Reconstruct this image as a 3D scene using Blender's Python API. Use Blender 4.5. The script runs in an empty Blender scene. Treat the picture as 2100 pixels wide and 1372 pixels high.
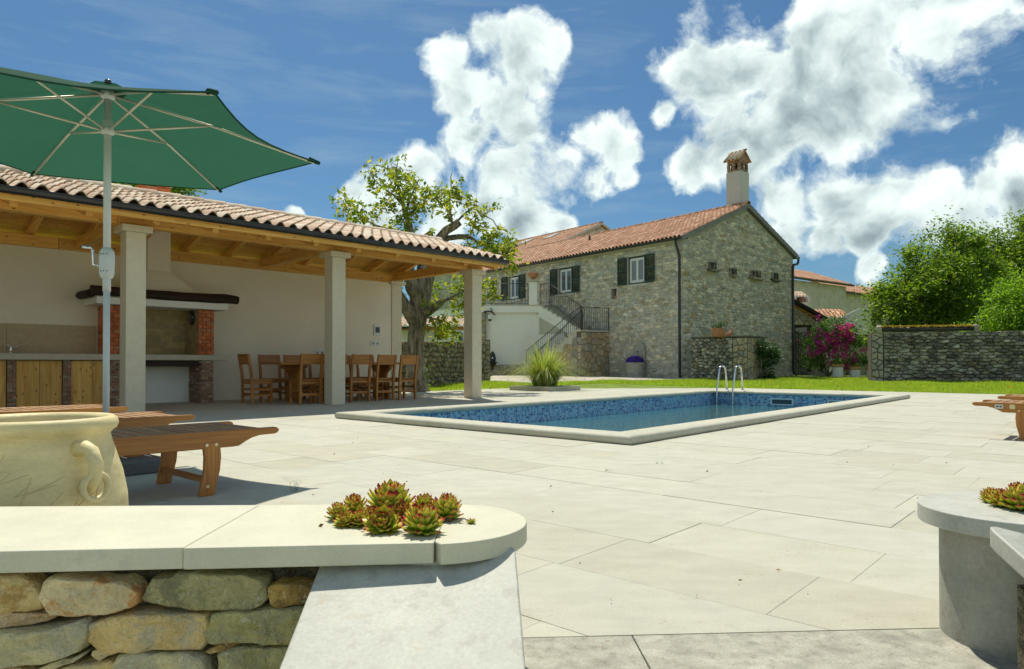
import bpy, math, random
import numpy as np
from mathutils import Vector, Matrix, Euler
R = math.radians
rnd = random.Random(7)
scene = bpy.context.scene
COL = scene.collection
# ------------------------------------------------------------------ camera, sky, sun, exposure
EYE = 0.76
cam_d = bpy.data.cameras.new('camera'); cam = bpy.data.objects.new('camera', cam_d); COL.objects.link(cam)
cam.location = (0, 0, EYE)
PITCH = 0.6
cam.rotation_euler = (R(90 + PITCH), 0, 0)
cam_d.sensor_width = 36; cam_d.lens = 1440 / 2100 * 36
cam_d.shift_y = (60 - 1440 * math.tan(R(PITCH))) / 2100
cam_d.clip_start = 0.05; cam_d.clip_end = 3000
scene.camera = cam
SUN_AZ, SUN_EL = R(-15), R(62)
SUNV = Vector((math.sin(SUN_AZ) * math.cos(SUN_EL), math.cos(SUN_AZ) * math.cos(SUN_EL), math.sin(SUN_EL)))
sun_d = bpy.data.lights.new('sun', 'SUN'); sun = bpy.data.objects.new('sun', sun_d); COL.objects.link(sun)
sun_d.energy = 2.0; sun_d.angle = R(0.5); sun_d.color = (1, .935, .80)
sun.rotation_euler = (-SUNV).to_track_quat('-Z', 'Y').to_euler()
scene.view_settings.view_transform = 'Standard'; scene.view_settings.look = 'None'
scene.view_settings.gamma = 1; scene.view_settings.exposure = 1.27
scene.view_settings.use_curve_mapping = False
scene.cycles.max_bounces = 7; scene.cycles.diffuse_bounces = 4; scene.cycles.transmission_bounces = 4; scene.cycles.transparent_max_bounces = 6; scene.cycles.glossy_bounces = 3
scene.cycles.caustics_reflective = False; scene.cycles.caustics_refractive = False

def pxdir(px, py):
    return Vector(((px - 1050) / 1440, 1, (746 - py) / 1440)).normalized()

world = bpy.data.worlds.new('World'); scene.world = world; world.use_nodes = True
WT = world.node_tree; WT.nodes.clear()
class NT:
    """small helper to write node trees"""
    def __init__(s, t): s.t = t
    def n(s, typ, **kw):
        x = s.t.nodes.new(typ)
        for k, v in kw.items():
            if k.startswith('i_'):
                x.inputs[int(k[2:])].default_value = v
            else: setattr(x, k, v)
        return x
    def l(s, a, b): s.t.links.new(a, b)
    def m(s, op, a, b=None, c=None, clamp=False):
        x = s.t.nodes.new('ShaderNodeMath'); x.operation = op; x.use_clamp = clamp
        for i, v in enumerate((a, b, c)):
            if v is None: continue
            if isinstance(v, (int, float)): x.inputs[i].default_value = v
            else: s.l(v, x.inputs[i])
        return x.outputs[0]
    def vm(s, op, a, b=None, sc=None):
        x = s.t.nodes.new('ShaderNodeVectorMath'); x.operation = op
        for i, v in enumerate((a, b)):
            if v is None: continue
            if isinstance(v, (tuple, list, Vector)): x.inputs[i].default_value = tuple(v)
            else: s.l(v, x.inputs[i])
        if sc is not None: x.inputs['Scale'].default_value = sc
        return x.outputs['Value'] if op in ('DISTANCE', 'LENGTH', 'DOT_PRODUCT') else x.outputs[0]
    def noise(s, vec, scale, detail=4, rough=.5, dist=0):
        x = s.n('ShaderNodeTexNoise'); x.inputs['Scale'].default_value = scale
        x.inputs['Detail'].default_value = detail; x.inputs['Roughness'].default_value = rough
        x.inputs['Distortion'].default_value = dist
        if vec is not None: s.l(vec, x.inputs['Vector'])
        return x.outputs['Fac']
    def ramp(s, fac, stops, interp='LINEAR'):
        x = s.n('ShaderNodeValToRGB'); cr = x.color_ramp; cr.interpolation = interp
        while len(cr.elements) > 1: cr.elements.remove(cr.elements[-1])
        cr.elements[0].position = stops[0][0]; cr.elements[0].color = c4(stops[0][1])
        for p, c in stops[1:]:
            e = cr.elements.new(p); e.color = c4(c)
        s.l(fac, x.inputs[0]); return x.outputs[0]
    def mix(s, fac, a, b, blend='MIX'):
        x = s.n('ShaderNodeMix', data_type='RGBA', blend_type=blend)
        for i, v in ((0, fac), (6, a), (7, b)):
            if isinstance(v, (int, float)): x.inputs[i].default_value = v
            elif isinstance(v, (tuple, list)): x.inputs[i].default_value = c4(v)
            else: s.l(v, x.inputs[i])
        return x.outputs[2]
def c4(c):
    if isinstance(c, (int, float)): return (c, c, c, 1)
    return tuple(c) if len(c) == 4 else (*c, 1)

SKYTINT = (.125, .195, .235); SKYSTR = .14
CLOUDS = [(930,115,50),(990,75,42),(1060,125,70),(1115,120,45),(960,185,55),(1040,205,75),(1090,255,75),(1000,275,70),
 (1160,325,65),(1200,280,60),(1255,290,55),(1215,350,60),(1030,345,85),(1000,420,60),(850,365,58),(790,420,72),
 (900,430,75),(1140,468,30),(1070,450,48),(740,392,32),(1285,345,26),
 (1440,120,66),(1530,120,115),(1660,110,150),(1790,80,140),(1920,50,125),(1490,215,95),(1610,225,120),(1730,215,115),
 (1840,160,90),(1570,325,62),(1420,320,50),(1500,320,48),(1690,285,62),(1375,235,30),(2010,10,50),
 (1620,425,74),(1720,425,84),(1820,405,70),(1910,385,60),(1600,480,60),(1700,490,52),(1780,470,52),(2010,380,70),
 (2090,310,70),(2090,400,90),(1800,556,34),(1940,440,80),(608,432,20),(2000,480,60)]

W = NT(WT); world.cycles.sampling_method = 'MANUAL'; world.cycles.sample_map_resolution = 512
tc = W.n('ShaderNodeTexCoord'); dirv = W.vm('NORMALIZE', tc.outputs['Generated'])
sky = W.n('ShaderNodeTexSky', sky_type='NISHITA', sun_disc=False)
sky.sun_elevation = SUN_EL; sky.sun_rotation = SUN_AZ; sky.air_density = 1.0; sky.dust_density = .8; sky.ozone_density = 2.0
skyb = W.vm('MULTIPLY', sky.outputs[0], SKYTINT)
w1 = W.n('ShaderNodeTexNoise', i_2=8.0, i_3=5.0); W.l(dirv, w1.inputs['Vector'])
dd = W.vm('ADD', dirv, W.vm('SCALE', W.vm('SUBTRACT', w1.outputs['Color'], (.5, .5, .5)), sc=.085))
acc = None
for c, rr in [(pxdir(a, b), r_ / 1440 / (1 + ((a-1050)/1440)**2*.6)) for a, b, r_ in CLOUDS]:
    v = W.m('DIVIDE', W.vm('DISTANCE', dd, c), rr)
    if acc is None: acc = v
    else:
        x = W.n('ShaderNodeMath', operation='SMOOTH_MIN'); W.l(acc, x.inputs[0]); W.l(v, x.inputs[1]); x.inputs[2].default_value = .3
        acc = x.outputs[0]
# unseen broken cumulus added outside the frame, its cover raised for fill light
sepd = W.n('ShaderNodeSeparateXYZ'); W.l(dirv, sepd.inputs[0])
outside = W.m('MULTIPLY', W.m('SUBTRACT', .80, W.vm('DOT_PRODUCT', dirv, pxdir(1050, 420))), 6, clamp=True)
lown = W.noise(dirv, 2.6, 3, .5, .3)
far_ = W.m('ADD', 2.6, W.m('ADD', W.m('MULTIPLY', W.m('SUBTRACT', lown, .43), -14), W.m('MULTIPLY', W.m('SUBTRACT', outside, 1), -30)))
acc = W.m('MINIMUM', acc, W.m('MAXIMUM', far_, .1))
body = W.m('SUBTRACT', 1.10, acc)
acc2 = None; ddu = W.vm('ADD', dd, (0, 0, .055))
for c, rr in [(pxdir(a, b), r_ / 1440 / (1 + ((a-1050)/1440)**2*.6)) for a, b, r_ in CLOUDS if r_ >= 62]:
    v = W.m('DIVIDE', W.vm('DISTANCE', ddu, c), rr)
    if acc2 is None: acc2 = v
    else: acc2 = W.m('MINIMUM', acc2, v)
under = W.m('SUBTRACT', 1.15, acc2, clamp=True)                 # cloud above this point: its shaded underside
def detail(vec):
    f1 = W.m('SUBTRACT', W.noise(vec, 10, 10, .60), .5)
    return W.m('MULTIPLY', f1, 3.1)
det = detail(dd); det2 = detail(W.vm('ADD', dd, tuple(Vector((-.35, 0, 1)).normalized() * .013)))
den = W.m('ADD', body, det)
mask = W.m('POWER', W.m('MULTIPLY', den, 2.3, clamp=True), 1.3)
big = W.m('MULTIPLY', W.m('SUBTRACT', W.noise(dirv, 5.0, 2, .5), .34), 3.2, clamp=True)
edge = W.m('SUBTRACT', 1, W.m('MULTIPLY', W.m('MAXIMUM', den, 0), .75, clamp=True))     # thin sunlit borders
sA = W.noise(dd, 15, 4, .55); sB = W.noise(W.vm('ADD', dd, tuple(Vector((-.3, 0, 1)).normalized() * .028)), 15, 4, .55)
lum = W.m('ADD', W.m('ADD', .66, W.m('MULTIPLY', W.m('SUBTRACT', sA, sB), .95)), W.m('MULTIPLY', W.m('SUBTRACT', det, det2), .16))
lum = W.m('ADD', lum, W.m('MULTIPLY', edge, .14))
lum = W.m('SUBTRACT', lum, W.m('MULTIPLY', W.m('MULTIPLY', W.m('ADD', under, .25), W.m('MULTIPLY', W.m('MAXIMUM', den, 0), .9, clamp=True)), W.m('MULTIPLY', W.m('ADD', big, .6), .36)))
lum = W.m('ADD', lum, .12)
lum = W.m('MINIMUM', W.m('MAXIMUM', lum, .05), 1.0)
ccol = W.ramp(lum, [(0, (.50, .66, .76)), (.3, (.82, 1.05, 1.15)), (.55, (1.55, 1.87, 1.93)), (.78, (2.45, 2.8, 2.75)), (1, (3.2, 3.5, 3.3))])
# thin high streaks
mp = W.n('ShaderNodeMapping'); mp.inputs['Scale'].default_value = (1.6, 1.6, 9); mp.inputs['Rotation'].default_value = (.12, .1, 0)
W.l(dirv, mp.inputs['Vector'])
ci = W.noise(mp.outputs[0], 3.2, 7, .62, .5)
cim = W.m('MULTIPLY', W.m('SUBTRACT', ci, .50), 2.4, clamp=True)
sep = W.n('ShaderNodeSeparateXYZ'); W.l(dirv, sep.inputs[0])
skyc = W.mix(W.m('MULTIPLY', cim, .55), skyb, (1.1, 1.55, 1.8))
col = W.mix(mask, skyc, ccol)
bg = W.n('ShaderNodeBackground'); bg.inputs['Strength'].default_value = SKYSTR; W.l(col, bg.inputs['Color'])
wo = W.n('ShaderNodeOutputWorld'); W.l(bg.outputs[0], wo.inputs['Surface'])

# ------------------------------------------------------------------ pixel -> place
def G0(px, py, z=0.0):
    d = (EYE - z) * 1440 / (py - 746)
    return Vector(((px - 1050) / 1440 * d, d, z))
def D0(px, py, d):
    return Vector(((px - 1050) / 1440 * d, d, EYE + (746 - py) / 1440 * d))

# ------------------------------------------------------------------ mesh helpers
UVF = {'u': Vector((1, 0, 0)), 'v': Vector((0, 1, 0))}
def newmesh(name, verts, faces, mat=None, smooth=False, uv=None):
    me = bpy.data.meshes.new(name)
    me.from_pydata([tuple(v) for v in verts], [], faces)
    if mat: me.materials.append(mat)
    if smooth: me.polygons.foreach_set('use_smooth', [True] * len(me.polygons))
    if uv is not None:
        l = me.uv_layers.new(name='UVMap')
        l.data.foreach_set('uv', np.asarray(uv, dtype=np.float32).ravel())
    return me
def fastmesh(name, V, Fq, mat, smooth=False, uv=None):
    """V (n,3) array, Fq (m,k) int array of equal-sided faces"""
    me = bpy.data.meshes.new(name)
    V = np.asarray(V, dtype=np.float32); Fq = np.asarray(Fq, dtype=np.int32); m, k = Fq.shape
    me.vertices.add(len(V)); me.vertices.foreach_set('co', V.ravel())
    me.loops.add(m * k); me.loops.foreach_set('vertex_index', Fq.ravel())
    me.polygons.add(m); me.polygons.foreach_set('loop_start', np.arange(0, m * k, k, dtype=np.int32))
    me.polygons.foreach_set('loop_total', np.full(m, k, dtype=np.int32))
    if smooth: me.polygons.foreach_set('use_smooth', np.ones(m, dtype=bool))
    me.materials.append(mat); me.update(calc_edges=True)
    if uv is not None:
        l = me.uv_layers.new(name='UVMap'); l.data.foreach_set('uv', np.asarray(uv, dtype=np.float32)[Fq.ravel()].ravel())
    return me
def wloc(o):
    v = Vector((0, 0, 0))
    while o: v += o.location; o = o.parent
    return v
def link(name, me, parent=None, loc=None):
    o = bpy.data.objects.new(name, me); COL.objects.link(o)
    if parent is not None: o.parent = parent
    if loc is not None: o.location = loc - (wloc(parent) if parent else Vector((0, 0, 0)))
    return o
def tag(o, label=None, cat=None, group=None, kind=None):
    if label: o['label'] = label
    if cat: o['category'] = cat
    if group: o['group'] = group
    if kind: o['kind'] = kind
    return o
def thing(name, label, cat, loc=(0, 0, 0), group=None):
    o = bpy.data.objects.new(name, None); COL.objects.link(o); o.location = loc; o.empty_display_size = .1
    return tag(o, label, cat, group)
def copy_tree(o, parent=None):
    c = o.copy(); COL.objects.link(c)
    if parent is not None: c.parent = parent
    for ch in list(o.children): copy_tree(ch, c)
    return c

class MB:
    def __init__(s): s.v = []; s.f = []; s.uv = None
    def add(s, vs, fs):
        n = len(s.v); s.v += [Vector(p) for p in vs]; s.f += [tuple(i + n for i in f) for f in fs]; return s
    def box(s, O, ax, ay, az):
        """O corner, three edge vectors"""
        O, ax, ay, az = Vector(O), Vector(ax), Vector(ay), Vector(az)
        if ax.cross(ay).dot(az) < 0: O, ax = O + ax, -ax
        p = [O, O+ax, O+ax+ay, O+ay, O+az, O+ax+az, O+ax+ay+az, O+ay+az]
        return s.add(p, [(0,3,2,1),(4,5,6,7),(0,1,5,4),(1,2,6,5),(2,3,7,6),(3,0,4,7)])
    def cbox(s, c, sx, sy, sz, rz=0):
        c = Vector(c); x = Vector((math.cos(rz), math.sin(rz), 0)) * sx; y = Vector((-math.sin(rz), math.cos(rz), 0)) * sy; z = Vector((0, 0, sz))
        return s.box(c - x/2 - y/2 - z/2, x, y, z)
    def prism(s, poly, ext):
        """poly list of 3D points, extruded by vector ext"""
        ext = Vector(ext); P = [Vector(p) for p in poly]; n = len(P)
        nn = Vector((0, 0, 0))
        for i in range(n): nn += (P[i] - P[0]).cross(P[(i+1) % n] - P[0])
        if nn.dot(ext) > 0: P.reverse()
        Q = [p + ext for p in P]
        fs = [tuple(range(n)), tuple(range(2*n-1, n-1, -1))] + [((i+1) % n, i, n+i, n+(i+1) % n) for i in range(n)]
        return s.add(P + Q, fs)
    def tube(s, path, rad, sides=8, cap=True):
        P = [Vector(p) for p in path]; n = len(P)
        if isinstance(rad, (int, float)): rad = [rad] * n
        vs = []; up = Vector((0, 0, 1)); prev = None
        for i in range(n):
            t = (P[min(i+1, n-1)] - P[max(i-1, 0)]).normalized()
            if prev is None:
                a = t.cross(up)
                if a.length < .1: a = t.cross(Vector((1, 0, 0)))
                a.normalize()
            else:
                a = prev - t * prev.dot(t); a.normalize()
            prev = a; b = t.cross(a)
            for k in range(sides):
                th = 2 * math.pi * k / sides
                vs.append(P[i] + (a * math.cos(th) + b * math.sin(th)) * rad[i])
        fs = []
        for i in range(n-1):
            for k in range(sides):
                k2 = (k+1) % sides
                fs.append((i*sides+k, i*sides+k2, (i+1)*sides+k2, (i+1)*sides+k))
        if cap: fs += [tuple(range(sides-1, -1, -1)), tuple((n-1)*sides + k for k in range(sides))]
        return s.add(vs, fs)
    def lathe(s, prof, c=(0, 0, 0), sides=32, close=False):
        """prof list of (r,z) bottom to top outside, then inside down"""
        c = Vector(c); vs = []; n = len(prof)
        for r, z in prof:
            for k in range(sides):
                th = 2 * math.pi * k / sides
                vs.append(c + Vector((r * math.cos(th), r * math.sin(th), z)))
        fs = [(i*sides+k, i*sides+(k+1) % sides, (i+1)*sides+(k+1) % sides, (i+1)*sides+k) for i in range(n-1) for k in range(sides)]
        if prof[0][0] > 1e-4: fs.append(tuple(range(sides-1, -1, -1)))
        if prof[-1][0] > 1e-4: fs.append(tuple((n-1)*sides + k for k in range(sides)))
        return s.add(vs, fs)
    def build(s, name, mat, parent=None, smooth=False, frame=None, grain=False, bevel=0, solid=0, seg=2, **kw):
        V = s.v
        lo = Vector((min(p.x for p in V), min(p.y for p in V), min(p.z for p in V)))
        hi = Vector((max(p.x for p in V), max(p.y for p in V), max(p.z for p in V)))
        c = (lo + hi) / 2
        if parent is None: c.z = lo.z
        V2 = [p - c for p in V]
        me = newmesh(name, V2, s.f, mat, smooth)
        U, Vv = (frame or (Vector((1, 0, 0)), Vector((0, 1, 0)))); Z = Vector((0, 0, 1))
        A = np.array([tuple(p) for p in V]); F = np.array([tuple(U), tuple(Vv), (0, 0, 1)]).T
        L = A @ F
        ext = L.max(0) - L.min(0); long = int(np.argmax(ext))
        uvl = me.uv_layers.new(name='UVMap')
        uvs = np.zeros((len(me.loops), 2), dtype=np.float32); off = rnd.random() * 20 if grain else 0
        for p in me.polygons:
            n = p.normal; nl = (abs(n.dot(U)), abs(n.dot(Vv)), abs(n.z)); d = nl.index(max(nl))
            rest = [i for i in (0, 1, 2) if i != d]
            if grain and long in rest: a, b = long, [i for i in rest if i != long][0]
            else: a, b = rest
            for li in p.loop_indices:
                vi = me.loops[li].vertex_index
                uvs[li] = (L[vi, a] + off, L[vi, b] + off * .37 + (d * 3.3 if grain else 0))
        uvl.data.foreach_set('uv', uvs.ravel())
        o = link(name, me, parent, c)
        if bevel:
            m = o.modifiers.new('bevel', 'BEVEL'); m.width = bevel; m.segments = seg; m.limit_method = 'ANGLE'; m.angle_limit = R(35)
            if not smooth:
                me.polygons.foreach_set('use_smooth', [True] * len(me.polygons)); m.harden_normals = True
        elif smooth is True and kw.get('auto', True):
            pass
        return o

def smooth_by_angle(o, ang=40):
    me = o.data; me.polygons.foreach_set('use_smooth', [True] * len(me.polygons))
    me.set_sharp_from_angle(angle=R(ang)) if hasattr(me, 'set_sharp_from_angle') else None

# ------------------------------------------------------------------ materials
def newmat(name):
    m = bpy.data.materials.new(name); m.use_nodes = True; t = m.node_tree; t.nodes.clear()
    N = NT(t); out = N.n('ShaderNodeOutputMaterial'); p = N.n('ShaderNodeBsdfPrincipled'); N.l(p.outputs[0], out.inputs[0])
    return m, N, p, out
def vary(N):
    oi = N.n('ShaderNodeObjectInfo'); ge = N.n('ShaderNodeNewGeometry')
    return N.m('FRACT', N.m('ADD', N.m('MULTIPLY', oi.outputs['Random'], 7.31), N.m('MULTIPLY', ge.outputs['Random Per Island'], 5.17)))
def mstone(name, cols, scale=3, rough=.85, bump=.3, bscale=40, mixamt=.35, dark=None, darkamt=0, darkscale=2, darkk=6, valvar=.25, spec=.25, detail=6, bdist=.02, speck=None, stretch=None, grain=None):
    """per-piece colour from cols, mottling, weathering patches, relief"""
    m, N, p, out = newmat(name)
    ge = N.n('ShaderNodeNewGeometry'); pos = ge.outputs['Position']
    if stretch:
        mpn = N.n('ShaderNodeMapping'); mpn.inputs['Scale'].default_value = stretch; N.l(pos, mpn.inputs['Vector']); pos = mpn.outputs[0]
    v = vary(N)
    base = N.ramp(v, [(i / len(cols), c) for i, c in enumerate(cols)], 'CONSTANT') if len(cols) > 1 else None
    if base is None:
        rgb = N.n('ShaderNodeRGB'); rgb.outputs[0].default_value = c4(cols[0]); base = rgb.outputs[0]
    n1 = N.noise(pos, scale, detail, .6)
    v2 = N.m('FRACT', N.m('MULTIPLY', v, 13.7))
    val = N.m('ADD', N.m('MULTIPLY', N.m('SUBTRACT', v2, .5), valvar), N.m('MULTIPLY', N.m('SUBTRACT', n1, .5), mixamt * 4.2))
    val = N.m('ADD', val, 1.0)
    comb = N.n('ShaderNodeCombineXYZ'); [N.l(val, comb.inputs[i]) for i in range(3)]
    col = N.vm('MULTIPLY', base, comb.outputs[0])
    if dark is not None:
        n2 = N.noise(pos, darkscale, 8, .68)
        f = N.m('MULTIPLY', N.m('SUBTRACT', n2, .62 - darkamt * .3), darkk, clamp=True)
        col = N.mix(N.m('MULTIPLY', f, min(1, .55 + darkamt * .4)), col, dark)
    if speck is not None:
        n3 = N.noise(pos, speck[1], 4, .65, 1.0); f = N.m('MULTIPLY', N.m('SUBTRACT', n3, speck[2]), 14, clamp=True)
        if len(speck) > 4: f = N.m('MULTIPLY', f, N.m('MULTIPLY', N.m('SUBTRACT', N.noise(pos, speck[4], 3, .6), .5), 8, clamp=True))
        col = N.mix(N.m('MULTIPLY', f, speck[3]), col, speck[0])
    if grain is not None:
        gn = N.noise(pos, grain[0], 3, .7); gv = N.m('ADD', 1, N.m('MULTIPLY', N.m('SUBTRACT', gn, .5), 4.5*grain[1])); gc_ = N.n('ShaderNodeCombineXYZ'); [N.l(gv, gc_.inputs[i]) for i in range(3)]; col = N.vm('MULTIPLY', col, gc_.outputs[0])
    N.l(col, p.inputs['Base Color']); p.inputs['Roughness'].default_value = rough; p.inputs['Specular IOR Level'].default_value = spec
    if bump:
        nb = N.noise(pos, bscale, 5, .65); b = N.n('ShaderNodeBump'); b.inputs['Strength'].default_value = bump; b.inputs['Distance'].default_value = bdist
        N.l(nb, b.inputs['Height']); N.l(b.outputs[0], p.inputs['Normal'])
    return m
def mwood(name, c1, c2, knot=None, rough=.55, gscale=1.0, spec=.3, bump=.15, valvar=.25):
    m, N, p, out = newmat(name)
    uv = N.n('ShaderNodeUVMap'); v = vary(N)
    mp = N.n('ShaderNodeMapping'); mp.inputs['Scale'].default_value = (1.3 * gscale, 26 * gscale, 1); N.l(uv.outputs[0], mp.inputs['Vector'])
    off = N.n('ShaderNodeCombineXYZ'); N.l(N.m('MULTIPLY', v, 37), off.inputs[0]); N.l(N.m('MULTIPLY', v, 11), off.inputs[2])
    pv = N.vm('ADD', mp.outputs[0], off.outputs[0])
    g1 = N.noise(pv, 1.0, 6, .6, 1.2); g2 = N.noise(pv, 4.0, 4, .6)
    f = N.m('ADD', N.m('MULTIPLY', g1, .75), N.m('MULTIPLY', g2, .25))
    col = N.ramp(f, [(.40, c1), (.5, tuple((a*.6+b*.4) for a, b in zip(c1, c2))), (.62, c2)])
    val = N.m('ADD', 1 - valvar/2, N.m('MULTIPLY', v, valvar))
    comb = N.n('ShaderNodeCombineXYZ'); [N.l(val, comb.inputs[i]) for i in range(3)]
    col = N.vm('MULTIPLY', col, comb.outputs[0])
    if knot is not None:
        mk = N.n('ShaderNodeMapping'); mk.inputs['Scale'].default_value = (2.0, 4.0, 1); N.l(uv.outputs[0], mk.inputs['Vector'])
        vk = N.n('ShaderNodeTexVoronoi', voronoi_dimensions='2D', i_2=1.5); N.l(N.vm('ADD', mk.outputs[0], off.outputs[0]), vk.inputs['Vector'])
        k = N.m('MULTIPLY', N.m('SUBTRACT', .075, vk.outputs['Distance']), 30, clamp=True)
        col = N.mix(N.m('MULTIPLY', k, .85), col, knot)
    N.l(col, p.inputs['Base Color']); p.inputs['Roughness'].default_value = rough; p.inputs['Specular IOR Level'].default_value = spec
    b = N.n('ShaderNodeBump'); b.inputs['Strength'].default_value = bump; b.inputs['Distance'].default_value = .004
    N.l(f, b.inputs['Height']); N.l(b.outputs[0], p.inputs['Normal'])
    return m
def mplain(name, c, rough=.5, metal=0, spec=.5, bump=0, bscale=50, var=.06, vscale=6):
    m, N, p, out = newmat(name); ge = N.n('ShaderNodeNewGeometry')
    n1 = N.noise(ge.outputs['Position'], vscale, 4, .6)
    val = N.m('ADD', 1, N.m('MULTIPLY', N.m('SUBTRACT', n1, .5), 4.5 * var)); comb = N.n('ShaderNodeCombineXYZ'); [N.l(val, comb.inputs[i]) for i in range(3)]
    rgb = N.n('ShaderNodeRGB'); rgb.outputs[0].default_value = c4(c)
    N.l(N.vm('MULTIPLY', rgb.outputs[0], comb.outputs[0]), p.inputs['Base Color'])
    p.inputs['Roughness'].default_value = rough; p.inputs['Metallic'].default_value = metal; p.inputs['Specular IOR Level'].default_value = spec
    if bump:
        nb = N.noise(ge.outputs['Position'], bscale, 4, .6); b = N.n('ShaderNodeBump'); b.inputs['Strength'].default_value = bump; b.inputs['Distance'].default_value = .01
        N.l(nb, b.inputs['Height']); N.l(b.outputs[0], p.inputs['Normal'])
    return m
def mleaf(name, cols, rough=.45, trans=.35, valvar=.4, spec=.35):
    m, N, p, out = newmat(name); v = vary(N)
    base = N.ramp(v, [(i / max(1, len(cols)-1), c) for i, c in enumerate(cols)])
    ge = N.n('ShaderNodeNewGeometry'); n1 = N.noise(ge.outputs['Position'], 1.3, 3, .6)
    val = N.m('ADD', 1 - valvar, N.m('MULTIPLY', n1, 2 * valvar)); comb = N.n('ShaderNodeCombineXYZ'); [N.l(val, comb.inputs[i]) for i in range(3)]
    col = N.vm('MULTIPLY', base, comb.outputs[0])
    N.l(col, p.inputs['Base Color']); p.inputs['Roughness'].default_value = rough; p.inputs['Specular IOR Level'].default_value = spec
    tr = N.n('ShaderNodeBsdfTranslucent')
    N.l(N.vm('MULTIPLY', col, (2.1, 2.1, .8)), tr.inputs['Color'])
    mx = N.n('ShaderNodeMixShader', i_0=trans); N.l(p.outputs[0], mx.inputs[1]); N.l(tr.outputs[0], mx.inputs[2]); N.l(mx.outputs[0], out.inputs[0])
    return m

M = {}
M['deck'] = mstone('deck_limestone', [(.485,.475,.385),(.475,.465,.37),(.495,.485,.395),(.465,.45,.355),(.485,.48,.395)], scale=4.5, rough=.75, bump=.35, bscale=110, mixamt=.10, valvar=.07, bdist=.006, spec=.3, speck=((.34,.25,.13), 55, .56, .6, 2.6), stretch=(1, 1.7, 1), grain=(150, .12))
M['deck_wet'] = M['deck']
M['bed'] = mplain('bedding_mortar', (.33,.30,.23), .95)
M['edge'] = mstone('edge_limestone', [(.38,.37,.30),(.36,.35,.285)], scale=12, rough=.7, bump=.3, bscale=90, mixamt=.35, valvar=.1, bdist=.004, dark=(.20,.19,.14), darkamt=.35, darkscale=22, speck=((.24,.16,.08), 30, .63, .6), grain=(160, .2))
M['coping'] = mstone('pool_coping_limestone', [(.50,.485,.385),(.485,.475,.375),(.515,.50,.40)], scale=8, rough=.65, bump=.25, bscale=90, mixamt=.10, valvar=.05, bdist=.004, speck=((.36,.28,.15), 16, .61, .5), grain=(150, .12))
M['cap'] = mstone('polished_limestone_cap', [(.60,.585,.45),(.59,.575,.44)], scale=6, rough=.55, bump=.12, bscale=70, mixamt=.09, valvar=.03, bdist=.003, dark=(.47,.46,.35), darkamt=.10, darkscale=16, grain=(120, .06))
M['slab'] = mstone('grey_limestone_slab', [(.47,.475,.41),(.48,.48,.42)], scale=11, rough=.55, bump=.2, bscale=45, mixamt=.09, valvar=.04, bdist=.004, dark=(.38,.375,.32), darkamt=.32, darkscale=17, darkk=10, speck=((.42,.35,.22), 9, .64, .4), grain=(110, .10))
M['plaster'] = mplain('cream_plaster', (.84,.755,.61), .9, spec=.15, bump=.12, bscale=120, var=.05, vscale=1.2)
M['plaster_white'] = mplain('white_plaster', (.82,.80,.73), .9, spec=.15, bump=.1, bscale=80, var=.05, vscale=1)
M['column'] = mstone('column_limestone', [(.70,.62,.46)], scale=12, rough=.6, bump=.05, bscale=80, mixamt=.07, valvar=.02, bdist=.002, speck=((.44,.38,.28), 40, .66, .35))
M['pine'] = mwood('pine_beam', (.86,.49,.13), (.64,.30,.06), knot=(.10,.04,.012), rough=.6, gscale=.8)
M['pine_board'] = mwood('pine_ceiling_board', (.82,.45,.12), (.60,.28,.055), knot=(.12,.05,.015), rough=.6, gscale=.8)
M['pine_door'] = mwood('pine_door_board', (.84,.50,.14), (.60,.30,.06), knot=(.08,.03,.01), rough=.55, gscale=.7)
M['teak'] = mwood('oiled_teak', (.50,.21,.038), (.31,.115,.02), rough=.38, gscale=1.4, spec=.5, bump=.2)
M['teak_slat'] = mwood('teak_slat', (.40,.22,.085), (.25,.115,.04), rough=.5, gscale=1.4, spec=.4, bump=.2)
M['chair'] = mwood('stained_rustic_wood', (.52,.215,.04), (.24,.085,.015), rough=.42, gscale=1.2, spec=.5, bump=.35, valvar=.3)
M['darkwood'] = mwood('dark_rough_beam', (.045,.022,.012), (.015,.008,.005), rough=.6, gscale=1, bump=.6)
M['gutter'] = mplain('black_coated_gutter', (.018,.018,.020), .28, spec=.6)
M['tile'] = mstone('pale_clay_roof_tile', [(.64,.49,.36),(.68,.56,.42),(.60,.43,.31),(.70,.60,.47),(.58,.41,.30),(.66,.53,.39)], scale=9, rough=.8, bump=.15, bscale=60, mixamt=.25, valvar=.2)
M['tile_house'] = mstone('house_clay_roof_tile', [(.50,.27,.165),(.55,.32,.205),(.45,.235,.14),(.60,.38,.26),(.50,.285,.18)], scale=3, rough=.85, bump=.2, bscale=30, mixamt=.35, valvar=.3, dark=(.20,.13,.08), darkamt=.1, darkscale=3)
M['mortar_ridge'] = mplain('ridge_mortar', (.42,.37,.28), .95, bump=.6, bscale=50)
M['brick'] = mstone('red_brick', [(.56,.15,.05),(.62,.19,.07),(.50,.125,.045),(.58,.22,.10)], scale=12, rough=.85, bump=.2, bscale=80, mixamt=.3, valvar=.25)
M['brick_joint'] = mplain('pale_brick_mortar', (.42,.33,.25), .95, bump=.3)
M['oldbrick'] = mstone('reclaimed_thin_brick', [(.36,.21,.14),(.44,.29,.20),(.30,.20,.14),(.47,.35,.26),(.38,.19,.12)], scale=14, rough=.9, bump=.4, bscale=60, mixamt=.4, valvar=.35)
M['firebrick'] = mstone('yellow_firebrick', [(.42,.31,.14),(.39,.29,.14),(.45,.33,.16),(.35,.27,.14)], scale=8, rough=.9, bump=.15, bscale=80, mixamt=.25, valvar=.12, dark=(.22,.19,.13), darkamt=.1, darkscale=4)
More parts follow.
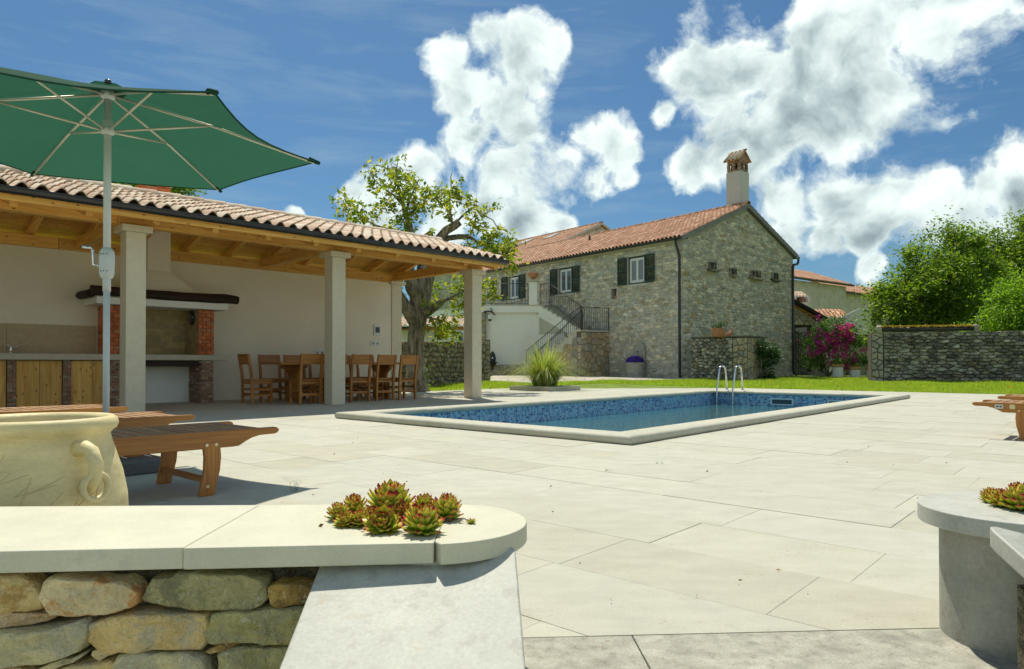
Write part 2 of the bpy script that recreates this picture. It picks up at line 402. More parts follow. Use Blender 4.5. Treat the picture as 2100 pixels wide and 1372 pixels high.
M['splash'] = mstone('beige_stone_splashback', [(.54,.42,.25)], scale=14, rough=.5, bump=.05, mixamt=.12, speck=((.30,.23,.14), 50, .64, .5))
M['counter'] = mstone('beige_stone_counter', [(.52,.46,.35)], scale=14, rough=.5, bump=.05, mixamt=.08, speck=((.40,.33,.22), 50, .64, .5))
M['chrome'] = mplain('chrome', (.75,.76,.78), .12, metal=1, var=.0)
M['steel'] = mplain('polished_steel', (.62,.63,.65), .14, metal=1, var=.0)
M['iron'] = mplain('dark_wrought_iron', (.035,.03,.028), .5, spec=.4)
M['green_cloth'] = None
M['pole'] = mplain('white_coated_pole', (.62,.66,.66), .35, spec=.5, var=.02)
M['rib'] = mplain('pale_metal_rib', (.62,.60,.50), .35, metal=.4, spec=.5, var=.02)
M['granite'] = mstone('speckled_granite', [(.16,.17,.17)], scale=200, rough=.6, bump=.1, mixamt=.5, speck=((.02,.02,.022), 220, .52, .8))
M['pot'] = mstone('sand_glazed_clay', [(.68,.58,.31)], scale=5, rough=.55, bump=.3, bscale=22, mixamt=.22, dark=(.50,.38,.17), darkamt=.16, darkscale=4, spec=.35, stretch=(1, 1, 3), bdist=.008, grain=(60, .08))
M['terracotta'] = mstone('terracotta', [(.46,.22,.12)], scale=8, rough=.85, bump=.1, mixamt=.2)
M['housestone'] = mstone('house_rubble_stone', [(.70,.64,.50),(.64,.59,.45),(.76,.70,.56),(.68,.62,.47),(.56,.52,.41),(.74,.66,.49),(.54,.51,.42),(.53,.49,.38),(.57,.56,.49),(.55,.54,.46),(.49,.42,.28),(.51,.50,.42),(.52,.50,.42)], scale=5, rough=.92, bump=1.0, bscale=12, mixamt=.4, valvar=.22, dark=(.34,.325,.27), darkamt=.2, darkscale=9, bdist=.08, detail=9, speck=((.80,.77,.66), 14, .58, .7), grain=(25, .25))
M['gablestone'] = mstone('gable_rubble_stone', [(.68,.63,.47),(.63,.58,.43),(.74,.68,.51),(.58,.54,.41),(.70,.63,.48),(.50,.47,.36),(.52,.47,.33),(.57,.54,.43),(.53,.51,.40),(.52,.40,.22),(.48,.46,.37),(.41,.41,.34)], scale=5, rough=.92, bump=1.0, bscale=12, mixamt=.4, valvar=.22, dark=(.30,.285,.23), darkamt=.2, darkscale=8, bdist=.08, detail=9, speck=((.76,.72,.58), 14, .58, .6), grain=(25, .25))
M['housemortar'] = mplain('lime_mortar', (.50,.46,.35), .95, bump=.5, bscale=20, var=.25, vscale=2)
M['oldwall'] = mstone('weathered_wall_stone', [(.33,.31,.25),(.40,.38,.30),(.25,.235,.19),(.48,.46,.37),(.34,.30,.20),(.19,.18,.145)], scale=6, rough=.95, bump=1.0, bscale=16, mixamt=.7, valvar=.5, dark=(.03,.03,.028), darkamt=.35, darkscale=9, bdist=.08, detail=9, speck=((.50,.50,.45), 20, .62, .7), grain=(30, .35))
M['oldmortar'] = mplain('dirty_mortar', (.11,.10,.075), .98, bump=.6, bscale=30, var=.4, vscale=3)
M['flag'] = mstone('ochre_flagstone', [(.40,.33,.21),(.34,.30,.22),(.44,.37,.25),(.38,.29,.17),(.30,.28,.22)], scale=6, rough=.85, bump=.5, bscale=20, mixamt=.35, valvar=.25)
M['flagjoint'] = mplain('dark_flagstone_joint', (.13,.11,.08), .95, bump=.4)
M['path'] = mstone('path_flagstone', [(.50,.46,.36),(.46,.42,.33),(.53,.49,.40)], scale=4, rough=.85, bump=.3, bscale=20, mixamt=.2, valvar=.2)
M['fieldstone'] = None
M['shutter'] = mplain('dark_green_shutter', (.006,.030,.022), .4, spec=.4)
M['white_frame'] = mplain('white_window_frame', (.72,.72,.70), .4, var=.02)
M['reveal'] = mplain('pale_stone_surround', (.50,.48,.40), .85, bump=.3, var=.15)
M['glass'] = mplain('window_glass', (.10,.13,.15), .06, spec=.9, var=.02)
M['curtain'] = mplain('white_curtain', (.55,.56,.55), .9)
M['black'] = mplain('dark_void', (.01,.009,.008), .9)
M['fascia'] = mplain('weathered_verge', (.20,.21,.19), .85, bump=.3, var=.3)
M['bark'] = mstone('walnut_bark', [(.26,.225,.16)], scale=16, rough=.95, bump=1, bscale=14, mixamt=.8, dark=(.035,.04,.03), darkamt=.5, darkscale=9, bdist=.06, stretch=(1, 1, .28))
M['walnut'] = mleaf('walnut_leaf', [(.07,.14,.015),(.12,.19,.02),(.18,.23,.025),(.32,.28,.035),(.08,.15,.018)], trans=.55)
M['treeleaf'] = mleaf('tree_leaf', [(.05,.105,.014),(.11,.19,.022),(.17,.26,.03),(.07,.13,.018),(.22,.29,.045)], trans=.55)
M['brightleaf'] = mleaf('bright_leaf', [(.10,.21,.02),(.15,.27,.025),(.19,.29,.035),(.09,.19,.018)], trans=.55)
M['darkleaf'] = mleaf('dark_shrub_leaf', [(.018,.055,.016),(.03,.08,.02),(.045,.10,.02)])
M['grassblade'] = mleaf('lawn_blade', [(.19,.30,.025),(.26,.37,.035),(.33,.41,.06),(.21,.32,.025),(.40,.44,.13)], valvar=.35, trans=.4)
M['lawnsoil'] = mstone('lawn_ground', [(.18,.25,.04)], scale=2, rough=1, bump=.5, mixamt=.4)
M['reed'] = mleaf('arching_grass_blade', [(.15,.25,.05),(.24,.33,.08),(.33,.38,.12),(.44,.40,.18),(.12,.21,.04)], trans=.4)
M['petal'] = mleaf('magenta_bract', [(.50,.02,.36),(.60,.05,.44),(.42,.015,.34)], trans=.4)
M['petal_blue'] = mleaf('violet_petal', [(.10,.05,.50),(.16,.08,.62),(.07,.04,.38)], trans=.3)
M['moss'] = mleaf('yellow_moss', [(.40,.27,.03),(.52,.36,.05),(.30,.24,.03)], trans=.1)
# ------------------------------------------------------------------ generators of repeated pieces
Z3 = Vector((0, 0, 1))
def unit_stones(n, seed, sides=8, rough=.13):
    r = random.Random(seed); out = []
    for k in range(n):
        ring = []
        sq = [(-.5,-.5),(0,-.5),(.5,-.5),(.5,0),(.5,.5),(0,.5),(-.5,.5),(-.5,0)]
        for (x, z) in sq:
            corner = abs(x) > .4 and abs(z) > .4
            s = 1 - (r.uniform(.06, .28) if corner else r.uniform(0, .06))
            ring.append((x * s + r.uniform(-.02, .02), z * s + r.uniform(-.03, .03)))
        vs = [(x, .3, z) for x, z in ring]
        vs += [(x * .99, -.55 - r.uniform(-.15, .1), z * .97) for x, z in ring]
        vs += [(x * .74 + r.uniform(-.04, .04), -.9 - r.uniform(-rough, rough), z * .68 + r.uniform(-.05, .05)) for x, z in ring]
        vs += [(r.uniform(-.1, .1), -1 - r.uniform(-rough, rough), r.uniform(-.1, .1))]
        fs = []
        for q in (0, 8):
            for i in range(8): fs.append((q + i, q + (i+1) % 8, q + 8 + (i+1) % 8, q + 8 + i))
        for i in range(8): fs.append((16 + i, 16 + (i+1) % 8, 24))
        out.append((np.array(vs), fs))
    return out
US = unit_stones(12, 5)
_um = {}
def unit_mesh(kind, k, mat, data):
    key = (kind, k, mat.name)
    if key not in _um:
        V, F = data; _um[key] = newmesh(kind, V, F, mat, smooth=(kind == 'roof_tile'))
    return _um[key]
def put_unit(name, me, parent, c, X, Y, Z, sc):
    o = bpy.data.objects.new(name, me); COL.objects.link(o); o.parent = parent
    m = Matrix((X, Y, Z)).transposed().to_4x4()
    o.rotation_euler = m.to_euler(); o.location = c - wloc(parent); o.scale = sc
    return o
def scatter_units(items, units, kind, parent, mat, nobj, stuffname, X, Y, Z, flipname=None):
    """items: (centre, (sx,sy,sz), unitindex[, tilt])"""
    items = sorted(items, key=lambda t: -(t[1][0] * t[1][2]) / max(1, (t[0] - cam.location).length) ** 2)
    for c, sc, k in items[:nobj]:
        put_unit(kind, unit_mesh(kind, k, mat, units[k]), parent, c, X, Y, Z, sc)
    rest = items[nobj:]
    if rest:
        A = np.array([X, Y, Z])
        Vs = []; Fs = []; n = 0
        for c, sc, k in rest:
            V, F = units[k]; Vs.append((V * np.array(sc)) @ A + np.array(c)); Fs += [tuple(i + n for i in f) for f in F]; n += len(V)
        V = np.vstack(Vs); cc = Vector(V.mean(0)); V = V - np.array(cc)
        o = link(stuffname, newmesh(stuffname, V, Fs, mat), parent, cc); o['kind'] = 'stuff'
def masonry_items(O, ux, Wd, Hf, ch, wl, dep, r, holes=(), gap=.012, x0=0, zlo=0, chv=.35, nudge=0):
    it = []; z = zlo; Hmax = max(Hf(x0 + Wd * i / 20) for i in range(21))
    n = ux.cross(Z3)     # outward normal
    while z < Hmax:
        h = ch * r.uniform(1 - chv, 1 + chv); x = x0 - r.random() * wl * .5
        while x < x0 + Wd:
            w = wl * r.uniform(.45, 1.7); a, b = max(x, x0), min(x + w, x0 + Wd); x += w
            if b - a < .05: continue
            hh = min(h, min(Hf(a + .02), Hf(b - .02)) - z)
            if hh < ch * .3: continue
            for (hx0, hx1, hz0, hz1) in holes:
                if b > hx0 and a < hx1 and z + hh > hz0 and z < hz1:
                    if a < hx0 and hx0 - a > .08: b = hx0
                    elif b > hx1 and b - hx1 > .08: a = hx1
                    else: a = b
            if b - a < .05: continue
            c = Vector(O) + ux * ((a+b)/2) + Z3 * (z + hh/2 + r.uniform(-.3, .3) * gap)
            it.append((c, (b - a - gap, dep * r.uniform(.5, 1.5), hh - gap * r.uniform(.6, 1.4)), r.randrange(len(US))))
        z += h
    return it, n
def masonry(parent, O, ux, Wd, Hf, ch, wl, dep, mat, nobj, seed, stuffname='far_stones', name='stone', **kw):
    r = random.Random(seed); it, n = masonry_items(O, ux, Wd, Hf, ch, wl, dep, r, **kw)
    scatter_units(it, US, name, parent, mat, nobj, stuffname, tuple(ux), tuple(-n), (0, 0, 1))
# bricks: a bevelled box unit
def unit_brick():
    b = .06; V = []; 
    for y, s in ((.3, 1), (-.85, 1), (-1, .95)):
        V += [(-.5*s, y, -.5*(s if s == 1 else .86)), (.5*s, y, -.5*(s if s == 1 else .86)), (.5*s, y, .5*(s if s == 1 else .86)), (-.5*s, y, .5*(s if s == 1 else .86))]
    F = []
    for q in (0, 4):
        for i in range(4): F.append((q+i, q+(i+1) % 4, q+4+(i+1) % 4, q+4+i))
    F.append((8, 9, 10, 11)); return [(np.array(V), F)]
UB = unit_brick()
def bricks(parent, O, ux, Wd, Hh, bl, bh, dep, mat, gap=.01, name='brick', off0=0, jit=.002, seed=1):
    r = random.Random(seed); n = ux.cross(Z3); z = 0; row = 0
    nrow = max(1, round(Hh / bh)); bh = Hh / nrow
    for row in range(nrow):
        x = -(bl / 2 if (row + off0) % 2 else 0)
        while x < Wd - .001:
            a, b = max(0, x), min(Wd, x + bl); x += bl
            if b - a < .03: continue
            c = Vector(O) + ux * ((a+b)/2) + Z3 * (row * bh + bh/2)
            put_unit(name, unit_mesh(name + mat.name, 0, mat, UB[0]), parent, c, tuple(ux), tuple(-n), (0, 0, 1), (b - a - gap, dep + r.uniform(-jit, jit), bh - gap))
# voronoi cells on a rectangle, used for flagstones and crazy paving
def cells(Wd, Hh, n, seed, aspect=1.0, nxy=None, jit=.42, stagger=0, jity=None):
    r = random.Random(seed); nx = max(1, round(math.sqrt(n * Wd / Hh / aspect))); ny = max(1, round(n / nx)); pts = []
    if nxy: nx, ny = nxy
    for i in range(nx):
        for j in range(ny): pts.append(((i + .5 + r.uniform(-jit, jit) + (stagger if j % 2 else -stagger)) * Wd / nx, (j + .5 + r.uniform(-(jity or jit), jity or jit)) * Hh / ny))
    out = []; sy = (Wd/nx) / (Hh/ny) * .85 if nxy else 1.0; pts = [(x, y*sy) for x, y in pts]
    for k, (px_, py_) in enumerate(pts):
        poly = [(0, 0), (Wd, 0), (Wd, Hh*sy), (0, Hh*sy)]
        ki, kj = divmod(k, ny)
        near = [i*ny + j for i in range(max(0, ki-2), min(nx, ki+3)) for j in range(max(0, kj-3), min(ny, kj+4)) if (i, j) != (ki, kj)]
        for j in near:
            qx, qy = pts[j]; mx_, my_ = (px_+qx)/2, (py_+qy)/2; dx, dy = qx-px_, qy-py_
            poly = clip(poly, lambda p: (p[0]-mx_)*dx + (p[1]-my_)*dy)
            if not poly: break
        if poly and len(poly) > 2: out.append([(x, y/sy) for x, y in poly])
    return out
def clip(poly, f):
    """keep f<=0"""
    out = []
    for i in range(len(poly)):
        a, b = poly[i], poly[(i+1) % len(poly)]; fa, fb = f(a), f(b)
        if fa <= 0: out.append(a)
        if (fa < 0 < fb) or (fb < 0 < fa):
            t = fa / (fa - fb); out.append((a[0] + (b[0]-a[0])*t, a[1] + (b[1]-a[1])*t))
    return out
def shrink(poly, g):
    cx = sum(p[0] for p in poly)/len(poly); cy = sum(p[1] for p in poly)/len(poly); out = []
    for x, y in poly:
        d = math.hypot(x-cx, y-cy); s = max(.2, 1 - g / max(d, .001) * 1.3); out.append((cx + (x-cx)*s, cy + (y-cy)*s))
    return out
def flagstones(parent, O, ux, uy, nrm, Wd, Hh, n, mat, dep, gap=.015, seed=1, name='stone', inside=None, aspect=1.0):
    for poly in cells(Wd, Hh, n, seed, aspect):
        if inside:
            cx = sum(p[0] for p in poly)/len(poly); cy = sum(p[1] for p in poly)/len(poly)
            if not inside(cx, cy): continue
        p1 = shrink(poly, gap); p2 = shrink(p1, dep * .6); d = dep * rnd.uniform(.7, 1.3)
        if len(p1) < 3: continue
        P = [Vector(O) + ux*x + uy*y for x, y in p1]; Q = [p + nrm*(d*.6) for p in P]; T = [Vector(O) + ux*x + uy*y + nrm*d for x, y in p2]
        k = len(P); mb = MB(); fs = []
        flip = ux.cross(uy).dot(nrm) < 0
        for a in (0, k):
            for i in range(k): fs.append((a+i, a+(i+1) % k, a+k+(i+1) % k, a+k+i))
        fs.append(tuple(2*k+i for i in range(k)))
        if flip: fs = [tuple(reversed(f)) for f in fs]
        mb.add(P + Q + T, fs); mb.build(name, mat, parent)
def soften(p, q=.2):
    out = []
    for i in range(len(p)):
        a, b = p[i], p[(i+1) % len(p)]; out += [(a[0]+(b[0]-a[0])*q, a[1]+(b[1]-a[1])*q), (a[0]+(b[0]-a[0])*(1-q), a[1]+(b[1]-a[1])*(1-q))]
    return out
def rubble(parent, O, ux, Wd, Hmax, cw, chh, dep, mat, nobj, seed, clips=(), holes=(), gap=.009, jit=.40, jity=.24, stuffname='small_stones', name='stone'):
    """irregular rubble masonry: every stone its own polygonal block with a domed, uneven face"""
    r = random.Random(seed); nrm = ux.cross(Z3); O = Vector(O); lst = []
    for poly in cells(Wd, Hmax, 1, seed, nxy=(max(1, round(Wd/cw)), max(1, round(Hmax/chh))), jit=jit, jity=jity, stagger=.22):
        cx = sum(p[0] for p in poly)/len(poly); cy = sum(p[1] for p in poly)/len(poly); ok = True
        for (x0, x1, z0, z1) in holes:
            if x0 < cx < x1 and z0 < cy < z1: ok = False; break
            if max(p[0] for p in poly) > x0 and min(p[0] for p in poly) < x1 and max(p[1] for p in poly) > z0 and min(p[1] for p in poly) < z1:
                dd_ = [(x0 - cx, lambda p: p[0]-x0), (cx - x1, lambda p: x1-p[0]), (z0 - cy, lambda p: p[1]-z0), (cy - z1, lambda p: z1-p[1])]
                poly = clip(poly, max(dd_, key=lambda t: t[0])[1])
                if len(poly) < 3: ok = False; break
        if not ok: continue
        for f in clips:
            poly = clip(poly, f)
            if len(poly) < 3: break
        if len(poly) < 3: continue
        cx = sum(p[0] for p in poly)/len(poly); cy = sum(p[1] for p in poly)/len(poly)
        w = max(p[0] for p in poly)-min(p[0] for p in poly); h = max(p[1] for p in poly)-min(p[1] for p in poly)
        if w < .05 or h < .03: continue
        P = [(cx + (x-cx)*max(.3, 1-gap/max(w/2, .02)), cy + (y-cy)*max(.3, 1-gap/max(h/2, .02))) for x, y in poly]
        if len(P) <= 7: P = soften(P)
        k = len(P); d = dep * r.uniform(.45, 1.5); vs = []
        for (s_, q) in ((1, -.3), (.97, .55), (.70, 1.0)):
            for x, y in P: vs.append(O + ux*(cx + (x-cx)*s_) + Z3*(cy + (y-cy)*s_) + nrm*d*(q if q < .1 else q * r.uniform(.75, 1.25)))
        fs = []
        for a in (0, k):
            for i in range(k): fs.append((a+i, a+(i+1) % k, a+k+(i+1) % k, a+k+i))
        fs.append(tuple(2*k+i for i in range(k)))
        C = O + ux*cx + Z3*cy; lst.append((w*h/(C-cam.location).length**2, vs, fs, C))
    lst.sort(key=lambda t: -t[0])
    for _, vs, fs, C in lst[:nobj]: link(name, newmesh(name, [v - C for v in vs], fs, mat), parent, C)
    if lst[nobj:]:
        V = []; F = []
        for _, vs, fs, C in lst[nobj:]:
            n = len(V); V += vs; F += [tuple(i+n for i in f) for f in fs]
        c = V[0].copy(); o = link(stuffname, newmesh(stuffname, [v - c for v in V], F, mat), parent, c); o['kind'] = 'stuff'
# roof tiles
def unit_tile():
    nx = 9; V = []; F = []
    def prof(x):
        x = min(max(x, 0), 1.04); return .30 * math.sin(math.pi * x / .66) if x < .66 else -.11 * math.sin(math.pi * (x - .66) / .34)
    xs = [i / nx * 1.04 - .02 for i in range(nx + 1)]
    for y, dz in ((0, .13), (1.12, 0.0)):
        for x in xs: V.append((x, y, prof(x) + dz))
    for i in range(nx): F.append((i, i+1, nx+1+i+1, nx+1+i))
    n0 = len(V)
    for x in xs: V.append((x, 0, prof(x) + .13)); 
    for x in xs: V.append((x, .01, prof(x) + .13 - .085))
    for i in range(nx): F.append((n0+i+1, n0+i, n0+nx+1+i, n0+nx+1+i+1))
    return [(np.array(V), F)]
UT = unit_tile()
def tiles(parent, O, ax, up, L, S, pw, pl, mat, nobj, seed=1, skip=None, stuffname='far_tiles', jit=.004):
    nrm = ax.cross(up).normalized(); r = random.Random(seed)
    nxx = max(1, round(L / pw)); nyy = max(1, round(S / pl)); pw = L / nxx; pl = S / nyy; it = []
    for j in range(nyy):
        for i in range(nxx):
            c = O + ax * (i * pw) + up * (j * pl + r.uniform(-jit, jit)) + nrm * r.uniform(0, jit)
            if skip and skip(i * pw, j * pl): continue
            it.append((c, (pw, pl, pw), 0))
    A = (tuple(ax), tuple(up), tuple(nrm))
    its = sorted(it, key=lambda t: (t[0] - cam.location).length)
    for c, sc, k in its[:nobj]:
        put_unit('roof_tile', unit_mesh('roof_tile', 0, mat, UT[0]), parent, c, *A, sc)
    rest = its[nobj:]
    if rest:
        V0, F0 = UT[0]; AA = np.array(A); n = len(V0); Cs = np.array([tuple(t[0]) for t in rest]); S0 = np.array([t[1] for t in rest])
        V = (V0[None] * S0[:, None, :]) @ AA + Cs[:, None, :]
        F = np.array(F0)[None] + (np.arange(len(rest)) * n)[:, None, None]
        cc = V.reshape(-1, 3).mean(0)
        o = link(stuffname, fastmesh(stuffname, V.reshape(-1, 3) - cc, F.reshape(-1, 4), mat, smooth=True), parent, Vector(cc)); o['kind'] = 'stuff'
def halftube_mesh(name, mat, L, rr, seg=8):
    V = []; F = []
    for y, q in ((0, 1.08), (L, .92)):
        for i in range(seg+1):
            t = math.pi * i / seg; V.append((math.cos(t)*rr*q, y, math.sin(t)*rr*q))
    for i in range(seg): F.append((i, seg+1+i, seg+2+i, i+1))
    for i in range(seg+1): t = math.pi*i/seg; V.append((math.cos(t)*rr*.9, .0, math.sin(t)*rr*.9))
    b = 2*(seg+1)
    for i in range(seg): F.append((i, i+1, b+i+1, b+i))
    return newmesh(name, V, F, mat, smooth=True)
def ridge(parent, A, B, mat, rr=.11, step=.38, name='ridge_tile'):
    A = Vector(A); B = Vector(B); d = B - A; L = d.length; n = max(1, round(L / step)); me = halftube_mesh(name, mat, L/n*1.06, rr)
    y = d.normalized(); x = y.cross(Z3).normalized(); z = x.cross(y)
    for i in range(n):
        put_unit(name, me, parent, A + d * (i/n), tuple(x), tuple(y), tuple(z), (1, 1, 1))
# foliage
def leaf_arrays(C, size, seed, aspect=.5, droop=.3, up=.2, dirs=None):
    r = np.random.RandomState(seed); n = len(C); size = size * r.uniform(.6, 1.3, n)
    d = r.normal(size=(n, 3)); d[:, 2] = d[:, 2] * .6 - droop
    if dirs is not None: d = d * .6 + dirs
    d /= np.linalg.norm(d, axis=1)[:, None]
    nn = r.normal(size=(n, 3)) * .6; nn[:, 2] += 1 * up + .5
    s = np.cross(d, nn); s /= np.linalg.norm(s, axis=1)[:, None] + 1e-9
    nn = np.cross(s, d)
    a = C; t = C + d * size[:, None]; mid = C + d * (size * .45)[:, None]
    l = mid + s * (size * aspect * .5)[:, None] + nn * (size * .08)[:, None]; q = mid - s * (size * aspect * .5)[:, None] + nn * (size * .08)[:, None]
    V = np.stack([a, l, t, q], 1).reshape(-1, 3); b = np.arange(n)[:, None] * 4
    F = np.concatenate([b + np.array([[0, 1, 2]]), b + np.array([[0, 2, 3]])], 1).reshape(-1, 3)
    return V, F
def foliage(name, C, size, mat, parent, seed, **kw):
    V, F = leaf_arrays(np.asarray(C), size, seed, **kw); cc = V.mean(0)
    return link(name, fastmesh(name, V - cc, F, mat), parent, Vector(cc))
def cluster_points(blobs, ncl, per, rad, seed, shell=.55, squash=.8):
    """blobs: (centre, (rx,ry,rz)); leaf clusters spread through the outer part of each blob"""
    r = np.random.RandomState(seed); cl = []; pts = []
    wts = np.array([b[1][0]*b[1][1] + b[1][0]*b[1][2] for b in blobs]); wts = wts / wts.sum()
    for _ in range(ncl):
        b = blobs[r.choice(len(blobs), p=wts)]; d = r.normal(size=3); d /= np.linalg.norm(d); q = shell + (1 - shell) * r.rand() ** .6
        c = np.array(b[0]) + d * q * np.array(b[1]); cl.append(c)
        k = int(per * r.uniform(.5, 1.5)); rr = rad * r.uniform(.5, 1.35)
        p = r.normal(size=(k, 3)) * rr * .5; p[:, 2] *= squash; pts.append(c + p)
    return cl, np.vstack(pts)
def bend(a, b, r, k=5, amp=.12):
    a = Vector(a); b = Vector(b); L = (b - a).length; out = [a]
    for i in range(1, k):
        t = i / k; out.append(a.lerp(b, t) + Vector((r.uniform(-1, 1), r.uniform(-1, 1), r.uniform(-.3, 1))) * L * amp * math.sin(math.pi * t))
    return out + [b]
# ------------------------------------------------------------------ ground, deck, pool
PN = Vector((1.105, 6.56, 0)); PU = Vector((.655, .756, 0)).normalized(); PV = Vector((-.740, .673, 0)).normalized()
def PP(a, b, z=0.0): return PN + PU * a + PV * b + Z3 * z
PF = (PU, PV)
PIT = [(0.0, 0.0), (11.75, .05), (11.5, 4.72), (0.0, 4.82)]        # outer corners of the coping in pool coordinates (a, b)
DA, DB = 15.5, 11.1                                                 # the deck ends here (along, across)
def gz(x, y):                                                       # the garden rises gently towards the house
    t = max(0, y - 19) ; return -.03 + min(.16, t * .011)
# one ground sheet to the horizon, with the pool pit left open under the deck
mb = MB(); xs = [-1500, -300, -60, -20, -12, -6, -3, 0, 3, 6, 9, 12, 16, 22, 30, 60, 300, 1500]
ys = [-1500, -300, -40, -8, 0, 1.0]
vs = []; fs = []
ysB = [12, 19, 22, 25, 28, 31, 34, 60, 300, 1500]
mg = MB()
for grid in ([y for y in ysB],):
    idx = {}
    for j, y in enumerate(grid):
        for i, x in enumerate(xs):
            idx[(i, j)] = len(vs); vs.append((x, y, gz(x, y) if y < 100 else .0))
    for j in range(len(grid)-1):
        for i in range(len(xs)-1):
            # skip cells of the pit area (handled by the deck bed)
            if ys and grid[j] < 19 and -6 <= xs[i] < 16: continue
            fs.append((idx[(i, j)], idx[(i+1, j)], idx[(i+1, j+1)], idx[(i, j+1)]))
def flat(x0, x1, y0, y1, z):
    n = len(vs); vs.extend([(x0, y0, z), (x1, y0, z), (x1, y1, z), (x0, y1, z)]); fs.append((n, n+1, n+2, n+3))
flat(-1500, -20, -14, 12, -.03); flat(30, 1500, -14, 12, -.03); flat(-1500, 1500, -1500, -14, -.98)
lc_ = MB().box(Vector((-20, -14, -1.08)), Vector((50, 0, 0)), Vector((0, 15.8, 0)), Z3*.1); tag(lc_.build('bounce_court', M['deck']), kind='structure')  # unseen pale paving added to bounce light up onto the wall face
M['grassground'] = M['lawnsoil']
mg.add(vs, fs); tag(mg.build('ground', M['lawnsoil']), kind='structure')
# bed of the paved terrace: a ring of mortar round the pool pit
def ring(outer, inner):
    n = len(outer); return outer + inner, [(i, (i+1) % n, n + (i+1) % n, n + i) for i in range(n)]
def PPl(l, z): return [PP(a, b, z) for a, b in l]
inn = [(.30, .30), (11.44, .34), (11.2, 4.42), (.30, 4.52)]
bed = MB(); outp = [(-9.5, -14), (DA, -14), (DA, DB + .1), (-9.5, DB + .1)]
v_, f_ = ring(PPl(outp, -.012), PPl([(.15,.15),(11.6,.2),(11.35,4.57),(.15,4.67)], -.012))
# keep only what lies beyond the retaining wall line
deckroot = thing('terrace', None, None, (0, 0, 0)); deckroot['kind'] = 'structure'
LINE = lambda x: 1.955 + .06 * x
def clipfront(poly2):    # keep y > LINE(x)
    return clip(poly2, lambda p: LINE(p[0]) - p[1])
for q in f_:
    poly = clipfront([(v_[i].x, v_[i].y) for i in q])
    if len(poly) > 2:
        pz = [Vector((x, y, -.012)) for x, y in poly]
        nn = (pz[1]-pz[0]).cross(pz[2]-pz[0])
        if nn.z < 0: pz.reverse()
        n0 = len(bed.v); bed.v += pz; bed.f.append(tuple(range(n0, n0 + len(pz))))
bed.build('terrace_bed', M['bed'], deckroot)['kind'] = 'structure'
# paving slabs in bands half a metre wide
r = random.Random(11); slabs = []
def fill(a0, a1, b0, b1):
    b = b0
    while b < b1 - .02:
        w = r.choice([.5, .65, .8, .8, 1.0, 1.2]);
        if b1 - (b + w) < .3: w = b1 - b
        slabs.append((a0, a1, b, b + w)); b += w
a = -9.0
while a < DA - .01:
    a1 = min(a + .5, DA)
    if a < 11.5 and a1 > 0.0: fill(a, a1, -13.0 + r.random() * .5, 0.02); fill(a, a1, 4.80 if a < 6 else 4.74, DB)
    else: fill(a, a1, -13.0 + r.random() * .5, DB)
    a = a1
done = []
for a0, a1, b0, b1 in slabs:
    g_ = .0012
    poly = [(PP(x, y).x, PP(x, y).y) for x, y in ((a0+g_, b0+g_), (a1-g_, b0+g_), (a1-g_, b1-g_), (a0+g_, b1-g_))]
    if all(p[1] < .5 for p in poly): continue
    poly = clipfront(poly)
    if len(poly) < 3: continue
    cx = sum(p[0] for p in poly)/len(poly); cy = sum(p[1] for p in poly)/len(poly)
    if cy < 1.9 or cx < -13 or cx > 20 or (cx - 1.38)**2 + (cy - 1.97)**2 < .01: continue
    d = math.hypot(cx, cy); inview = abs(cx) < cy * .8 + .3
    done.append((d + (0 if inview else 40), poly))
done.sort(key=lambda t: t[0])
far = MB()
for k, (d, poly) in enumerate(done):
    zt = r.uniform(-.0012, .0012); mbx = MB() if k < 300 else far
    P = [Vector((x, y, zt)) for x, y in poly]
    cr = sum((P[i].x*P[(i+1) % len(P)].y - P[(i+1) % len(P)].x*P[i].y) for i in range(len(P)))
    if cr < 0: P.reverse()
    mbx.prism([p - Z3 * .012 for p in P], Z3 * .012)
    if k < 300: mbx.build('paving_slab', M['deck'], deckroot, frame=PF)
o = far.build('far_paving_slabs', M['deck'], deckroot, frame=PF); o['kind'] = 'stuff'
# ---- the pool
pool = thing('swimming_pool', 'long rectangular swimming pool with blue mosaic walls and pale stone coping', 'swimming pool', PP(5.7, 2.4, 0))
def mosaic(name, light, darkc, mid):
    m, N, p, out = newmat(name); uv = N.n('ShaderNodeUVMap')
    br = N.n('ShaderNodeTexBrick', offset=0.0, squash=1.0); br.offset = 0
    br.inputs['Scale'].default_value = 1; br.inputs['Brick Width'].default_value = .042; br.inputs['Row Height'].default_value = .042
    br.inputs['Mortar Size'].default_value = .004; br.inputs['Mortar'].default_value = c4((.42, .52, .58)); br.inputs['Color1'].default_value = (0, 0, 0, 1); br.inputs['Color2'].default_value = (1, 1, 1, 1)
    N.l(uv.outputs[0], br.inputs['Vector'])
    fl = N.vm('FLOOR', N.vm('SCALE', uv.outputs[0], sc=1/.042)); wn = N.n('ShaderNodeTexWhiteNoise', noise_dimensions='2D'); N.l(fl, wn.inputs['Vector'])
    c = N.ramp(wn.outputs[0], [(0, light), (.28, mid), (.55, darkc), (.8, light), (.9, (.02, .06, .22))], 'CONSTANT')
    col = N.mix(br.outputs['Fac'], c, (.36, .45, .50)); N.l(col, p.inputs['Base Color']); p.inputs['Roughness'].default_value = .2
    return m
M['mosaic'] = mosaic('blue_mosaic', (.30,.54,.72), (.055,.19,.46), (.13,.35,.62))
M['poolfloor'] = mosaic('pool_floor_mosaic', (.16,.42,.56), (.09,.28,.45), (.12,.34,.50))
di = [PP(a, b) for a, b in inn]; DEP = -1.5
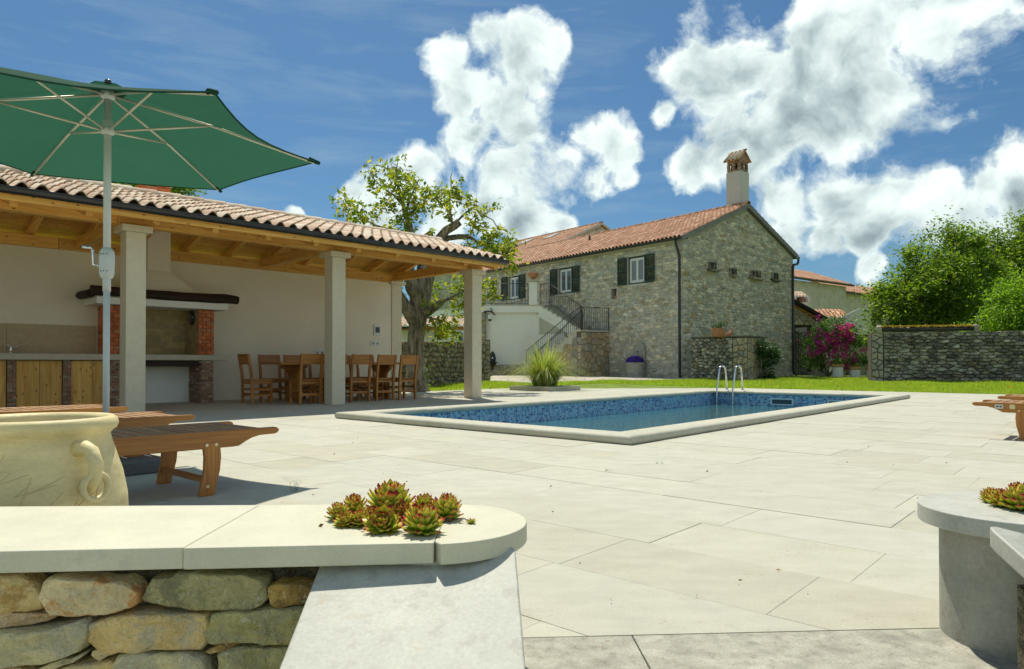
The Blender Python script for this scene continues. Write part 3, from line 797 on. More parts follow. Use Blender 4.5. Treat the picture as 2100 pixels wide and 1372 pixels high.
for i in range(4):
    a_, b_ = di[i], di[(i+1) % 4]; mbw = MB(); nrm = (b_-a_).cross(Z3).normalized()   # outward
    mbw.box(a_ + Z3*DEP + nrm*.001, b_ - a_, nrm * .18, Z3 * (-DEP + .018))
    o = mbw.build('pool_wall', M['mosaic'], pool, frame=((b_-a_).normalized(), nrm))
mbf = MB(); mbf.add([p + Z3*DEP for p in di], [(0, 1, 2, 3)]); mbf.build('pool_floor', M['poolfloor'], pool, frame=PF)
# coping: bullnosed stones
def coping_run(A, B, A2, B2, n):
    """A->B outer edge, A2->B2 inner edge"""
    for i in range(n):
        t0, t1 = i / n, (i+1) / n; dlt = (B - A).normalized() * .0008
        o0, o1 = A.lerp(B, t0) + dlt, A.lerp(B, t1) - dlt; i0, i1 = A2.lerp(B2, t0) + dlt, A2.lerp(B2, t1) - dlt
        prof = [(0, .004), (-.012, .02), (-.016, .042), (-.012, .062), (.006, .078), (.03, .084), (.97, .084), (1.0, .076), (1.02, .055), (1.025, .04), (1.02, .02), (1.0, .014)]
        vs = []
        for oo, ii in ((o0, i0), (o1, i1)):
            w = (ii - oo); L = w.length
            for s_, z in prof:
                f = s_ if s_ < .5 else 1 + (s_ - 1) * .9
                vs.append(oo + w.normalized() * ((s_ if s_ < .1 else (L + (s_ - 1))) ) + Z3 * z if s_ >= .9 else oo + w.normalized() * s_ + Z3 * z)
        n_ = len(prof); fs = [(k, k+1, n_+k+1, n_+k) for k in range(n_-1)] + [(n_-1, 0, n_, 2*n_-1)] + [tuple(range(n_-1, -1, -1)), tuple(range(n_, 2*n_))]
        mbc = MB(); mbc.add(vs, fs); o = mbc.build('coping_stone', M['coping'], pool, frame=PF); 
        smooth_by_angle(o, 45)
ou = [PP(a, b) for a, b in PIT]; inc = [PP(a, b) for a, b in [(.33,.33),(11.41,.37),(11.17,4.39),(.33,4.49)]]
def corner_in(i): return inc[i]
counts = [10, 4, 10, 4]
for i in range(4): coping_run(ou[i], ou[(i+1) % 4], inc[i], inc[(i+1) % 4], counts[i])
# water
mw, N, p, out = newmat('pool_water'); N.t.nodes.remove(p)
gl = N.n('ShaderNodeBsdfGlossy'); gl.inputs['Roughness'].default_value = .025; gl.inputs['Color'].default_value = (1, 1, 1, 1)
tr = N.n('ShaderNodeBsdfTransparent'); tr.inputs['Color'].default_value = (.62, .88, .90, 1)
df = N.n('ShaderNodeBsdfDiffuse'); df.inputs['Color'].default_value = (.11, .34, .36, 1)
m1 = N.n('ShaderNodeMixShader', i_0=.38); N.l(tr.outputs[0], m1.inputs[1]); N.l(df.outputs[0], m1.inputs[2])
fr = N.n('ShaderNodeFresnel'); fr.inputs['IOR'].default_value = 1.33
ge = N.n('ShaderNodeNewGeometry'); mp = N.n('ShaderNodeMapping'); mp.inputs['Scale'].default_value = (1, 1, 1); N.l(ge.outputs['Position'], mp.inputs['Vector'])
h = N.m('ADD', N.noise(mp.outputs[0], 5.5, 3, .5, .6), N.m('MULTIPLY', N.noise(mp.outputs[0], 17, 2, .5), .3))
b = N.n('ShaderNodeBump'); b.inputs['Strength'].default_value = .5; b.inputs['Distance'].default_value = .035; N.l(h, b.inputs['Height'])
N.l(b.outputs[0], gl.inputs['Normal']); N.l(b.outputs[0], fr.inputs['Normal'])
m2 = N.n('ShaderNodeMixShader'); N.l(fr.outputs[0], m2.inputs[0]); N.l(m1.outputs[0], m2.inputs[1]); N.l(gl.outputs[0], m2.inputs[2]); N.l(m2.outputs[0], out.inputs[0])
M['water'] = mw
wb = MB(); wb.add([p + Z3*-.27 for p in di], [(0, 1, 2, 3)]); tag(wb.build('pool_water', mw), kind='structure')
# skimmer openings on the far short wall
def face_far(b, z): return di[1].lerp(di[2], b) + Z3 * z
fdir = (di[2]-di[1]).normalized(); fn = Vector((0, 0, 0)) - fdir.cross(Z3); fn = fn if fn.dot(PU) < 0 else -fn
for t in (.58, .26):
    c = di[1].lerp(di[2], t) + fn * .004; w, hgt = .55, .17; z0 = -.24
    fb = MB()
    for (x0, x1, zz0, zz1) in ((-w/2, w/2, z0+hgt-.035, z0+hgt), (-w/2, w/2, z0, z0+.03), (-w/2, -w/2+.04, z0+.03, z0+hgt-.035), (w/2-.04, w/2, z0+.03, z0+hgt-.035)):
        fb.box(c + fdir*x0 + Z3*zz0, fdir*(x1-x0), fn*.02, Z3*(zz1-zz0))
    o = fb.build('skimmer_frame', mplain('skimmer_plastic', (.50,.66,.70), .3), pool)
    ob = MB(); ob.box(c + fdir*(-w/2+.04) + Z3*(z0+.03), fdir*(w-.08), fn*.006, Z3*(hgt-.065)); ob.build('skimmer_opening', mplain('skimmer_dark', (.02,.06,.08), .5), pool)
# ladder
lad = thing('pool_ladder', 'pair of curved stainless steel handrails of the ladder at the far corner of the pool', 'ladder', PP(11.4, 4.2, .08))
for j, t in enumerate((.97, .868)):
    c = di[1].lerp(di[2], t)
    pts = [c - PU*.10 + Z3*-1.0, c - PU*.10 + Z3*-.1, c - PU*.08 + Z3*.1]
    pts += [c + PU*.02 + Z3*.45, c + PU*.07 + Z3*.60]
    for k in range(1, 8):
        th = math.pi - k * math.pi / 7.6; pts.append(c + PU*(.25 + .18*math.cos(th)) + Z3*(.60 + .11*math.sin(th)))
    pts += [c + PU*.46 + Z3*.5, c + PU*.52 + Z3*.086]
    o = MB().tube(pts, .022, 12).build('handrail', M['steel'], lad, smooth=True)
    MB().lathe([(.045, 0), (.045, .012), (.03, .02)], c + PU*.52 + Z3*.084, 20).build('foot_flange', M['steel'], lad, smooth=False)
c0, c1 = di[1].lerp(di[2], .97), di[1].lerp(di[2], .868)
for z in (-.12, -.42, -.72):
    s_ = MB(); s_.box(c0 - PU*.16 + Z3*z, c1 - c0, PU*.08, Z3*.02); s_.build('ladder_step', M['steel'], lad, frame=PF)
# ---- lawn, path
def inlawn(x, y):
    q = Vector((x, y, 0)) - PN; a = q.dot(PU); b = q.dot(PV)
    return a, b
# flagstone path along the house and to the stairs
path = thing('stone_path', None, None, (2, 29, .0)); path['kind'] = 'structure'
pm = MB(); PATH = [(-.9, 26.6), (1.2, 24.9), (3.2, 27.0), (7.6, 28.9), (9.8, 28.9), (9.8, 29.6), (8.2, 31.4), (3.2, 33.5), (-.9, 37.5)]
def zpath(x, y): return gz(x, y) + .012
pm.add([(x, y, zpath(x, y)-.006) for x, y in PATH], [tuple(range(len(PATH)))])
pm.build('path_bed', M['flagjoint'], path)['kind'] = 'structure'
def inpoly(x, y, P):
    c = False; j = len(P) - 1
    for i in range(len(P)):
        if ((P[i][1] > y) != (P[j][1] > y)) and (x < (P[j][0]-P[i][0]) * (y-P[i][1]) / (P[j][1]-P[i][1]) + P[i][0]): c = not c
        j = i
    return c
for poly in cells(11, 13, 230, 4):
    pts = [(x - 1, y + 24.6) for x, y in poly]; cx = sum(p[0] for p in pts)/len(pts); cy = sum(p[1] for p in pts)/len(pts)
    if not inpoly(cx, cy, PATH): continue
    pts = shrink(pts, .02); m_ = MB(); P = [Vector((x, y, zpath(x, y) - .004)) for x, y in pts]
    area = sum(P[i].x*P[(i+1) % len(P)].y - P[(i+1) % len(P)].x*P[i].y for i in range(len(P)))
    if area < 0: P.reverse()
    m_.prism(P, Z3 * .022); m_.build('paving_stone', M['path'], path)
rs = np.random.RandomState(2)
def blades(name, n, region, hgt, mat, seed, wid=.006):
    rs = np.random.RandomState(seed); pts = []
    x0, x1, y0, y1 = region
    while len(pts) < n:
        x = rs.uniform(x0, x1, 20000); y = y0 + (y1 - y0) * rs.rand(20000) ** 1.25
        q0 = (x - PN.x) * PU.x + (y - PN.y) * PU.y; q1 = (x - PN.x) * PV.x + (y - PN.y) * PV.y
        ok = ((q0 > DA + .02) | (q1 > DB + .03)) & (np.abs(x) < y * .78)
        for xx, yy in zip(x[ok], y[ok]):
            if not inpoly(xx, yy, PATH): pts.append((xx, yy))
            if len(pts) >= n: break
    P = np.array(pts[:n]); z = np.array([gz(a, b) for a, b in P]); m = len(P)
    hh = hgt * rs.uniform(.5, 1.5, m) * (1 + .5 * np.sin(P[:, 0] * 2.1) * np.sin(P[:, 1] * 1.7)); th = rs.uniform(0, 2*np.pi, m); lean = rs.uniform(.1, .9, m) * hh
    sc = np.clip(P[:, 1] / 18, 1, 2); w = wid * sc * rs.uniform(.7, 1.6, m)
    phi = rs.uniform(-.9, .9, m); sx, sy = np.cos(phi) * w, np.sin(phi) * w
    V = np.zeros((m, 3, 3)); V[:, 0] = np.stack([P[:, 0]-sx, P[:, 1]-sy, z], 1); V[:, 1] = np.stack([P[:, 0]+sx, P[:, 1]+sy, z], 1)
    V[:, 2] = np.stack([P[:, 0] + np.cos(th)*lean, P[:, 1] + np.sin(th)*lean, z + hh], 1)
    o = link(name, fastmesh(name, V.reshape(-1, 3), np.arange(m*3).reshape(-1, 3), mat)); return o
tag(blades('lawn_grass', 150000, (-3.4, 26, 17, 30), .075, M['grassblade'], 3), 'bright green lawn of short grass between the paved terrace and the walls', 'grass', kind='stuff')
# ------------------------------------------------------------------ open pavilion
VU = Vector((.701, .713, 0)).normalized(); VV = Vector((-.713, .701, 0)).normalized(); VO = Vector((-.875, 15.5, 0))
def V_(s, t, z=0.0): return VO + VU * s + VV * t + Z3 * z
VF = (VU, VV)
def vbox(s0, s1, t0, t1, z0, z1): return MB().box(V_(s0, t0, z0), VU*(s1-s0), VV*(t1-t0), Z3*(z1-z0))
pav = thing('garden_pavilion', 'long open pavilion with stone columns, pine beams and pale clay tile roof', 'pavilion', V_(-5, 1.5))
CW = .28; S0 = -14.5
cols_s = [0, -3.5, -7.0, -10.5, -14.0]
for s in cols_s:
    c = vbox(s, s+CW, 0, CW, 0, 2.75).build('column', M['column'], pav, frame=VF, bevel=.006)
    vbox(s-.075, s+CW+.075, -.075, CW+.075, 2.75, 2.85).build('capital', M['column'], c, frame=VF, bevel=.008)
    for zj in (.92, 1.84):     # joints between drums
        pass
vbox(S0, .02, 3.05, 3.33, 0, 2.80).build('back_wall', M['plaster'], pav, frame=VF)
p_ = vbox(.02, .32, 3.02, 3.36, 0, 2.75).build('pilaster', M['column'], pav, frame=VF, bevel=.006)
vbox(-.05, .39, 2.94, 3.43, 2.75, 2.84).build('capital', M['column'], p_, frame=VF, bevel=.006)
# timber
def beam(name, s0, s1, t0, t1, z0, z1, mat='pine', par=None): return vbox(s0, s1, t0, t1, z0, z1).build(name, M[mat], par or pav, frame=VF, grain=True, bevel=.006)
beam('eaves_beam', -7.1, .36, .05, .23, 2.85, 3.05); beam('eaves_beam', S0, -7.105, .05, .23, 2.85, 3.05)
beam('wall_plate', -7.2, .36, 3.0, 3.18, 2.80+.003, 3.0); beam('wall_plate', S0, -7.205, 3.0, 3.18, 2.803, 3.0)
for s in cols_s:
    beam('tie_beam', s+.06, s+.22, .232, 2.998, 2.85, 3.04)
    beam('king_post', s+.07, s+.21, 1.55, 1.69, 3.042, 3.50)
RT, RZ = 1.62, 3.62; EZ = 2.97; ET = -.62
slope = (RZ - EZ) / (RT - ET)
beam('ridge_beam', S0, .33, RT-.07, RT+.07, RZ-.24, RZ-.06)
upF = (VV * (RT-ET) + Z3 * (RZ-EZ)).normalized(); upB = (-VV * (RT-ET) + Z3 * (RZ-EZ)).normalized()
nF = VU.cross(upF); nB = (-VU).cross(upB); SL = math.hypot(RT-ET, RZ-EZ)
s = .22
while s > S0:
    for (t0, up, n) in ((ET+.12, upF, nF), (2*RT-ET-.12, upB, nB)):
        O = V_(s, t0, EZ - .03)
        MB().box(O - n*.13, VU*.09, up*(SL-.16), n*.12).build('rafter', M['pine'], pav, frame=VF, grain=True)
    s -= .875
# ceiling boards on both slopes
nb = 17
for k in range(nb):
    for (t0, up, n) in ((ET, upF, nF), (2*RT-ET, upB, nB)):
        O = V_(0, t0, EZ-.022) + up * (SL / nb * k)
        segs = [(S0, -9.6), (-9.6, -4.9 + (k % 3) * .6), (-4.9 + (k % 3)*.6, .35)]
        for a, b_ in segs:
            MB().box(O + VU*(a+.002), VU*(b_-a-.004), up*(SL/nb-.005), n*.018).build('ceiling_board', M['pine_board'], pav, frame=VF, grain=True)
# tiles
tiles(pav, V_(S0, ET-.06, EZ+.045), VU, upF, .37 - S0, SL+.06, .222, .36, M['tile'], 300, seed=3, stuffname='far_roof_tiles')
tiles(pav, V_(.37, 2*RT-ET+.06, EZ+.045), -VU, upB, .37 - S0, SL+.06, .222, .36, M['tile'], 0, seed=4, stuffname='rear_roof_tiles')
ridge(pav, V_(.40, RT, RZ+.075), V_(S0, RT, RZ+.075), M['tile'], rr=.115, step=.40)
MB().box(V_(S0, RT-.16, RZ+.0), VU*(.36-S0), VV*.32, Z3*.09).build('ridge_mortar', M['mortar_ridge'], pav, frame=VF)
# gutter
gz0 = EZ + .0; gp = []
seg = 8
def gutter(parent, A, B, outn, rr, mat, name='gutter', brackets=None, bstep=1.0):
    A = Vector(A); B = Vector(B); vs = []; fs = []
    prof = [(-rr*1.0, .0), (-rr*1.08, .012)] + [(math.cos(math.pi + math.pi*i/10)*rr, math.sin(math.pi + math.pi*i/10)*rr) for i in range(11)] + [(rr*1.0, 0), (rr*1.16, .004), (rr*1.16, .022), (rr*.92, .02)]
    for P in (A, B):
        for x, z in prof: vs.append(P + outn*x + Z3*z)
    n = len(prof); fs = [(i, n+i, n+i+1, i+1) for i in range(n-1)]
    m_ = MB(); m_.add(vs, fs)
    for P, rev in ((A, 0), (B, 1)):
        base = len(m_.v); ring_ = [P + outn*x + Z3*z for x, z in prof[2:13]]; m_.v += ring_; f = tuple(range(base, base+11)); m_.f.append(f if rev else tuple(reversed(f)))
    o = m_.build(name, mat, parent); smooth_by_angle(o, 50)
    L = (B-A).length; d = (B-A).normalized(); k = bstep * .4
    while k < L:
        arc = [A + d*k + outn*(math.cos(math.pi + math.pi*i/10)*rr*1.06) + Z3*(math.sin(math.pi + math.pi*i/10)*rr*1.06) for i in range(11)] + [A + d*k + outn*rr*1.2 + Z3*.024]
        m2 = MB()
        for q in (arc,):
            vs2 = [p - d*.015 for p in q] + [p + d*.015 for p in q]; c_ = len(q)
            m2.add(vs2, [(i, c_+i, c_+i+1, i+1) for i in range(c_-1)])
        ob = m2.build('gutter_bracket', mat, o)
        k += bstep
    return o
gutter(pav, V_(.40, ET-.07, EZ+.02), V_(S0, ET-.07, EZ+.02), -VV, .068, M['gutter'], bstep=.62)
beam('fascia_board', S0, .35, ET-.0, ET+.022, EZ-.12, EZ-.0)
# brick chimney on the roof
ch = thing('brick_chimney', 'square red brick chimney rising behind the pavilion ridge under the parasol edge', 'chimney', V_(-5.65, 2.9, 3.1))
vbox(-5.86, -5.44, 2.70, 3.12, 3.05, 4.72).build('core', M['brick_joint'], ch, frame=VF)
for (O, ux, w) in ((V_(-5.87, 2.69, 3.2), VU, .44), (V_(-5.87, 3.13, 3.2), -VV, .44), (V_(-5.43, 2.69, 3.2), VV, .44)):
    if ux == VU: bricks(ch, O, ux, w, 1.5, .23, .072, .014, M['brick'])
    else: bricks(ch, O, ux, w, 1.5, .23, .072, .014, M['brick'], off0=1)
vbox(-5.92, -5.38, 2.64, 3.18, 4.72, 4.80).build('chimney_cap', M['column'], ch, frame=VF)
# ---- outdoor kitchen and fireplace against the wall
kit = thing('outdoor_kitchen', 'beige stone counter with pine doors, brick piers and sink along the pavilion wall', 'kitchen counter', V_(-8, 2.7))
vbox(-12.5, -4.42, 2.38, 3.045, .825, .935).build('worktop', M['counter'], kit, frame=VF, bevel=.01)
for a_, b_ in ((-12.5, -10.9), (-10.9, -9.3), (-9.3, -7.95), (-7.95, -6.6)):
    vbox(a_+.002, b_-.002, 3.02, 3.048, .937, 1.45).build('splashback_slab', M['splash'], kit, frame=VF, bevel=.003)
piers = [-7.25 + .79*k for k in range(-5, 2)]
for s in piers:
    pr = vbox(s+.012, s+.118, 2.47, 3.0, 0, .822).build('pier', M['brick_joint'], kit, frame=VF)
    bricks(pr, V_(s, 2.465, .005), VU, .13, .80, .15, .036, .02, M['oldbrick'], gap=.007, jit=.006, seed=int(s*10) & 63)
for s in piers[:-1]:
    vbox(s+.13, s+.79, 2.60, 2.62, 0, .82).build('cabinet_back', M['black'], kit, frame=VF)
    for a_, b_, kx in ((s+.135, s+.46, .30), (s+.464, s+.788, .03)):
        for q in range(2):
            w = (b_-a_)/2
            o = vbox(a_+q*w+.001, a_+(q+1)*w-.001, 2.50, 2.525, .02, .815).build('door_board', M['pine_door'], kit, frame=VF, grain=True, bevel=.002)
        o = MB().tube([V_(a_+kx, 2.50, .55), V_(a_+kx, 2.475, .55)], .016, 10).build('knob', M['pine_door'], kit, smooth=False)
fc = D0(38, 722, 1); fs_ = -7.92
fa = thing('mixer_tap', 'chrome single lever mixer tap on the stone worktop', 'tap', V_(fs_, 2.85, .935), )
MB().lathe([(.028, 0), (.028, .02), (.02, .03), (.02, .085), (.024, .10), (.018, .115)], V_(fs_, 2.85, .935), 16).build('tap_body', M['chrome'], fa, smooth=True)
MB().tube([V_(fs_, 2.85, 1.0), V_(fs_+.10, 2.80, 1.055), V_(fs_+.2, 2.74, 1.10), V_(fs_+.22, 2.735, 1.085)], [.014, .012, .011, .013], 10).build('spout', M['chrome'], fa, smooth=True)
MB().tube([V_(fs_, 2.85, 1.05), V_(fs_-.02, 2.85, 1.075), V_(fs_-.1, 2.87, 1.09)], [.016, .01, .007], 10).build('lever', M['chrome'], fa, smooth=True)
fp = thing('barbecue_fireplace', 'tall built in barbecue fireplace with plastered hood, red brick cheeks and dark beam mantel', 'fireplace', V_(-5.63, 2.7))
FL, FR = -6.56, -4.69
# lower bay: side piers with old bricks, white back
for a_, b_ in ((FL, FL+.23), (FR-.23, FR)):
    pr = vbox(a_+.01, b_-.01, 2.44, 3.04, 0, .822).build('pier', M['brick_joint'], fp, frame=VF)
    bricks(pr, V_(a_, 2.435, .004), VU, b_-a_, .81, .13, .045, .02, M['oldbrick'], gap=.008, jit=.006, seed=3)
    bricks(pr, V_(a_-.0, 3.03, .004), -VV, .60, .81, .13, .045, .02, M['oldbrick'], gap=.010, jit=.012, seed=5)
vbox(FL+.24, FR-.24, 3.0, 3.045, 0, .70).build('white_back', M['plaster_white'], fp, frame=VF)
beam('timber_lintel', FL+.06, FR-.14, 2.455, 2.62, .715, .822, 'darkwood', fp)
vbox(FL+.02, FR-.02, 2.62, 3.03, .72, .824).build('hearth_slab', M['housemortar'], fp, frame=VF)
# chamber
for a_, b_ in ((FL, FL+.30), (FR-.31, FR)):
    ck = vbox(a_+.01, b_-.01, 2.42, 3.04, .936, 1.81).build('cheek', M['brick_joint'], fp, frame=VF)
    bricks(ck, V_(a_, 2.405, .937), VU, b_-a_, .87, .155, .0725, .022, M['brick'], gap=.011)
    bricks(ck, V_(a_ if a_ == FL else FR-.31, 3.035, .937) , -VV, .62, .87, .25, .0725, .006, M['firebrick' if a_ != FL else 'brick'], gap=.006)
o = vbox(FL+.30, FR-.31, 3.0, 3.045, .936, 1.82).build('chamber_back', M['firebrick'], fp, frame=VF)
bricks(o, V_(FL+.31, 2.998, .94), VU, FR-.31-FL-.32, .87, .25, .124, .010, M['firebrick'], gap=.006)
# mantel, log, hood
vbox(-6.80, -4.48, 2.22, 3.04, 1.815, 1.94).build('mantel_slab', M['plaster_white'], fp, frame=VF, bevel=.008)
r = random.Random(5)
pts = [V_(-6.88 + 2.60*i/10, 2.26 + r.uniform(-.012, .012), 2.035 + r.uniform(-.01, .01)) for i in range(11)]
lg = MB().tube(pts, [.085 + r.uniform(-.008, .01) for _ in pts], 9).build('mantel_log', M['darkwood'], fp, smooth=False)
pts = [V_(-6.86 + r.uniform(-.01, .01), 2.36 + .68*i/4, 2.0) for i in range(5)]
MB().tube(pts, .075, 8).build('side_log', M['darkwood'], fp)
bt = [V_(-6.62, 2.34, 1.945), V_(-4.78, 2.34, 1.945), V_(-4.78, 3.045, 1.945), V_(-6.62, 3.045, 1.945)]
ht = [V_(-5.84, 2.64, 2.52), V_(-5.43, 2.64, 2.52), V_(-5.43, 3.045, 2.52), V_(-5.84, 3.045, 2.52)]
hb = MB(); hb.add(bt + ht, [(0,1,5,4), (1,2,6,5), (3,0,4,7), (0,3,2,1), (4,5,6,7)]); hb.build('hood', M['plaster'], fp, frame=VF)
vbox(-5.84, -5.43, 2.64, 3.045, 2.522, 3.5).build('flue_breast', M['plaster'], fp, frame=VF)
# fan on the cheek
fn_ = MB(); c = V_(FR-.33, 2.62, 1.66)
fan = thing('wall_fan', 'small black round spit motor inside the fireplace by the right brick cheek', 'spit motor', c)
ringp = [c + VV*math.cos(k*math.pi/9)*.1 + Z3*math.sin(k*math.pi/9)*.13 - VU*.02 for k in range(19)]
MB().tube(ringp, .017, 8, cap=False).build('rim', M['gutter'], fan, smooth=True)
MB().cbox(c - VU*.015, .05, .09, .12, math.atan2(VU.y, VU.x)).build('housing', M['gutter'], fan)
for k in range(3):
    th = k*math.pi/3; d = VV*math.cos(th)*.1 + Z3*math.sin(th)*.13
    MB().tube([c - d - VU*.04, c + d - VU*.04], .006, 6).build('guard_bar', M['steel'], fan)
# thermostat and sockets
def wallpos(px, py, t=3.05):
    r_ = (px - 1050) / 1440; s = (r_*(15.5 + VV.y*t) - (-.875 + VV.x*t)) / (VU.x - VU.y*r_); P = V_(s, t); return s, EYE + (746-py)/1440*P.y
s1, z1 = wallpos(772, 675)
th = thing('wall_thermostat', 'small white control panel with dark screen on the pavilion wall', 'control panel', V_(s1, 3.04, z1))
vbox(s1-.09, s1+.09, 3.02, 3.049, z1-.16, z1+.12).build('casing', M['white_frame'], th, frame=VF, bevel=.006)
vbox(s1-.05, s1+.07, 3.012, 3.02, z1-.09, z1+.05).build('screen', M['gutter'], th, frame=VF)
for (px, py, lab) in ((769, 704.5, 'white double wall socket under the control panel'), (655, 723, 'white wall socket beside the middle column above the table')):
    s1, z1 = wallpos(px, py)
    so = thing('wall_socket', lab, 'socket', V_(s1, 3.04, z1), group='white wall sockets in the pavilion')
    vbox(s1-.13, s1+.13, 3.03, 3.049, z1-.06, z1+.06).build('plate', M['white_frame'], so, frame=VF, bevel=.003)
    for q in (-.06, .06): MB().tube([V_(s1+q, 3.03, z1), V_(s1+q, 3.027, z1)], .028, 14).build('outlet', M['fascia'], so)
# ---- table and chairs
tb = thing('dining_table', 'long rustic brown wooden trestle table under the pavilion', 'table', V_(-2.5, 1.4))
for k in range(4):
    vbox(-4.02, -.92, .98 + k*.21, .98 + (k+1)*.21 - .003, .745, .79).build('table_board', M['chair'], tb, frame=VF, grain=True, bevel=.004)
for s in (-3.55, -1.45):
    poly = [(-.28,0),(-.12,0),(-.08,.05),(.08,.05),(.12,0),(.28,0),(.30,.10),(.20,.22),(.17,.45),(.20,.56),(.33,.66),(.33,.742),(-.33,.742),(-.33,.66),(-.20,.56),(-.17,.45),(-.20,.22),(-.30,.10)]
    MB().prism([V_(s, 1.4 + x, z) for x, z in poly], VU*.06).build('trestle', M['chair'], tb, frame=VF, grain=True, bevel=.005)
    for sg in (-1, 1):
        poly = [(0, .742), (.26*sg, .742), (.24*sg, .68), (.10*sg, .62), (.03*sg, .5), (0, .5)]
        MB().prism([V_(s + .03 + sg*.031 + x, 1.37, z) for x, z in poly], VV*.06).build('brace', M['chair'], tb, frame=VF, grain=True)
beam('stretcher', -3.49, -1.45, 1.36, 1.44, .30, .40, 'chair', tb)
def chair_proto():
    t = thing('dining_chair', '', 'chair', (0, 0, 0), 'rustic chairs round the dining table')
    W_ = .21; pz = lambda n, mbx, **k: mbx.build(n, M['chair'], t, grain=True, bevel=.004, **k)
    for sx in (-1, 1):
        x = sx*W_
        pz('front_leg', MB().box((x-.024, .17, 0), (.048, 0, 0), (0, .045, 0), (0, 0, .435)))
        prof = [(-.20, 0), (-.155, 0), (-.16, .40), (-.175, .60), (-.235, .95), (-.285, .95), (-.222, .60), (-.205, .40)]
        pz('rear_leg', MB().prism([(x-.024, y, z) for y, z in prof], (.048, 0, 0)))
        for z in (.14, .25): pz('side_stretcher', MB().box((x-.012, -.155, z), (.024, 0, 0), (0, .325, 0), (0, 0, .04)))
        pz('apron', MB().box((x-.012, -.16, .375), (.024, 0, 0), (0, .33, 0), (0, 0, .055)))
    for k in range(3): pz('seat_board', MB().box((-.235, -.15 + k*.125, .436), (.47, 0, 0), (0, .122, 0), (0, 0, .028)))
    for y, z in ((-.18, .16), (.18, .22), (-.18, .375), (.185, .375)): pz('cross_rail', MB().box((-.185, y, z), (.37, 0, 0), (0, .022, 0), (0, 0, .05)))
    pz('back_board', MB().prism([(-.185, -.238, .745), (-.185, -.272, .945), (-.185, -.248, .945), (-.185, -.214, .745)], (.37, 0, 0)))
    return t
cp = chair_proto(); rotV = math.atan2(VV.y, VV.x) - math.pi/2
near_l = ['chair, back to the camera, nearest the left end of the table', 'chair, back to the camera, partly hidden by the middle column', 'chair, back to camera, first right of the middle column', 'chair, back to camera, second right of the middle column', 'chair, back to camera, at the far right end of the table']
far_l = ['chair on the wall side of the table, nearest to the left end', 'chair on the wall side of the table, second from the left end', 'chair on the wall side of the table behind the middle column', 'chair on the wall side, third from the right end of the table', 'chair on the wall side at the right end of the table']
spots = []
for k, s in enumerate((-3.69, -3.1, -2.50, -1.90, -1.33)): spots.append((s, .78 if k else .62, rotV, 'dark brown wooden ' + near_l[k]))
for k, s in enumerate((-3.58, -3.02, -2.45, -1.85, -1.25)): spots.append((s, 2.08, rotV + math.pi, 'dark brown wooden ' + far_l[k]))
spots.append((-4.28, 1.42, rotV - math.pi/2, 'dark brown wooden chair at the left head of the table, seen side on'))
for k, (s, t, rz, lab) in enumerate(spots):
    c = cp if k == 0 else copy_tree(cp); c.location = V_(s, t); c.rotation_euler = (0, 0, rz + rnd.uniform(-.04, .04)); c['label'] = lab
vs_ = V_(-2.55, 1.35, .79)
vz = thing('flower_vase', 'small glass vase with orange flowers on the dining table', 'vase', vs_)
MB().lathe([(.04, 0), (.055, .05), (.04, .12), (.03, .14), (.04, .16)], vs_, 16).build('vase', M['glass'], vz, smooth=True)
fpt = np.random.RandomState(4).normal(size=(120, 3)) * .045 + np.array(vs_ + Z3*.22)
foliage('flower_head', fpt, .04, mleaf('orange_petal', [(.6,.12,.02),(.7,.2,.03),(.2,.25,.04)]), vz, 3)['kind'] = 'stuff'
# damp patch and back ground slab line: dark water spill on the paving by the far column
# ------------------------------------------------------------------ parasol
PC = Vector((-2.86, 4.95, 0)); PR = 1.43; PZ = 2.34; PT = 2.70
par = thing('garden_parasol', 'open hexagonal green parasol on a pale pole with crank', 'parasol', PC)
def mcloth():
    m, N, p, out = newmat('green_canopy_cloth'); ge = N.n('ShaderNodeNewGeometry')
    n1 = N.noise(ge.outputs['Position'], 3, 4, .6); col = N.ramp(n1, [(.3, (.026, .105, .066)), (.7, (.034, .13, .082))])
    N.l(col, p.inputs['Base Color']); p.inputs['Roughness'].default_value = .85; p.inputs['Specular IOR Level'].default_value = .15
    tr = N.n('ShaderNodeBsdfTranslucent'); tr.inputs['Color'].default_value = (.028, .105, .064, 1)
    b = N.n('ShaderNodeBump'); b.inputs['Strength'].default_value = .35; b.inputs['Distance'].default_value = .03
    N.l(N.noise(ge.outputs['Position'], 2.2, 5, .55, 1.5), b.inputs['Height']); N.l(b.outputs[0], p.inputs['Normal']); N.l(b.outputs[0], tr.inputs['Normal'])
    mx = N.n('ShaderNodeMixShader', i_0=.55); N.l(p.outputs[0], mx.inputs[1]); N.l(tr.outputs[0], mx.inputs[2]); N.l(mx.outputs[0], out.inputs[0]); return m
M['cloth'] = mcloth()
angs = [R(22 + 60*k) for k in range(6)]
def ribpt(k, q, dz=0): a = angs[k % 6]; return PC + Vector((math.cos(a), math.sin(a), 0)) * PR * q + Z3 * (PT + (PZ - PT) * (q ** 1.12) + dz)
can = MB(); NQ, NS = 10, 8
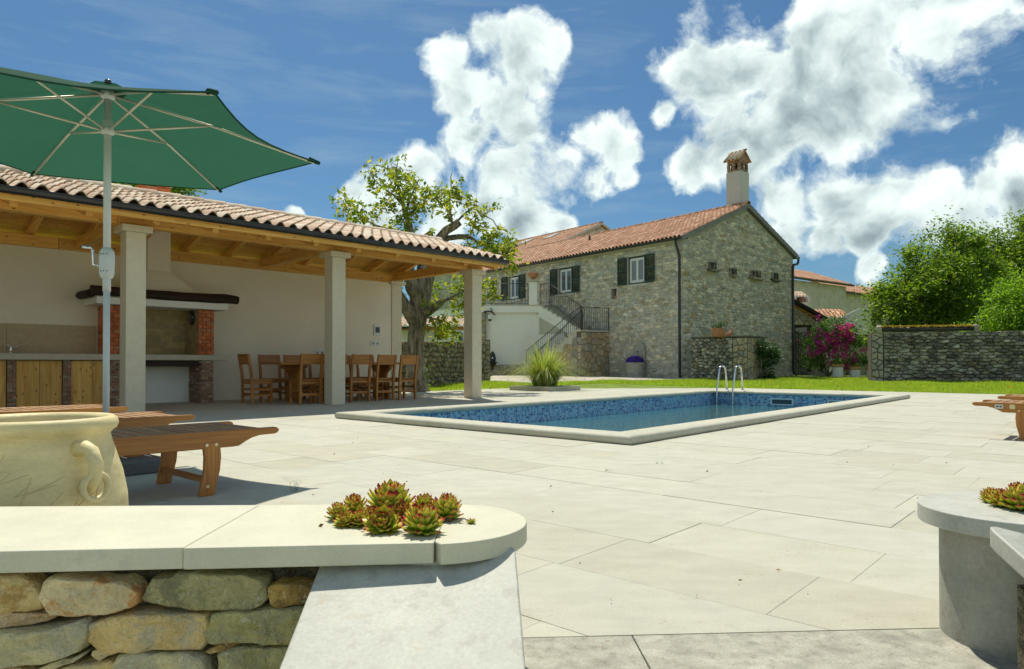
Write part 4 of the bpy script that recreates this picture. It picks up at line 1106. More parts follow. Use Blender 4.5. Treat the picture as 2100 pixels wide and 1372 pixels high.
for k in range(6):
    vs = []; 
    for i in range(NQ+1):
        q = .0 + i / NQ
        for j in range(NS+1):
            f = j / NS; A, B = ribpt(k, q), ribpt(k+1, q); p = A.lerp(B, f); sag = 4*f*(1-f)
            inward = (PC + Z3*p.z - p).normalized() if q > 0 else Vector((0, 0, 0))
            p = p + inward * sag * (.075 * q**3) * PR - Z3 * sag * .035 * q
            vs.append(p)
    n = len(can.v); can.v += vs
    for i in range(NQ):
        for j in range(NS): can.f.append((n + i*(NS+1)+j, n + i*(NS+1)+j+1, n + (i+1)*(NS+1)+j+1, n + (i+1)*(NS+1)+j))
    panel = MB(); panel.v = can.v[n:]; panel.f = [tuple(x - n for x in f) for f in can.f[-NQ*NS:]]
    o = panel.build('canopy_panel', M['cloth'], par, smooth=True)
    edge = [vs[NQ*(NS+1)+j] for j in range(NS+1)]
    MB().tube([p + Z3*.002 for p in edge], .006, 5).build('hem', M['cloth'], o)
    # pocket at the tip
    tip = ribpt(k, 1.0); dirp = (ribpt(k, 1.0) - ribpt(k, .9)).normalized()
    MB().tube([tip - dirp*.06, tip + dirp*.03], [.022, .014], 8).build('tip_pocket', M['cloth'], o)
vent = MB(); ve = []
for k in range(12):
    a = angs[0] + R(30*k); rr = .13 if k % 2 == 0 else .115; ve.append(PC + Vector((math.cos(a)*rr, math.sin(a)*rr, PT + .012)))
vent.add([PC + Z3*(PT+.055)] + ve, [(0, 1+k, 1+(k+1) % 12) for k in range(12)]); vent.build('vent_cap', M['cloth'], par, smooth=True)
MB().lathe([(.02, 0), (.024, .015), (.012, .028)], PC + Z3*(PT+.045), 12).build('finial', M['gutter'], par, smooth=True)
MB().tube([PC + Z3*.08, PC + Z3*1.36], .0215, 20).build('lower_pole', M['pole'], par, smooth=True)
MB().tube([PC + Z3*1.42, PC + Z3*(PT-.02)], .0245, 20).build('upper_pole', M['pole'], par, smooth=True)
MB().tube([PC + Z3*1.27, PC + Z3*1.40], .026, 20).build('pole_sleeve', M['pole'], par, smooth=True)
cr = MB().lathe([(.02, 1.355), (.04, 1.37), (.048, 1.40), (.05, 1.50), (.046, 1.55), (.03, 1.575), (.02, 1.58)], PC, 24).build('crank_housing', M['pole'], par, smooth=True)
for a in (250, 275, 300):
    for z in (1.41, 1.53):
        d = Vector((math.cos(R(a)), math.sin(R(a)), 0)); MB().tube([PC + d*.047 + Z3*z, PC + d*.052 + Z3*z], .004, 8).build('screw', M['iron'], cr)
MB().tube([PC + Vector((-.04, -.02, 1.45)), PC + Vector((-.075, -.03, 1.455)), PC + Vector((-.085, -.03, 1.555)), PC + Vector((-.092, -.03, 1.575)), PC + Vector((-.145, -.05, 1.578))], [.010, .009, .008, .009, .011], 8).build('crank_handle', M['chrome'], cr, smooth=True)
HUB = 2.43
MB().lathe([(.026, HUB-.05), (.042, HUB-.045), (.044, HUB-.01), (.034, HUB+.0), (.034, HUB+.05), (.026, HUB+.055)], PC, 20).build('runner_hub', M['pole'], par, smooth=True)
MB().lathe([(.026, PT-.07), (.045, PT-.06), (.05, PT-.03), (.04, PT-.01)], PC, 20).build('top_hub', M['pole'], par, smooth=True)
for k in range(6):
    a = angs[k]; d = Vector((math.cos(a), math.sin(a), 0))
    MB().tube([PC + d*.045 + Z3*(PT-.045), ribpt(k, .5, -.016), ribpt(k, .99, -.012)], .0095, 8).build('rib', M['rib'], par, smooth=True)
    MB().tube([PC + d*.042 + Z3*(HUB-.02), ribpt(k, .46, -.025)], .0085, 8).build('strut', M['rib'], par, smooth=True)
pb = thing('parasol_base', 'speckled grey granite slab weighing down the parasol foot between two loungers', 'parasol base', PC)
rzb = math.atan2(PU.y, PU.x)
MB().cbox(PC + Z3*.045, .66, .66, .084, rzb).build('granite_slab', M['granite'], pb, bevel=.008)
MB().lathe([(.06, .087), (.06, .095), (.032, .11), (.032, .40), (.026, .41)], PC, 20).build('socket', M['gutter'], pb, smooth=False)
# ------------------------------------------------------------------ sun loungers
def lounger_proto():
    t = thing('sun_lounger', '', 'sun lounger', (0, 0, 0), 'wooden sun loungers on the terrace'); W_ = .64; T = .030
    prof = [(0, .352), (-.012, .364), (-.03, .37), (-1.98, .37), (-2.0, .36), (-2.0, .27), (-.30, .27), (-.262, .272), (-.22, .295), (-.18, .314), (-.13, .326), (-.03, .328), (-.01, .336)]
    for y in (0, W_ - T):
        rl = MB().prism([(x, y, z) for x, z in prof], (0, T, 0)).build('side_rail', M['teak'], t, grain=True, bevel=.006)
        yo = y - .004 if y == 0 else y + T + .004
        for x in (-.455, -.40, -1.62, -1.56):
            MB().tube([(x, yo - .001, .292), (x, yo + .001, .292)], .009, 12).build('bolt', M['rivet'], rl)
        yi = y + T if y == 0 else y - .034
        for x0, f in ((-.42, 1), (-1.62, -1)):
            out = [(.045, .30), (.052, .22), (.045, .14), (.022, .05), (.012, .0)]; inn_ = [(-.075, .0), (-.066, .06), (-.048, .14), (-.045, .22), (-.055, .30)]
            lg = MB().prism([(x0 + f*x, y - .002 if y == 0 else y + .002, z) for x, z in out + inn_], (0, T, 0)).build('leg', M['teak'], t, grain=True, bevel=.006)
            lx = x0 - f*.03
            MB().tube([(lx, yo - .003, .055), (lx, yo + .003, .055)], .009, 12).build('bolt', M['rivet'], lg)
    for x0 in (-.45, -1.59):
        MB().box((x0 - .02, T, .075), (.045, 0, 0), (0, W_ - 2*T, 0), (0, 0, .028)).build('stretcher', M['teak'], t, grain=True, bevel=.003)
    k = 0; x = -.115
    while x > -1.95:
        MB().box((x - .062, T + .001, .350), (.062, 0, 0), (0, W_ - 2*T - .002, 0), (0, 0, .018)).build('slat', M['teak_slat'], t, grain=True)
        x -= .078
    for y in (T + .001, W_ - T - .026): MB().box((-1.95, y, .315), (1.8, 0, 0), (0, .024, 0), (0, 0, .034)).build('slat_batten', M['teak'], t, grain=True)
    return t
M['rivet'] = mplain('brass_rivet', (.70,.62,.42), .3, metal=.6)
lp = lounger_proto(); ru = math.atan2(.735, .678)
tip1 = Vector((-1.444, 4.37, 0))
LL = [(tip1, ru, 'oiled wooden sun lounger in the parasol shade, nearest to the camera on the left'),
      (Vector((-2.43, 5.40, 0)), ru, 'sunlit wooden sun lounger just behind the shaded one on the left'),
      (Vector((-3.50, 6.42, 0)), ru, 'sunlit wooden sun lounger furthest left, nearest to the pavilion doors'),
      (Vector((5.17, 7.72, 0)), math.atan2(.673, -.740), 'wooden sun lounger at the right edge with two small metal labels on its rail'),
      (Vector((6.35, 9.05, 0)), math.atan2(.673, -.740), 'wooden sun lounger at the right edge, behind the one with metal labels')]
for k, (p, rz, lab) in enumerate(LL):
    c = lp if k == 0 else copy_tree(lp); c.location = p; c.rotation_euler = (0, 0, rz); c['label'] = lab
    if k == 3: rl = c
# the two small labels on the rail of the right lounger
for (x, w, h, mm, q) in ((-.235, .07, .042, 'label_silver', 0), (-.345, .045, .045, 'label_brass', 1)):
    if mm not in M: M[mm] = mplain(mm, (.62,.64,.62) if q == 0 else (.75,.62,.28), .3, metal=.4)
    me_o = MB().box((x - w/2, .64 + .0005, .3225 - h/2 + .005), (w, 0, 0), (0, .004, 0), (0, 0, h)).build('rail_label', M[mm], None)
    me_o.parent = rl; L0 = me_o.location.copy(); me_o.location = L0 if True else L0
    me_o.location.z = .3075 + .0
    # printed mark: a dark hourglass figure on the silver one, a small emblem on the brass one
    if q == 0:
        pts = [(-.022, .0, -.011), (-.022, 0, .011), (0, 0, .001), (.022, 0, .011), (.022, 0, -.011), (0, 0, -.001)]
        mk = newmesh('printed_mark', pts, [(0, 2, 1), (0, 5, 2), (5, 4, 2), (4, 3, 2)], M['gutter'])
        mo = link('printed_mark', mk, me_o); mo.location = (0, .0035, .021)
    else:
        pts = [(.009*math.cos(a_ * math.pi/3), 0, .009*math.sin(a_ * math.pi/3)) for a_ in range(6)]
        mo = link('printed_mark', newmesh('printed_mark', pts, [tuple(range(6))], M['label_silver']), me_o); mo.location = (0, .0035, .023)
# ------------------------------------------------------------------ clay pot
PO = Vector((-1.638, 2.41, 0))
pt = thing('clay_urn', 'large sand coloured glazed clay urn with ring handles behind the low wall', 'urn', PO)
prof = [(.17, .0), (.20, .02), (.265, .12), (.287, .22), (.283, .30), (.268, .38), (.246, .45), (.232, .495), (.228, .515), (.236, .527), (.248, .535), (.254, .55), (.25, .568), (.238, .578), (.222, .577), (.212, .565), (.208, .54), (.215, .48), (.24, .38), (.25, .28), (.23, .12), (.15, .03)]
MB().lathe(prof, PO, 72).build('urn_body', M['pot'], pt, smooth=True)
for k, zz in enumerate((.40, .41, .335)):
    rad = np.interp(zz, [.30, .38, .45], [.283, .268, .246])
for ang in (-25, 155):
    d = Vector((math.cos(R(ang)), math.sin(R(ang)), 0)); sd = Vector((-d.y, d.x, 0))
    pts = [PO + d*.225 + Z3*.475, PO + d*.265 + Z3*.487, PO + d*.305 + Z3*.475, PO + d*.325 + Z3*.435, PO + d*.318 + Z3*.39, PO + d*.29 + Z3*.36, PO + d*.26 + Z3*.355]
    hd = MB().tube(pts, [.03, .024, .021, .021, .021, .023, .03], 14).build('handle', M['pot'], pt, smooth=True)
    e = (d + sd*.35).normalized(); cc = PO + d*.322 + Z3*.362; e2 = sd
    rp = [cc + (sd*math.cos(t_) * .042 + (Z3 + d*.0).normalized()*math.sin(t_)*.042) for t_ in [2*math.pi*i/24 for i in range(25)]]
    MB().tube(rp, .0105, 12, cap=False).build('ring', M['pot'], hd, smooth=True)
# scratched lines: thin grooves modelled as fine ridges around the urn
rsc = random.Random(8)
for k in range(26):
    th0 = R(rsc.uniform(-120, -15)); z0 = rsc.uniform(.18, .42); n = 10; dth = R(rsc.uniform(6, 24)); dz = rsc.uniform(.02, .11); pts = []
    for i in range(n):
        f = i/(n-1); z = z0 + dz*f; rad = float(np.interp(z, [.12, .22, .30, .38, .45, .495], [.265, .287, .283, .268, .246, .232])) + .0002
        th = th0 + dth*f; pts.append(PO + Vector((math.cos(th)*rad, math.sin(th)*rad, z)))
    MB().tube(pts, [.0005] + [.0011]*(n-2) + [.0005], 5).build('scratch', M['scratch'] if 'scratch' in M else M.setdefault('scratch', mplain('ochre_scratch', (.56,.45,.22), .8)), pt)
# ------------------------------------------------------------------ low walls with stone caps, steps
CZ = .36; CT = .048
wallL = thing('left_garden_wall', 'low wall of rough ochre stones with pale slab cap in the left foreground', 'garden wall', (-1.2, 1.8, 0))
fx = lambda x: 1.575 + .085*(x + .173)         # front edge of the cap
bx_ = lambda x: 2.015 + .03*(x + .11)
def capslab(x0, x1, name='cap_slab', dz=0, fy=0):
    P = [Vector((x0, fx(x0)+fy, CZ-CT)), Vector((x1, fx(x1)+fy, CZ-CT)), Vector((x1, bx_(x1), CZ-CT)), Vector((x0, bx_(x0), CZ-CT))]
    return MB().prism(P, Z3*(CT+dz)).build(name, M['cap'], wallL, bevel=.004)
capslab(-.715, -.1752); 
P = [Vector((-2.2, fx(-2.2)+.004, CZ-CT)), Vector((-.7158, fx(-.7158)+.004, CZ-CT)), Vector((-.7158+.135, bx_(-.55), CZ-CT)), Vector((-2.2, bx_(-2.2), CZ-CT))]
capslab(-1.9, -.7165, fy=.006)
capslab(-4.2, -1.9015, fy=.006)
cc = Vector((-.19, 1.79, 0)); rr = .228; P = [Vector((-.1749, fx(-.1745)+.018, 0))]
for k in range(25):
    a = R(-82 + k*(82+62)/24); P.append(cc + Vector((math.cos(a)*rr*(1.0), math.sin(a)*rr, 0)))
P += [Vector((-.1749, bx_(-.1745), 0))]
MB().prism([p + Z3*(CZ-CT) for p in P], Z3*CT).build('rounded_cap_end', M['cap'], wallL, bevel=.004)
# core
wf = lambda x: fx(x) + .055
core = [Vector((-4.2, wf(-4.2)+.03, -.98)), Vector((-.2, wf(-.2)+.03, -.98)), Vector((-.2, 1.97, -.98)), Vector((-4.2, 1.86, -.98))]
MB().prism(core, Z3*(.98+CZ-CT-.001)).build('wall_core', M['wallmortar'] if 'wallmortar' in M else M.setdefault('wallmortar', mstone('sandy_wall_mortar', [(.20,.18,.11)], scale=20, rough=1, bump=1.0, bscale=110, mixamt=.9, valvar=0, bdist=.02, speck=((.05,.045,.03), 130, .5, .8))), wallL)
MB().lathe([(.195, -.98), (.195, CZ-CT-.001)], (-.19, 1.79, 0), 40).build('round_pillar', M['slab'], wallL, smooth=False)
# the face stones, traced from the photograph (crop x3 of the lower left corner)
ST = [  # outline points, protrusion, tone
 ([(-120,520),(60,508),(180,520),(270,590),(318,640),(322,690),(300,728),(200,745),(60,755),(-120,760)], .030, 0),
 ([(322,560),(352,532),(430,520),(560,540),(700,555),(790,545),(850,580),(888,630),(890,680),(860,705),(780,728),(640,750),(480,752),(380,745),(330,700),(312,640)], .036, 1),
 ([(975,540),(1080,530),(1120,505),(1250,498),(1400,515),(1560,520),(1640,545),(1652,600),(1660,660),(1630,700),(1560,722),(1400,728),(1200,712),(1040,690),(920,678),(905,660),(940,600)], .034, 2),
 ([(1660,600),(1720,572),(1850,570),(1960,590),(1960,700),(1860,706),(1740,712),(1690,690),(1672,640)], .022, 3),
 ([(-120,765),(60,758),(300,740),(372,748),(400,768),(330,800),(180,830),(20,845),(-120,850)], .020, 4),
 ([(-120,860),(60,848),(280,830),(430,815),(520,790),(590,770),(605,830),(596,900),(560,960),(470,1000),(330,1030),(160,1050),(-20,1075),(-120,1080)], .046, 5),
 ([(620,800),(700,770),(860,750),(1040,742),(1230,745),(1295,760),(1318,830),(1322,900),(1290,945),(1180,962),(1000,955),(860,970),(740,985),(650,970),(610,940),(592,860)], .040, 6),
 ([(1345,748),(1420,735),(1560,730),(1700,722),(1860,712),(1960,715),(1960,930),(1880,930),(1780,940),(1690,918),(1520,918),(1330,915),(1322,860),(1332,790)], .034, 7),
 ([(600,985),(640,975),(700,985),(770,988),(700,1010),(650,1040),(615,1030),(588,1010)], .02, 1),
 ([(270,1090),(360,1045),(480,1020),(560,985),(575,990),(500,1045),(440,1065),(330,1098),(280,1103)], .024, 5),
 ([(500,1050),(620,1045),(740,1020),(775,1040),(760,1100),(770,1200),(340,1200),(300,1120),(420,1080)], .03, 6),
 ([(790,990),(900,968),(1060,962),(1200,975),(1290,1000),(1318,1050),(1338,1120),(1340,1220),(770,1220),(755,1100),(768,1030)], .044, 5),
 ([(1295,975),(1370,940),(1470,928),(1560,925),(1500,950),(1400,968),(1330,988)], .02, 0),
 ([(1390,975),(1500,945),(1620,945),(1780,948),(1900,935),(1960,935),(1960,1220),(1370,1220),(1368,1100),(1385,1030)], .036, 7),
 ([(-120,1095),(40,1080),(200,1065),(262,1088),(268,1120),(330,1200),(-120,1200)], .026, 0)]
TONES = [[(.62,.48,.22)], [(.80,.66,.38)], [(.44,.40,.20)], [(.46,.31,.09)], [(.62,.46,.26)], [(.66,.59,.33)], [(.78,.58,.25)], [(.48,.44,.19)]]
RUST = {0: (.45,.24,.06), 1: (.60,.22,.03), 2: (.20,.19,.11), 3: (.20,.13,.05), 4: (.48,.20,.05), 5: (.50,.47,.34), 6: (.56,.50,.34), 7: (.42,.38,.22)}
SM = [mstone('near_wall_stone_%s' % nm, TONES[k], scale=12, rough=.85, bump=1.0, bscale=30, mixamt=.32, valvar=0, dark=RUST[k], darkamt=.40, darkscale=13, darkk=15, bdist=.03, detail=10, speck=((.75,.72,.58), 70, .60, .6), grain=(120, .12)) for k, nm in enumerate(['sand', 'rust', 'olive', 'brown', 'orange', 'pale', 'cream', 'moss'])]
import mathutils.noise as mno
def near_stone(poly, prot, tone, seed):
    def W3(u, v):      # crop pixel -> point on the face plane
        px, py = u/3, 1000 + v/3; x = (px - 1050)/1440 * 1.6
        for _ in range(4): x = (px - 1050)/1440 * wf(x)
        d = wf(x); return Vector((x, d, EYE + (746 - py)/1440*d))
    cu = sum(p[0] for p in poly)/len(poly); cv = sum(p[1] for p in poly)/len(poly)
    P0 = [W3(cu + (u-cu)*1.02, cv + (v-cv)*1.035) for u, v in poly]
    # resample outline smoothly
    n = len(P0); out = []
    for i in range(n):
        a, b = P0[i], P0[(i+1) % n]; L = (b-a).length; k = max(1, int(L/.012))
        for q in range(k): out.append(a.lerp(b, q/k))
    m = len(out); c = sum(out, Vector())/m
    rf = random.Random(seed*13+5); planes = [(rf.uniform(-.22, .22), rf.uniform(-.4, .4), rf.uniform(.006, .022)) for _ in range(6)]
    vs = []; rings = [(1.0, .045), (1.0, -.35), (.99, -.75), (.972, -.92), (.93, -.98), (.85, -1.0), (.76, -1.0), (.67, -1.0), (.58, -1.01), (.49, -1.01), (.40, -1.01), (.31, -1.02), (.22, -1.02), (.12, -1.02)]
    for s_, y in rings:
        for p in out:
            d = (p - c); L = d.length; q = c + d * (1 - (1 - s_) * min(1, .09 / max(L, .02)) ) if s_ > .9 else c + d * s_
            if y > 0: q = q + Vector((0, y, 0)) 
            else:
                nz = mno.fractal(Vector((q.x*14 + seed*7, q.z*30, seed)), .7, 2.1, 6) * .012
                nz2 = (abs(mno.noise(Vector((q.x*9 + seed*3, q.z*16, seed*2)))) - .2) * .034
                cut = max(0, max(a_*(q.x-c.x) + b_*(q.z-c.z) - o_ for a_, b_, o_ in planes)) * .55
                q = q + Vector((nz*.3, prot * y + (nz*.7 + nz2*.35) * (1 if y < -.5 else .3) + (min(cut, prot*.4) if y < -.5 else 0), nz*.3))
            vs.append(q)
    vs.append(c + Vector((0, -prot*1.03, 0)))
    fs = []
    for k in range(len(rings)-1):
        for i in range(m): fs.append((k*m+i, k*m+(i+1) % m, (k+1)*m+(i+1) % m, (k+1)*m+i))
    e = (len(rings)-1)*m
    for i in range(m): fs.append((e+i, e+(i+1) % m, len(vs)-1))
    mbx = MB(); mbx.add(vs, fs)
    # outward orientation
    o = mbx.build('stone', SM[tone], wallL, smooth=True)
    import bmesh
    bm = bmesh.new(); bm.from_mesh(o.data); bmesh.ops.recalc_face_normals(bm, faces=bm.faces); bm.to_mesh(o.data); bm.free()
for k, (poly, prot, tone) in enumerate(ST): near_stone(poly, prot, tone, k)
# sloping stringer slabs beside the steps
def stringer(name, wall, x0, x1, xb0, xb1, lab=None):
    # top line at the wall, falls towards the viewer
    def pt_(x, y): return Vector((x, y, .312 - (1.62 - y) * .36))
    P = [pt_(x0, 1.60), pt_(xb0, 1.0), pt_(xb1, 1.0), pt_(x1, 1.665)]
    P = [pt_(x0, 1.63), pt_(xb0, 1.0), pt_(xb1, 1.0), pt_(x1 + .012, 1.62), pt_(x1+.010, 1.655), pt_(x1-.004, 1.675), pt_(x1-.028, 1.68), pt_(x1-.09, 1.67)]
    Q = P[:]; mb_ = MB(); mb_.prism([p - Z3*.05 for p in P], Z3*.05); return mb_.build(name, M['slab'], wall, bevel=.005)
stringer('stringer_slab', wallL, -.437, -.002, -.425, .040)
MB().prism([Vector((-.425, 1.59, -.98)), Vector((-.425, .9, -.98)), Vector((.0, .9, -.98)), Vector((.0, 1.59, -.98))], Z3*.001)
cheek = [Vector((-.40, 1.62, .25)), Vector((-.40, 1.0, .03)), Vector((-.40, 1.0, -.98)), Vector((-.40, 1.62, -.98))]
MB().prism(cheek, Vector((.40, 0, 0))).build('step_cheek', M['slab'], wallL)
# right pillar
wallR = thing('right_garden_wall', 'round topped pale stone pillar and slab cap at the right edge', 'garden wall', (1.5, 1.9, 0))
RC = Vector((1.412, 1.955, 0)); P = []
for k in range(33):
    a = R(90 + k*180/32); P.append(RC + Vector((math.cos(a)*.252, math.sin(a)*.235, CZ-CT)))
P += [Vector((2.6, 1.72, CZ-CT)), Vector((2.6, 2.19, CZ-CT))]
MB().prism(P, Z3*CT).build('cap_slab', M['slab'], wallR, bevel=.004)
MB().lathe([(.208, -.98), (.208, CZ-CT-.006)], RC + Vector((.01, -.01, 0)), 64).build('round_pillar', M['pillar'] if 'pillar' in M else M.setdefault('pillar', mstone('weathered_pillar_limestone', [(.36,.355,.30)], scale=7, rough=.7, bump=.25, bscale=50, mixamt=.2, valvar=.02, dark=(.24,.225,.17), darkamt=.26, darkscale=8, bdist=.006, speck=((.30,.18,.08), 13, .63, .6), grain=(90, .12))), wallR, smooth=False)
smooth_by_angle([o for o in wallR.children if o.name.startswith('round_pillar')][0], 40)
smooth_by_angle([o for o in wallL.children if o.name.startswith('round_pillar')][0], 40)
MB().prism([Vector((1.5, 1.79, -.98)), Vector((2.6, 1.79, -.98)), Vector((2.6, 2.12, -.98)), Vector((1.5, 2.12, -.98))], Z3*(.98+CZ-CT-.002)).build('wall_core', M['wallmortar'], wallR)
def ptR(x, y): return Vector((x, y, .372 - (1.72 - y) * .36 - .25*(x - 1.155)))
Pr = [ptR(1.155, 1.71), ptR(1.165, 1.735), ptR(1.19, 1.74), ptR(1.50, 1.735), ptR(1.42, 1.0), ptR(1.17, 1.0)]
Pr = [ptR(1.152, 1.685), ptR(1.158, 1.708), ptR(1.18, 1.718), ptR(1.62, 1.718), ptR(1.62, .9), ptR(1.152, .9)]
MB().prism([p - Z3*.05 for p in Pr], Z3*.05).build('stringer_slab', M['slab'], wallR, bevel=.006)
MB().prism([Vector((1.19, .95, -.1)), Vector((1.19, 1.66, .24)), Vector((1.19, 1.66, -.98)), Vector((1.19, .95, -.98))], Vector((.4, 0, 0))).build('step_cheek', M['wallmortar'], wallR)
# the step: edging slabs at terrace level and two treads below
st = thing('garden_steps', None, None, (.6, 1.7, 0)); st['kind'] = 'structure'
def strip(x0, x1, xr0, xr1, y0f, y1f, z, name, th=.06):
    P = [Vector((xr0, y0f(xr0), z-th)), Vector((xr1, y0f(xr1), z-th)), Vector((x1, y1f(x1), z-th)), Vector((x0, y1f(x0), z-th))]
    return MB().prism(P, Z3*th).build(name, M['edge'], st, bevel=.003)
fy0 = lambda x: 1.60 + .02*x; fy1 = lambda x: LINE(x) - .004
strip(-.20, .3345, -.20, .3485, fy0, fy1, .001, 'edging_slab'); strip(.3375, 1.45, .3515, 1.45, fy0, fy1, .001, 'edging_slab')
for k in range(1, 6): MB().prism([Vector((-.02, 1.62-.34*k, -.165*k-.06)), Vector((1.25, 1.62-.34*k, -.165*k-.06)), Vector((1.25, 1.62-.34*(k-1)+.02, -.165*k-.06)), Vector((-.02, 1.62-.34*(k-1)+.02, -.165*k-.06))], Z3*.06).build('tread', M['edge'], st)
# ------------------------------------------------------------------ houseleeks
def mhouse():
    m, N, p, out = newmat('houseleek_leaf'); uv = N.n('ShaderNodeUVMap'); sx = N.n('ShaderNodeSeparateXYZ'); N.l(uv.outputs[0], sx.inputs[0])
    ge = N.n('ShaderNodeNewGeometry'); n1 = N.noise(ge.outputs['Position'], 60, 3, .6); v = vary(N)
    t = N.m('ADD', N.m('ADD', sx.outputs[1], N.m('MULTIPLY', N.m('SUBTRACT', n1, .5), .35)), N.m('ADD', N.m('MULTIPLY', sx.outputs[0], .10), N.m('MULTIPLY', N.m('SUBTRACT', v, .5), .22)))
    c = N.ramp(t, [(.0, (.28,.46,.03)), (.6, (.50,.62,.05)), (.86, (.74,.62,.09)), (.96, (.70,.14,.06)), (1.10, (.30,.03,.03))])
    N.l(c, p.inputs['Base Color']); p.inputs['Roughness'].default_value = .38; p.inputs['Subsurface Weight'].default_value = 0
    tr = N.n('ShaderNodeBsdfTranslucent'); N.l(c, tr.inputs['Color']); mx = N.n('ShaderNodeMixShader', i_0=.42); N.l(p.outputs[0], mx.inputs[1]); N.l(tr.outputs[0], mx.inputs[2]); N.l(mx.outputs[0], out.inputs[0]); return m
M['houseleek'] = mhouse()
def leek_leaf():
    V = []; UV = []; F = []; prof = [(0, .22, .5), (.25, .34, .35), (.55, .40, .25), (.78, .30, .15), (.92, .12, .06), (1.0, .01, 0)]
    for i, (y, w, th) in enumerate(prof):
        zc = .18 * y * y
        for (x, z) in ((-w, zc + .06), (0, zc + th*.15 - .0), (w, zc + .06), (0, zc - th*.42)): V.append((x * .62, y, z)); UV.append((abs(x) / .4, y))
    for i in range(len(prof)-1):
        a = i*4; b = a+4
        for k in range(4): F.append((a+k, a+(k+1) % 4, b+(k+1) % 4, b+k))
    F.append((3, 2, 1, 0))
    luv = []
    for f in F: luv += [UV[i] for i in f]
    return newmesh('leaf', V, F, M['houseleek'], smooth=True, uv=luv)
LEAF = leek_leaf()
def houseleek(c, rad, seed, tilt, tall, lab, nl=None):
    rad *= 1.42
    r = random.Random(seed); t = thing('houseleek', lab, 'succulent', c, 'houseleek rosettes on the wall caps')
    T = Matrix.Rotation(tilt[0], 3, 'X') @ Matrix.Rotation(tilt[1], 3, 'Y')
    rings_ = [(11, 8, 1.0), (12, 24, 1.0), (12, 38, .98), (11, 52, .92), (9, 64, .84), (7, 74, .72), (5, 83, .58)]
    if tall < .3: rings_ = [(7, 15, 1.0), (6, 45, .85), (5, 70, .6)]
    for j, (n, el, L) in enumerate(rings_):
        for i in range(n):
            az = 2*math.pi*(i + .5*(j % 2) + r.uniform(-.12, .12))/n + j*.3; e = R(el + r.uniform(-6, 6))
            d = T @ Vector((math.cos(az)*math.cos(e), math.sin(az)*math.cos(e), math.sin(e))); d.normalize()
            up = T @ Vector((-math.cos(az)*math.sin(e), -math.sin(az)*math.sin(e), math.cos(e)))
            x = d.cross(up).normalized(); z = x.cross(d)
            L2 = rad * L * r.uniform(.88, 1.08) * (.86)
            base = Vector(c) + T @ Vector((math.cos(az)*rad*.10, math.sin(az)*rad*.10, rad * (.10 + .62 * tall * j / 6)))
            put_unit('leaf', LEAF, t, base, tuple(x), tuple(d), tuple(z), (L2*.9, L2, L2*.9))
    MB().lathe([(rad*.35, 0), (rad*.2, rad*.2), (.001, rad*.5)], c, 10).build('crown', M['houseleek_base'], t)
    return t
M['houseleek_base'] = mplain('dry_root_base', (.05,.035,.02), .95)
def LG(px, py, z=CZ): return G0(px, py, z)
leeks = [(803, 1056, .055, .8, (0.05, 0), 'largest houseleek rosette at the back centre of the clump'),
 (788, 1086, .042, .55, (.75, 0), 'front houseleek rosette tilted to the viewer so its green heart shows'),
 (866, 1093, .043, .8, (.15, .05), 'front right houseleek rosette with pink outer leaves'),
 (914, 1064, .036, 1.1, (.0, .1), 'tall houseleek rosette at the right end of the clump'),
 (873, 1054, .032, .9, (.1, 0), 'houseleek rosette between the largest and the tall right one'),
 (697, 1066, .027, .9, (.0, -.15), 'houseleek rosette at the far left end of the clump'),
 (710, 1078, .023, .6, (.3, -.1), 'small pinkish houseleek rosette in front of the left end one'),
 (729, 1051, .030, .9, (.05, -.05), 'houseleek rosette behind the left end of the clump'),
 (742, 1077, .028, .7, (.25, 0), 'low houseleek rosette left of the front tilted one'),
 (764, 1070, .026, .8, (.3, 0), 'small houseleek rosette squeezed between largest and tilted ones'),
 (822, 1064, .028, .9, (.3, .1), 'yellowish houseleek rosette in front of the largest one'),
 (850, 1068, .024, .8, (.2, .1), 'small yellow houseleek rosette behind the front right one')]
for k, (px, py, rad, tall, tilt, lab) in enumerate(leeks):
    houseleek(LG(px, py), rad, k, tilt, tall, lab)
dl = LG(808, 1072); rs = np.random.RandomState(3); Pd = rs.normal(size=(300, 3)) * [.055, .022, .005] + np.array(dl) + [0, 0, .006]; Pd[:, 2] = np.maximum(Pd[:, 2], CZ + .001)
o = foliage('litter_and_shade', Pd, .022, mleaf('withered_leaf', [(.10,.055,.025),(.17,.09,.04),(.06,.035,.02)], trans=.1), None, 8, droop=0); tag(o, 'withered leaves and roots coloured dark for the shade under the houseleek clump', 'leaf litter', kind='stuff')  # brown litter, its dark tone doubling as shade between the rosettes
houseleek(LG(967, 1073), .012, 40, (.0, 0), .2, 'tiny single houseleek offset on a runner right of the clump')
ro = MB().tube([LG(967, 1073) + Z3*.004, LG(950, 1068) + Z3*.008, LG(936, 1066) + Z3*.003, LG(920, 1068) + Z3*.004], .0012, 6).build('runner_stem', M['houseleek_base']); tag(ro, 'thin brown runner linking the tiny houseleek to the clump', 'stem')
for k, (px, py, rad, lab) in enumerate([(2030, 1030, .026, 'leftmost houseleek rosette on the right wall cap'), (2050, 1038, .030, 'middle houseleek rosette on the right wall cap'), (2092, 1046, .044, 'largest houseleek rosette at the right picture edge'), (2070, 1032, .022, 'small dark houseleek rosette behind the others on the right cap')]):
    houseleek(LG(px, py), rad, 60+k, (0, 0), .9, lab)
